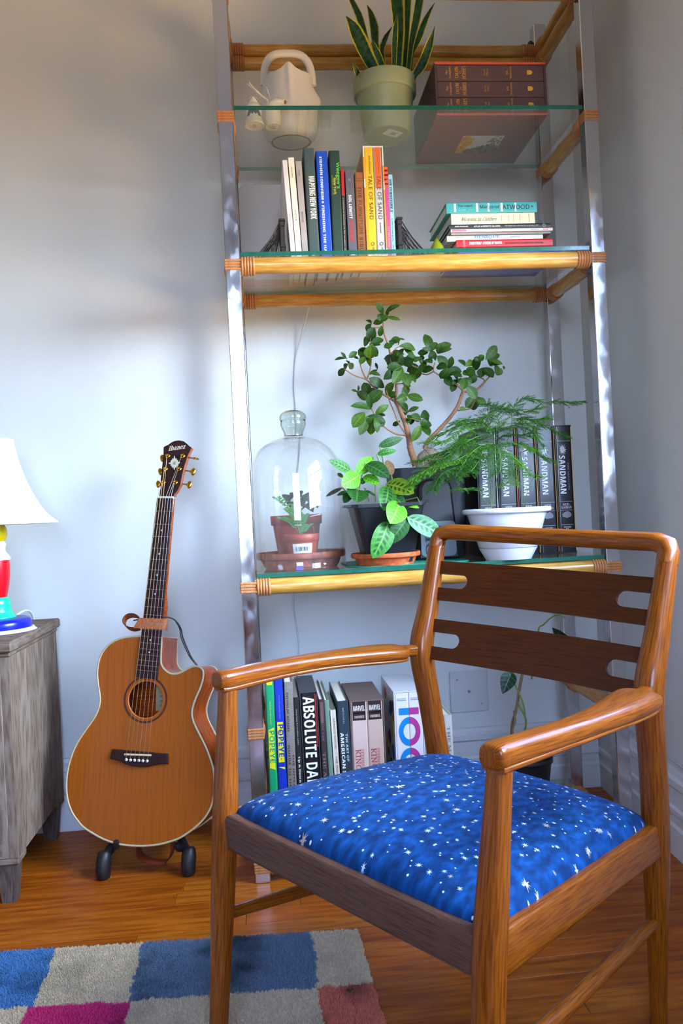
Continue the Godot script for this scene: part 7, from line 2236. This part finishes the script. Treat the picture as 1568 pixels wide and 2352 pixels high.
	for k in range(1, 21):
		var dist := L * (1.0 - pow(2.0, -k / 12.0))
		if dist > fl - 0.002:
			break
		var t := dist / fl
		var a := fb[3].lerp(fb[0], t)
		var b := fb[2].lerp(fb[1], t)
		m = Sh.new()
		m.tube([Vector3(a.x, a.y, hz), Vector3(b.x, b.y, hz)], 0.0009, 6)
		put("fret", m.done(), mat(Color("b8b4a8"), 0.25, 1.0), o)
		if k in [3, 5, 7, 9, 12, 15, 17]:
			var t0 := L * (1.0 - pow(2.0, -(k - 1) / 12.0)) / fl
			var cm := (fb[3].lerp(fb[0], (t + t0) * 0.5) + fb[2].lerp(fb[1], (t + t0) * 0.5)) * 0.5
			m = Sh.new()
			m.lathe([Vector2(0.0022, 0), Vector2(0.0022, 0.0003), Vector2(0, 0.0003)], 12, Transform3D(Basis(Vector3(1, 0, 0), Vector3(0, 0, 1), Vector3(0, -1, 0)), Vector3(cm.x, cm.y, hz)))
			put("inlay", m.done(), hexm("b8b4a8", 0.4), o)
	m = Sh.new()
	m.tube([nutl + Vector3(0, 0, hz * 0.6), nutr + Vector3(0, 0, hz * 0.6)], 0.0024, 8, 0.0048, Vector3(along.x, along.y, 0), true, 4.0)
	put("nut", m.done(), hexm("dcd8cc", 0.4), o)
	# headstock
	var hd := v2(GUITAR_HEAD)
	if Geometry2D.is_polygon_clockwise(hd):
		hd.reverse()
	m = Sh.new()
	m.slab(hd, -0.0165, -0.0020, 0.0006)
	var head := put("headstock", m.done(), sidew, o)
	m = Sh.new()
	m.slab(hd, -0.0020, 0.0002, 0.0004)
	put("head_veneer", m.done(), rose, o)
	# the maker's script and the square mother-of-pearl ornament
	var tilt := -atan2(along.x, -along.y)
	text(head, "Ibanez", hexm("cfc6b0", 0.4), Transform3D(Basis(Vector3.BACK, 0.07), Vector3(GUITAR_MARK[0], GUITAR_MARK[1], 0.0004)), GUITAR_MARK[4], 0.0125, "Droid Serif", true, 0.35)
	var orn := put("head_ornament", ornament_mesh(0.0135), hexm("c9c6ae", 0.35), head, T(Vector3(GUITAR_MARK[2], GUITAR_MARK[3], 0.0003)))
	text(orn, "AE", hexm("2a2420", 0.5), T(Vector3(0, 0, 0.0008)), 0.0085, 0.0075, "Droid Serif", false, 0.2)
	for k in 6:
		var p := Vector3(GUITAR_POSTS[k * 2], GUITAR_POSTS[k * 2 + 1], 0.0)
		var q := Vector3(GUITAR_KNOBS[k * 2], GUITAR_KNOBS[k * 2 + 1], -0.010)
		m = Sh.new()
		m.lathes([[Vector2(0.0062, 0.0), Vector2(0.0064, 0.0012), Vector2(0.0052, 0.0022), Vector2(0.0036, 0.0026)], [Vector2(0.0030, 0.0026), Vector2(0.0030, 0.0105), Vector2(0.0024, 0.0112), Vector2(0, 0.0114)]], 18, Transform3D(Basis(Vector3(1, 0, 0), Vector3(0, 0, 1), Vector3(0, -1, 0)), p))
		var dirk := (q - Vector3(p.x, p.y, -0.010)).normalized()
		m.tube([Vector3(p.x, p.y, -0.010), q - dirk * 0.006], 0.0018, 8)
		m.tube([q - dirk * 0.0075, q - dirk * 0.005], 0.0030, 10)
		m.tube(spline([q - dirk * 0.0055, q - dirk * 0.002, q + dirk * 0.003, q + dirk * 0.006], 3), [0.0030, 0.0056, 0.0078, 0.0090, 0.0098, 0.0098, 0.0092, 0.0078, 0.0058, 0.0036], 14, [0.0016, 0.0022, 0.0026, 0.0028, 0.0028, 0.0028, 0.0026, 0.0022, 0.0018, 0.001], Vector3(-dirk.y, dirk.x, 0) if k != 1 else Vector3(0, 0, 1))
		put("tuner", m.done(), gold, o)
	# strings: pin, saddle, nut, post
	for k in 6:
		var t := (k + 0.5) / 6.0
		var sp := s0.lerp(s1, lerpf(0.09, 0.91, k / 5.0)) + Vector3(0, 0, 0.0026)
		var np := nutl.lerp(nutr, lerpf(0.09, 0.91, k / 5.0)) + Vector3(0, 0, hz + 0.0026)
		var post: int = [4, 2, 0, 1, 3, 5][k]
		var pp := Vector3(GUITAR_POSTS[post * 2], GUITAR_POSTS[post * 2 + 1], 0.0075)
		var pin := Vector3(GUITAR_PINS[k * 2], GUITAR_PINS[k * 2 + 1], 0.0110)
		m = Sh.new()
		m.tube([pin, sp, np, pp], [0.00062, 0.00058, 0.00050, 0.00045, 0.00040, 0.00038][k], 6)
		put("string", m.done(), mat(Color("c9c4b6") if k > 2 else Color("b8a47c"), 0.3, 1.0), o)
	# leather strap wrapped round the neck, its loop, and the black lace
	var leather := textured("leather", noise_tex("leather", Vector2i(256, 256), 0.03, [[0.0, "8a4a24"], [0.5, "a05a2e"], [1.0, "b06c3c"]], 4, 121), Vector3(14, 14, 1), 0.6)
	var strap := thing("guitar_strap", "tan leather strap wrapped round the guitar neck with a black lace", "strap", origin)
	strap.transform = o.transform
	var sv := v2(GUITAR_STRAP)
	var ml := (sv[0] + sv[1]) * 0.5
	var mr := (sv[2] + sv[3]) * 0.5
	m = Sh.new()
	var up := (sv[1] - sv[0]) * 0.5
	rows = []
	for q in [[sv[0], sv[1], 0.011], [sv[0].lerp(sv[3], 0.2), sv[1].lerp(sv[2], 0.1), 0.0125], [sv[0].lerp(sv[3], 0.6), sv[1].lerp(sv[2], 0.6), 0.0125], [sv[0].lerp(sv[3], 0.85), sv[1].lerp(sv[2], 0.85), 0.0115], [sv[3], sv[2], 0.009], [sv[3] + Vector2(-0.004, 0.0), sv[2] + Vector2(-0.004, 0), 0.006]]:
		rows.append(PackedVector3Array([Vector3(q[0].x, q[0].y, q[2]), Vector3(q[1].x, q[1].y, q[2])]))
	m.grid(rows)
	var back := []
	for r in rows:
		back.append(PackedVector3Array([r[1] - Vector3(0, 0, 0.0022), r[0] - Vector3(0, 0, 0.0022)]))
	m.grid(back)
	put("band", m.done(), leather, strap)
	for k in 2:
		text(strap, ["LEVY LEATHERS", "M8-4"][k], hexm("8c6858", 0.7), Transform3D(Basis(Vector3.BACK, -0.05), Vector3(ml.lerp(mr, [0.36, 0.74][k]).x, ml.lerp(mr, [0.36, 0.74][k]).y, 0.0127)), [0.022, 0.014][k], 0.0045, "Droid Sans", true)
	# the loop hangs at the left of the neck
	m = Sh.new()
	rows = []
	for k in 15:
		var a := PI * 0.15 + PI * 1.55 * k / 14.0
		var c := Vector3(sv[0].x - 0.006 + cos(a) * 0.021, sv[0].y + 0.014 + sin(a) * 0.017, -0.004 + 0.012 * sin(a * 0.7))
		rows.append(PackedVector3Array([c + Vector3(-0.003, -0.004, -0.017), c + Vector3(0.003, 0.004, 0.017)]))
	m.grid(rows)
	back = []
	for r in rows:
		back.append(PackedVector3Array([r[1] * 1.0 + Vector3(0.0015, 0.0015, 0), r[0] + Vector3(0.0015, 0.0015, 0)]))
	m.grid(back)
	put("loop", m.done(), leather, strap)
	m = Sh.new()
	var cd := v2(GUITAR_CORD)
	var lace := []
	for k in cd.size():
		lace.append(Vector3(cd[k].x, cd[k].y, lerpf(0.006, -0.05, float(k) / (cd.size() - 1))))
	m.tube(spline(lace, 5), 0.0017, 8)
	var lace2 := lace.slice(2)
	for k in lace2.size():
		lace2[k] += Vector3(-0.003 * sin(PI * k / (lace2.size() - 1.0)), 0, 0.004)
	m.tube(spline(lace2, 5), 0.0014, 8)
	m.tube([lace[0] + Vector3(-0.09, -0.004, -0.030), lace[0] + Vector3(-0.045, 0.002, -0.032), lace[0] + Vector3(-0.012, 0.003, -0.020), lace[0]], 0.0017, 8)
	put("lace", m.done(), hexm("1a1c20", 0.5), strap)
	# the far end of the strap hangs under the body
	m = Sh.new()
	rows = []
	for q in [[-0.052, -0.005, -0.058], [-0.048, -0.030, -0.050], [-0.030, -0.042, -0.046], [0.0, -0.048, -0.044], [0.020, -0.048, -0.052], [0.028, -0.038, -0.062], [0.030, -0.020, -0.070], [0.026, 0.0, -0.074]]:
		rows.append(PackedVector3Array([Vector3(q[0], q[1], q[2] + 0.016), Vector3(q[0], q[1] + 0.006, q[2] - 0.016)]))
	rows = [rows]
	var sm := []
	for k in 2:
		var line := []
		for r in rows[0]:
			line.append(r[k])
		sm.append(spline(line, 4))
	var sr := []
	for k in sm[0].size():
		sr.append(PackedVector3Array([sm[0][k], sm[1][k]]))
	m.grid(sr)
	var sb := []
	for r in sr:
		sb.append(PackedVector3Array([r[1] + Vector3(0, 0.0018, 0), r[0] + Vector3(0, 0.0018, 0)]))
	m.grid(sb)
	put("tail", m.done(), hexm("7a3018", 0.5), strap)
	guitar_stand()


func ornament_mesh(r: float) -> ArrayMesh:
	var m := Sh.new()
	var p := PackedVector2Array()
	for k in 64:
		var a := TAU * k / 64.0
		var d := 1.0 / (absf(cos(a)) + absf(sin(a)))
		p.append(Vector2(cos(a), sin(a) * 1.25) * r * d * (1.0 + 0.16 * cos(a * 12.0)))
	m.slab(p, 0.0, 0.0006)
	return m.done()


func guitar_stand() -> void:
	var o := thing("guitar_stand", "black folding guitar stand with rubber feet under the acoustic guitar", "guitar stand", Vector3(-0.26, 0, -0.15))
	var black := hexm("16181d", 0.4)
	for s in [-1.0, 1.0]:
		var m := Sh.new()
		var foot := Vector3(-0.100, 0.0, 0.040) if s < 0 else Vector3(0.101, 0.0, 0.062)
		var knee := Vector3(-0.078, 0.068, 0.010) if s < 0 else Vector3(0.088, 0.054, 0.020)
		var tail := Vector3(-0.020, 0.115, -0.075) if s < 0 else Vector3(0.030, 0.125, -0.080)
		m.tube(spline([foot + Vector3(0, 0.036, 0), knee, tail], 5), [0.0125, 0.0125, 0.012, 0.0115, 0.011, 0.0105, 0.0105, 0.0105, 0.010, 0.010, 0.010], 14)
		m.tube(spline([knee + Vector3(0, -0.006, 0.004), knee + Vector3(-0.010 * s, 0.004, 0.030), knee + Vector3(-0.012 * s, 0.018, 0.038)], 4), [0.009, 0.009, 0.0085, 0.008, 0.008, 0.0075, 0.0075, 0.007, 0.0065], 12)
		put("arm", m.done(), black, o)
		m = Sh.new()
		var pts := [foot + Vector3(0.0, 0.0, 0.004), foot + Vector3(0, 0.006, 0.003), foot + Vector3(0, 0.022, 0.002), foot + Vector3(0.002, 0.042, -0.002), foot + Vector3(0.003, 0.056, -0.006), foot + Vector3(0.003, 0.060, -0.007)]
		m.tube(pts, [0.014, 0.0165, 0.0175, 0.0175, 0.0150, 0.0120], 20, [0.017, 0.0200, 0.0210, 0.0200, 0.0170, 0.0130], Vector3.RIGHT)
		put("rubber_foot", m.done(), hexm("101114", 0.5), o)
	var m := Sh.new()
	m.tube(spline([Vector3(-0.020, 0.115, -0.075), Vector3(0.005, 0.150, -0.110), Vector3(0.006, 0.30, -0.150)], 4), 0.011, 12)
	m.tube([Vector3(0.030, 0.125, -0.080), Vector3(0.005, 0.150, -0.110)], 0.010, 12)
	m.tube([Vector3(0.005, 0.150, -0.112), Vector3(0.0, 0.0, -0.215)], 0.010, 12)
	put("spine", m.done(), black, o)


# ---------------------------------------------------------------- rug

# colour of the pile at a point in the room
func rug_colour(x: float, z: float, n: FastNoiseLite) -> Color:
	var jx := n.get_noise_2d(x * 260.0, z * 260.0) * 0.010
	var jz := n.get_noise_2d(x * 260.0 + 400.0, z * 260.0) * 0.008
	var px := x + jx
	var pz := z + jz - 0.06 * (x + 0.1)
	var cream := Color("dfcbac")
	var row := 0 if pz < 0.436 else (1 if pz < 0.615 else (2 if pz < 0.79 else 3))
	var cols := []
	if row == 0:
		cols = [[-0.62, cream], [-0.388 - (pz - 0.25) * -0.06, Color("5a8cbe")], [-0.217, cream], [0.113, Color("72869c")], [9.0, cream]]
	elif row == 1:
		cols = [[-0.60, Color("5a8cbe")], [-0.388, cream], [-0.213, Color("e0407e")], [0.114, cream], [9.0, Color("dc7a64")]]
	elif row == 2:
		cols = [[-0.50, cream], [-0.30, Color("72869c")], [0.02, cream], [0.12, Color("5a8cbe")], [9.0, cream]]
	else:
		cols = [[-0.40, Color("dc7a64")], [-0.10, cream], [0.05, Color("e0407e")], [9.0, cream]]
	for c in cols:
		if px < c[0]:
			var k := n.get_noise_2d(x * 120.0 + 90.0, z * 120.0)
			var q: Color = c[1]
			return q.darkened(clampf(0.30 * maxf(k, 0.0) * (2.0 if q != cream else 0.7), 0.0, 0.5))
	return cream


func build_rug() -> void:
	var o := thing("rug", "shaggy pastel rug with blue, pink and coral rectangles on cream, on the wood floor", "rug", Vector3(-0.25, 0, 0.6))
	var c := Vector2(0.2035, 0.262)
	var dx := Vector2(-0.9978, -0.066)
	var dz := Vector2(0.030, 0.9995)
	var n := FastNoiseLite.new()
	n.seed = 77
	n.frequency = 0.05
	n.fractal_octaves = 3
	var w := 1.15
	var l := 0.72
	var poly := PackedVector2Array()
	for q in [[0.0, 0.0], [w, 0.0], [w, l], [0.0, l]]:
		var p: Vector2 = c + dx * q[0] + dz * q[1]
		poly.append(Vector2(p.x + 0.25, -(p.y - 0.6)))
	if Geometry2D.is_polygon_clockwise(poly):
		poly.reverse()
	var m := Sh.new()
	m.slab(poly, 0.0003, 0.004, 0.0, Transform3D(Basis(Vector3(1, 0, 0), Vector3(0, 0, -1), Vector3(0, 1, 0)), Vector3.ZERO))
	put("backing", m.done(), hexm("8f887c", 0.95), o)
	# one tuft: five leaning blades
	m = Sh.new()
	m.flat()
	for k in 5:
		var a := TAU * k / 5.0 + 0.3
		var b := a + 0.9
		var base := Vector3(cos(a) * 0.0011, 0, sin(a) * 0.0011)
		var tip := Vector3(cos(b) * 0.0021, 0.0085, sin(b) * 0.0021)
		var s := Vector3(-sin(b), 0, cos(b)) * 0.0009
		m.tri(base - s, base + s, tip + s * 0.6)
		m.tri(base - s, tip + s * 0.6, tip - s * 0.6)
	var pile := StandardMaterial3D.new()
	pile.vertex_color_use_as_albedo = true
	pile.roughness = 0.95
	pile.metallic_specular = 0.1
	var mm := MultiMesh.new()
	mm.transform_format = MultiMesh.TRANSFORM_3D
	mm.use_colors = true
	mm.mesh = m.done()
	var step := 0.0027
	var nu := int(w / step)
	var nv := int(0.44 / step)
	mm.instance_count = nu * nv
	var rng := RandomNumberGenerator.new()
	rng.seed = 31
	var i := 0
	for v in nv:
		for u in nu:
			var ru := (u + rng.randf()) * step
			var rv := (v + rng.randf()) * step
			var p: Vector2 = c + dx * ru + dz * rv
			p += Vector2(n.get_noise_2d(p.x * 300.0, p.y * 300.0), n.get_noise_2d(p.y * 300.0, p.x * 300.0 + 50.0)) * 0.003
			var col := rug_colour(p.x, p.y, n).srgb_to_linear() * rng.randf_range(0.82, 1.12)
			var t := Transform3D(Basis(Vector3.UP, rng.randf() * TAU) * Basis(Vector3.RIGHT, rng.randf_range(-0.35, 0.35)), Vector3(p.x + 0.25, 0.0035, p.y - 0.6)).scaled_local(Vector3(1, rng.randf_range(0.75, 1.15), 1))
			mm.set_instance_transform(i, t)
			mm.set_instance_color(i, col)
			i += 1
	var mi := MultiMeshInstance3D.new()
	mi.name = "pile"
	mi.multimesh = mm
	mi.material_override = pile
	mi.set_meta("kind", "stuff")
	o.add_child(mi)
	# a dry leaf crumb on the coral patch
	var cr := thing("leaf_crumb", "small dry brown leaf crumb on the coral patch of the rug", "debris", Vector3(0.166, 0.0125, 0.475))
	m = Sh.new()
	for k in 4:
		var a := k * 1.7
		leaf(m, Vector3(cos(a) * 0.001, 0, sin(a) * 0.001), Vector3(cos(a) * 0.007, 0.003, sin(a) * 0.005), 0.006, Vector3.UP, 0.3, 0.4, 0.8, 4, 2)
	put("flake", m.done(), hexm("3c2c20", 0.9), cr)


# ---------------------------------------------------------------- on the walls

func build_wall_things() -> void:
	# blank cover plate with one screw
	var o := thing("cover_plate", "square painted blank cover plate low on the wall behind the armchair", "wall plate", Vector3(0.6250, 0.2420, -0.4495))
	var m := Sh.new()
	m.slab(round_rect(0.112, 0.120, 0.004, 3), 0.0, 0.005, 0.002, T(Vector3(0, 0.060, 0)))
	put("plate", m.done(), hexm("cdcecd", 0.5), o)
	for q in [[0.0, 0.060, 0.0042], [-0.034, 0.095, 0.002], [0.036, 0.022, 0.002]]:
		m = Sh.new()
		m.lathe([Vector2(q[2], 0), Vector2(q[2] * 0.9, 0.0014), Vector2(0, 0.0018)], 14, Transform3D(Basis(Vector3(1, 0, 0), Vector3(0, 0, 1), Vector3(0, -1, 0)), Vector3(q[0], q[1], 0.005)))
		put("screw", m.done(), hexm("8f8a80", 0.4, 0.5), o)
	# white lead that falls from the flat panel behind the shelves
	o = thing("white_cable", "thin white cable hanging down the back wall behind the shelf unit", "cable", Vector3(0.15, 0, -0.44))
	m = Sh.new()
	var pts := []
	for q in CABLE:
		pts.append(q - Vector3(0.15, 0, -0.44))
	m.tube(spline(pts, 8), 0.0026, 8)
	put("lead", m.done(), hexm("d2d5da", 0.5), o)
	# thin cable clipped along the top of the right baseboard
	o = thing("baseboard_cable", "thin white cable clipped along the top of the right wall's baseboard", "cable", Vector3(wall_x(0.0), 0.20, 0.0))
	var turn := Basis(Vector3.UP, -atan(0.06))
	o.basis = turn
	m = Sh.new()
	var line := []
	for k in 30:
		line.append(Vector3(-0.0052, 0.0170 + 0.0012 * sin(k * 1.1), -0.42 + k * 0.035))
	m.tube(spline(line, 3), 0.0022, 8)
	put("lead", m.done(), hexm("c9cbcc", 0.5), o)
	for k in 3:
		var cl := put("clip", box_mesh(Vector3(0.008, 0.012, 0.006), 0.001, Vector3(-0.004, 0.018, -0.12 + k * 0.235)), hexm("d4d6d6", 0.5), o)
		put("nail", box_mesh(Vector3(0.003, 0.003, 0.003), 0.0005, Vector3(-0.009, 0.026, -0.12 + k * 0.235)), hexm("2c2a28", 0.5), cl)
	build_alocasia()


func build_alocasia() -> void:
	var pot := thing("black_pot", "small round black nursery pot on the bottom shelf behind the armchair arm", "flower pot", Vector3(0.690, 0.0652, -0.150))
	pot_round(pot, "pot_body", [[Vector2(0, 0.002), Vector2(0.048, 0.002)], [Vector2(0.048, 0.0), Vector2(0.064, 0.118)], [Vector2(0.064, 0.118), Vector2(0.0680, 0.119), Vector2(0.0685, 0.130), Vector2(0.0660, 0.131), Vector2(0.064, 0.126)], [Vector2(0.064, 0.126), Vector2(0.060, 0.10)]], hexm("16161a", 0.45))
	pot_round(pot, "soil", [[Vector2(0.0625, 0.110), Vector2(0.03, 0.114), Vector2(0, 0.115)]], texs_soil())
	var o := thing("trailing_plant", "leggy houseplant with one dark arrow leaf in the small black pot", "plant", Vector3(0.690, 0.175, -0.150))
	var stems := ALOCASIA
	for q in stems:
		var pts := []
		for k in range(2, q.size(), 3):
			pts.append(Vector3(q[k], q[k + 1], q[k + 2]) - o.position)
		var m := Sh.new()
		var sp := spline(pts, 6)
		m.tube(sp, q[0], 10)
		put("stem", m.done(), [hexm("6f8a3c", 0.5), hexm("7a6248", 0.7), hexm("4a5a34", 0.5)][int(q[1])], o)
	var vt := vein_tex("arrow leaf", Color("1c3a26"), Color("b8c8b8"), Color("8aa890"), 0.0, 5)
	var m := Sh.new()
	leaf(m, Vector3(0.6720, 0.4080, -0.17) - o.position, Vector3(0.6390, 0.3570, -0.15) - o.position, 0.040, Vector3(-0.3, 0.3, 1), 0.05, 0.2, 0.7, 8, 4)
	put("leaf", m.done(), leaf_mat("arrow leaf", Color.WHITE, vt, 0.4), o)
	m = Sh.new()
	leaf(m, Vector3(0.770, 0.520, -0.13) - o.position, Vector3(0.850, 0.405, -0.10) - o.position, 0.030, Vector3(-0.8, 0.3, 0.5), -0.12, 0.2, 0.7, 8, 4)
	put("leaf", m.done(), leaf_mat("arrow leaf back", Color(0.8, 0.85, 0.8), vt, 0.5), o)
	m = Sh.new()
	for k in 10:
		var a := k * 2.1
		m.tube(spline([Vector3(0.000 + cos(a) * 0.012, 0.0, sin(a) * 0.012), Vector3(cos(a) * 0.018, 0.026, sin(a) * 0.018), Vector3(cos(a) * 0.012, 0.05, sin(a) * 0.014)], 4), [0.003, 0.0028, 0.0026, 0.0024, 0.002, 0.0016, 0.0012, 0.001, 0.0006], 6)
	put("husk", m.done(), hexm("6a4a30", 0.8), o)
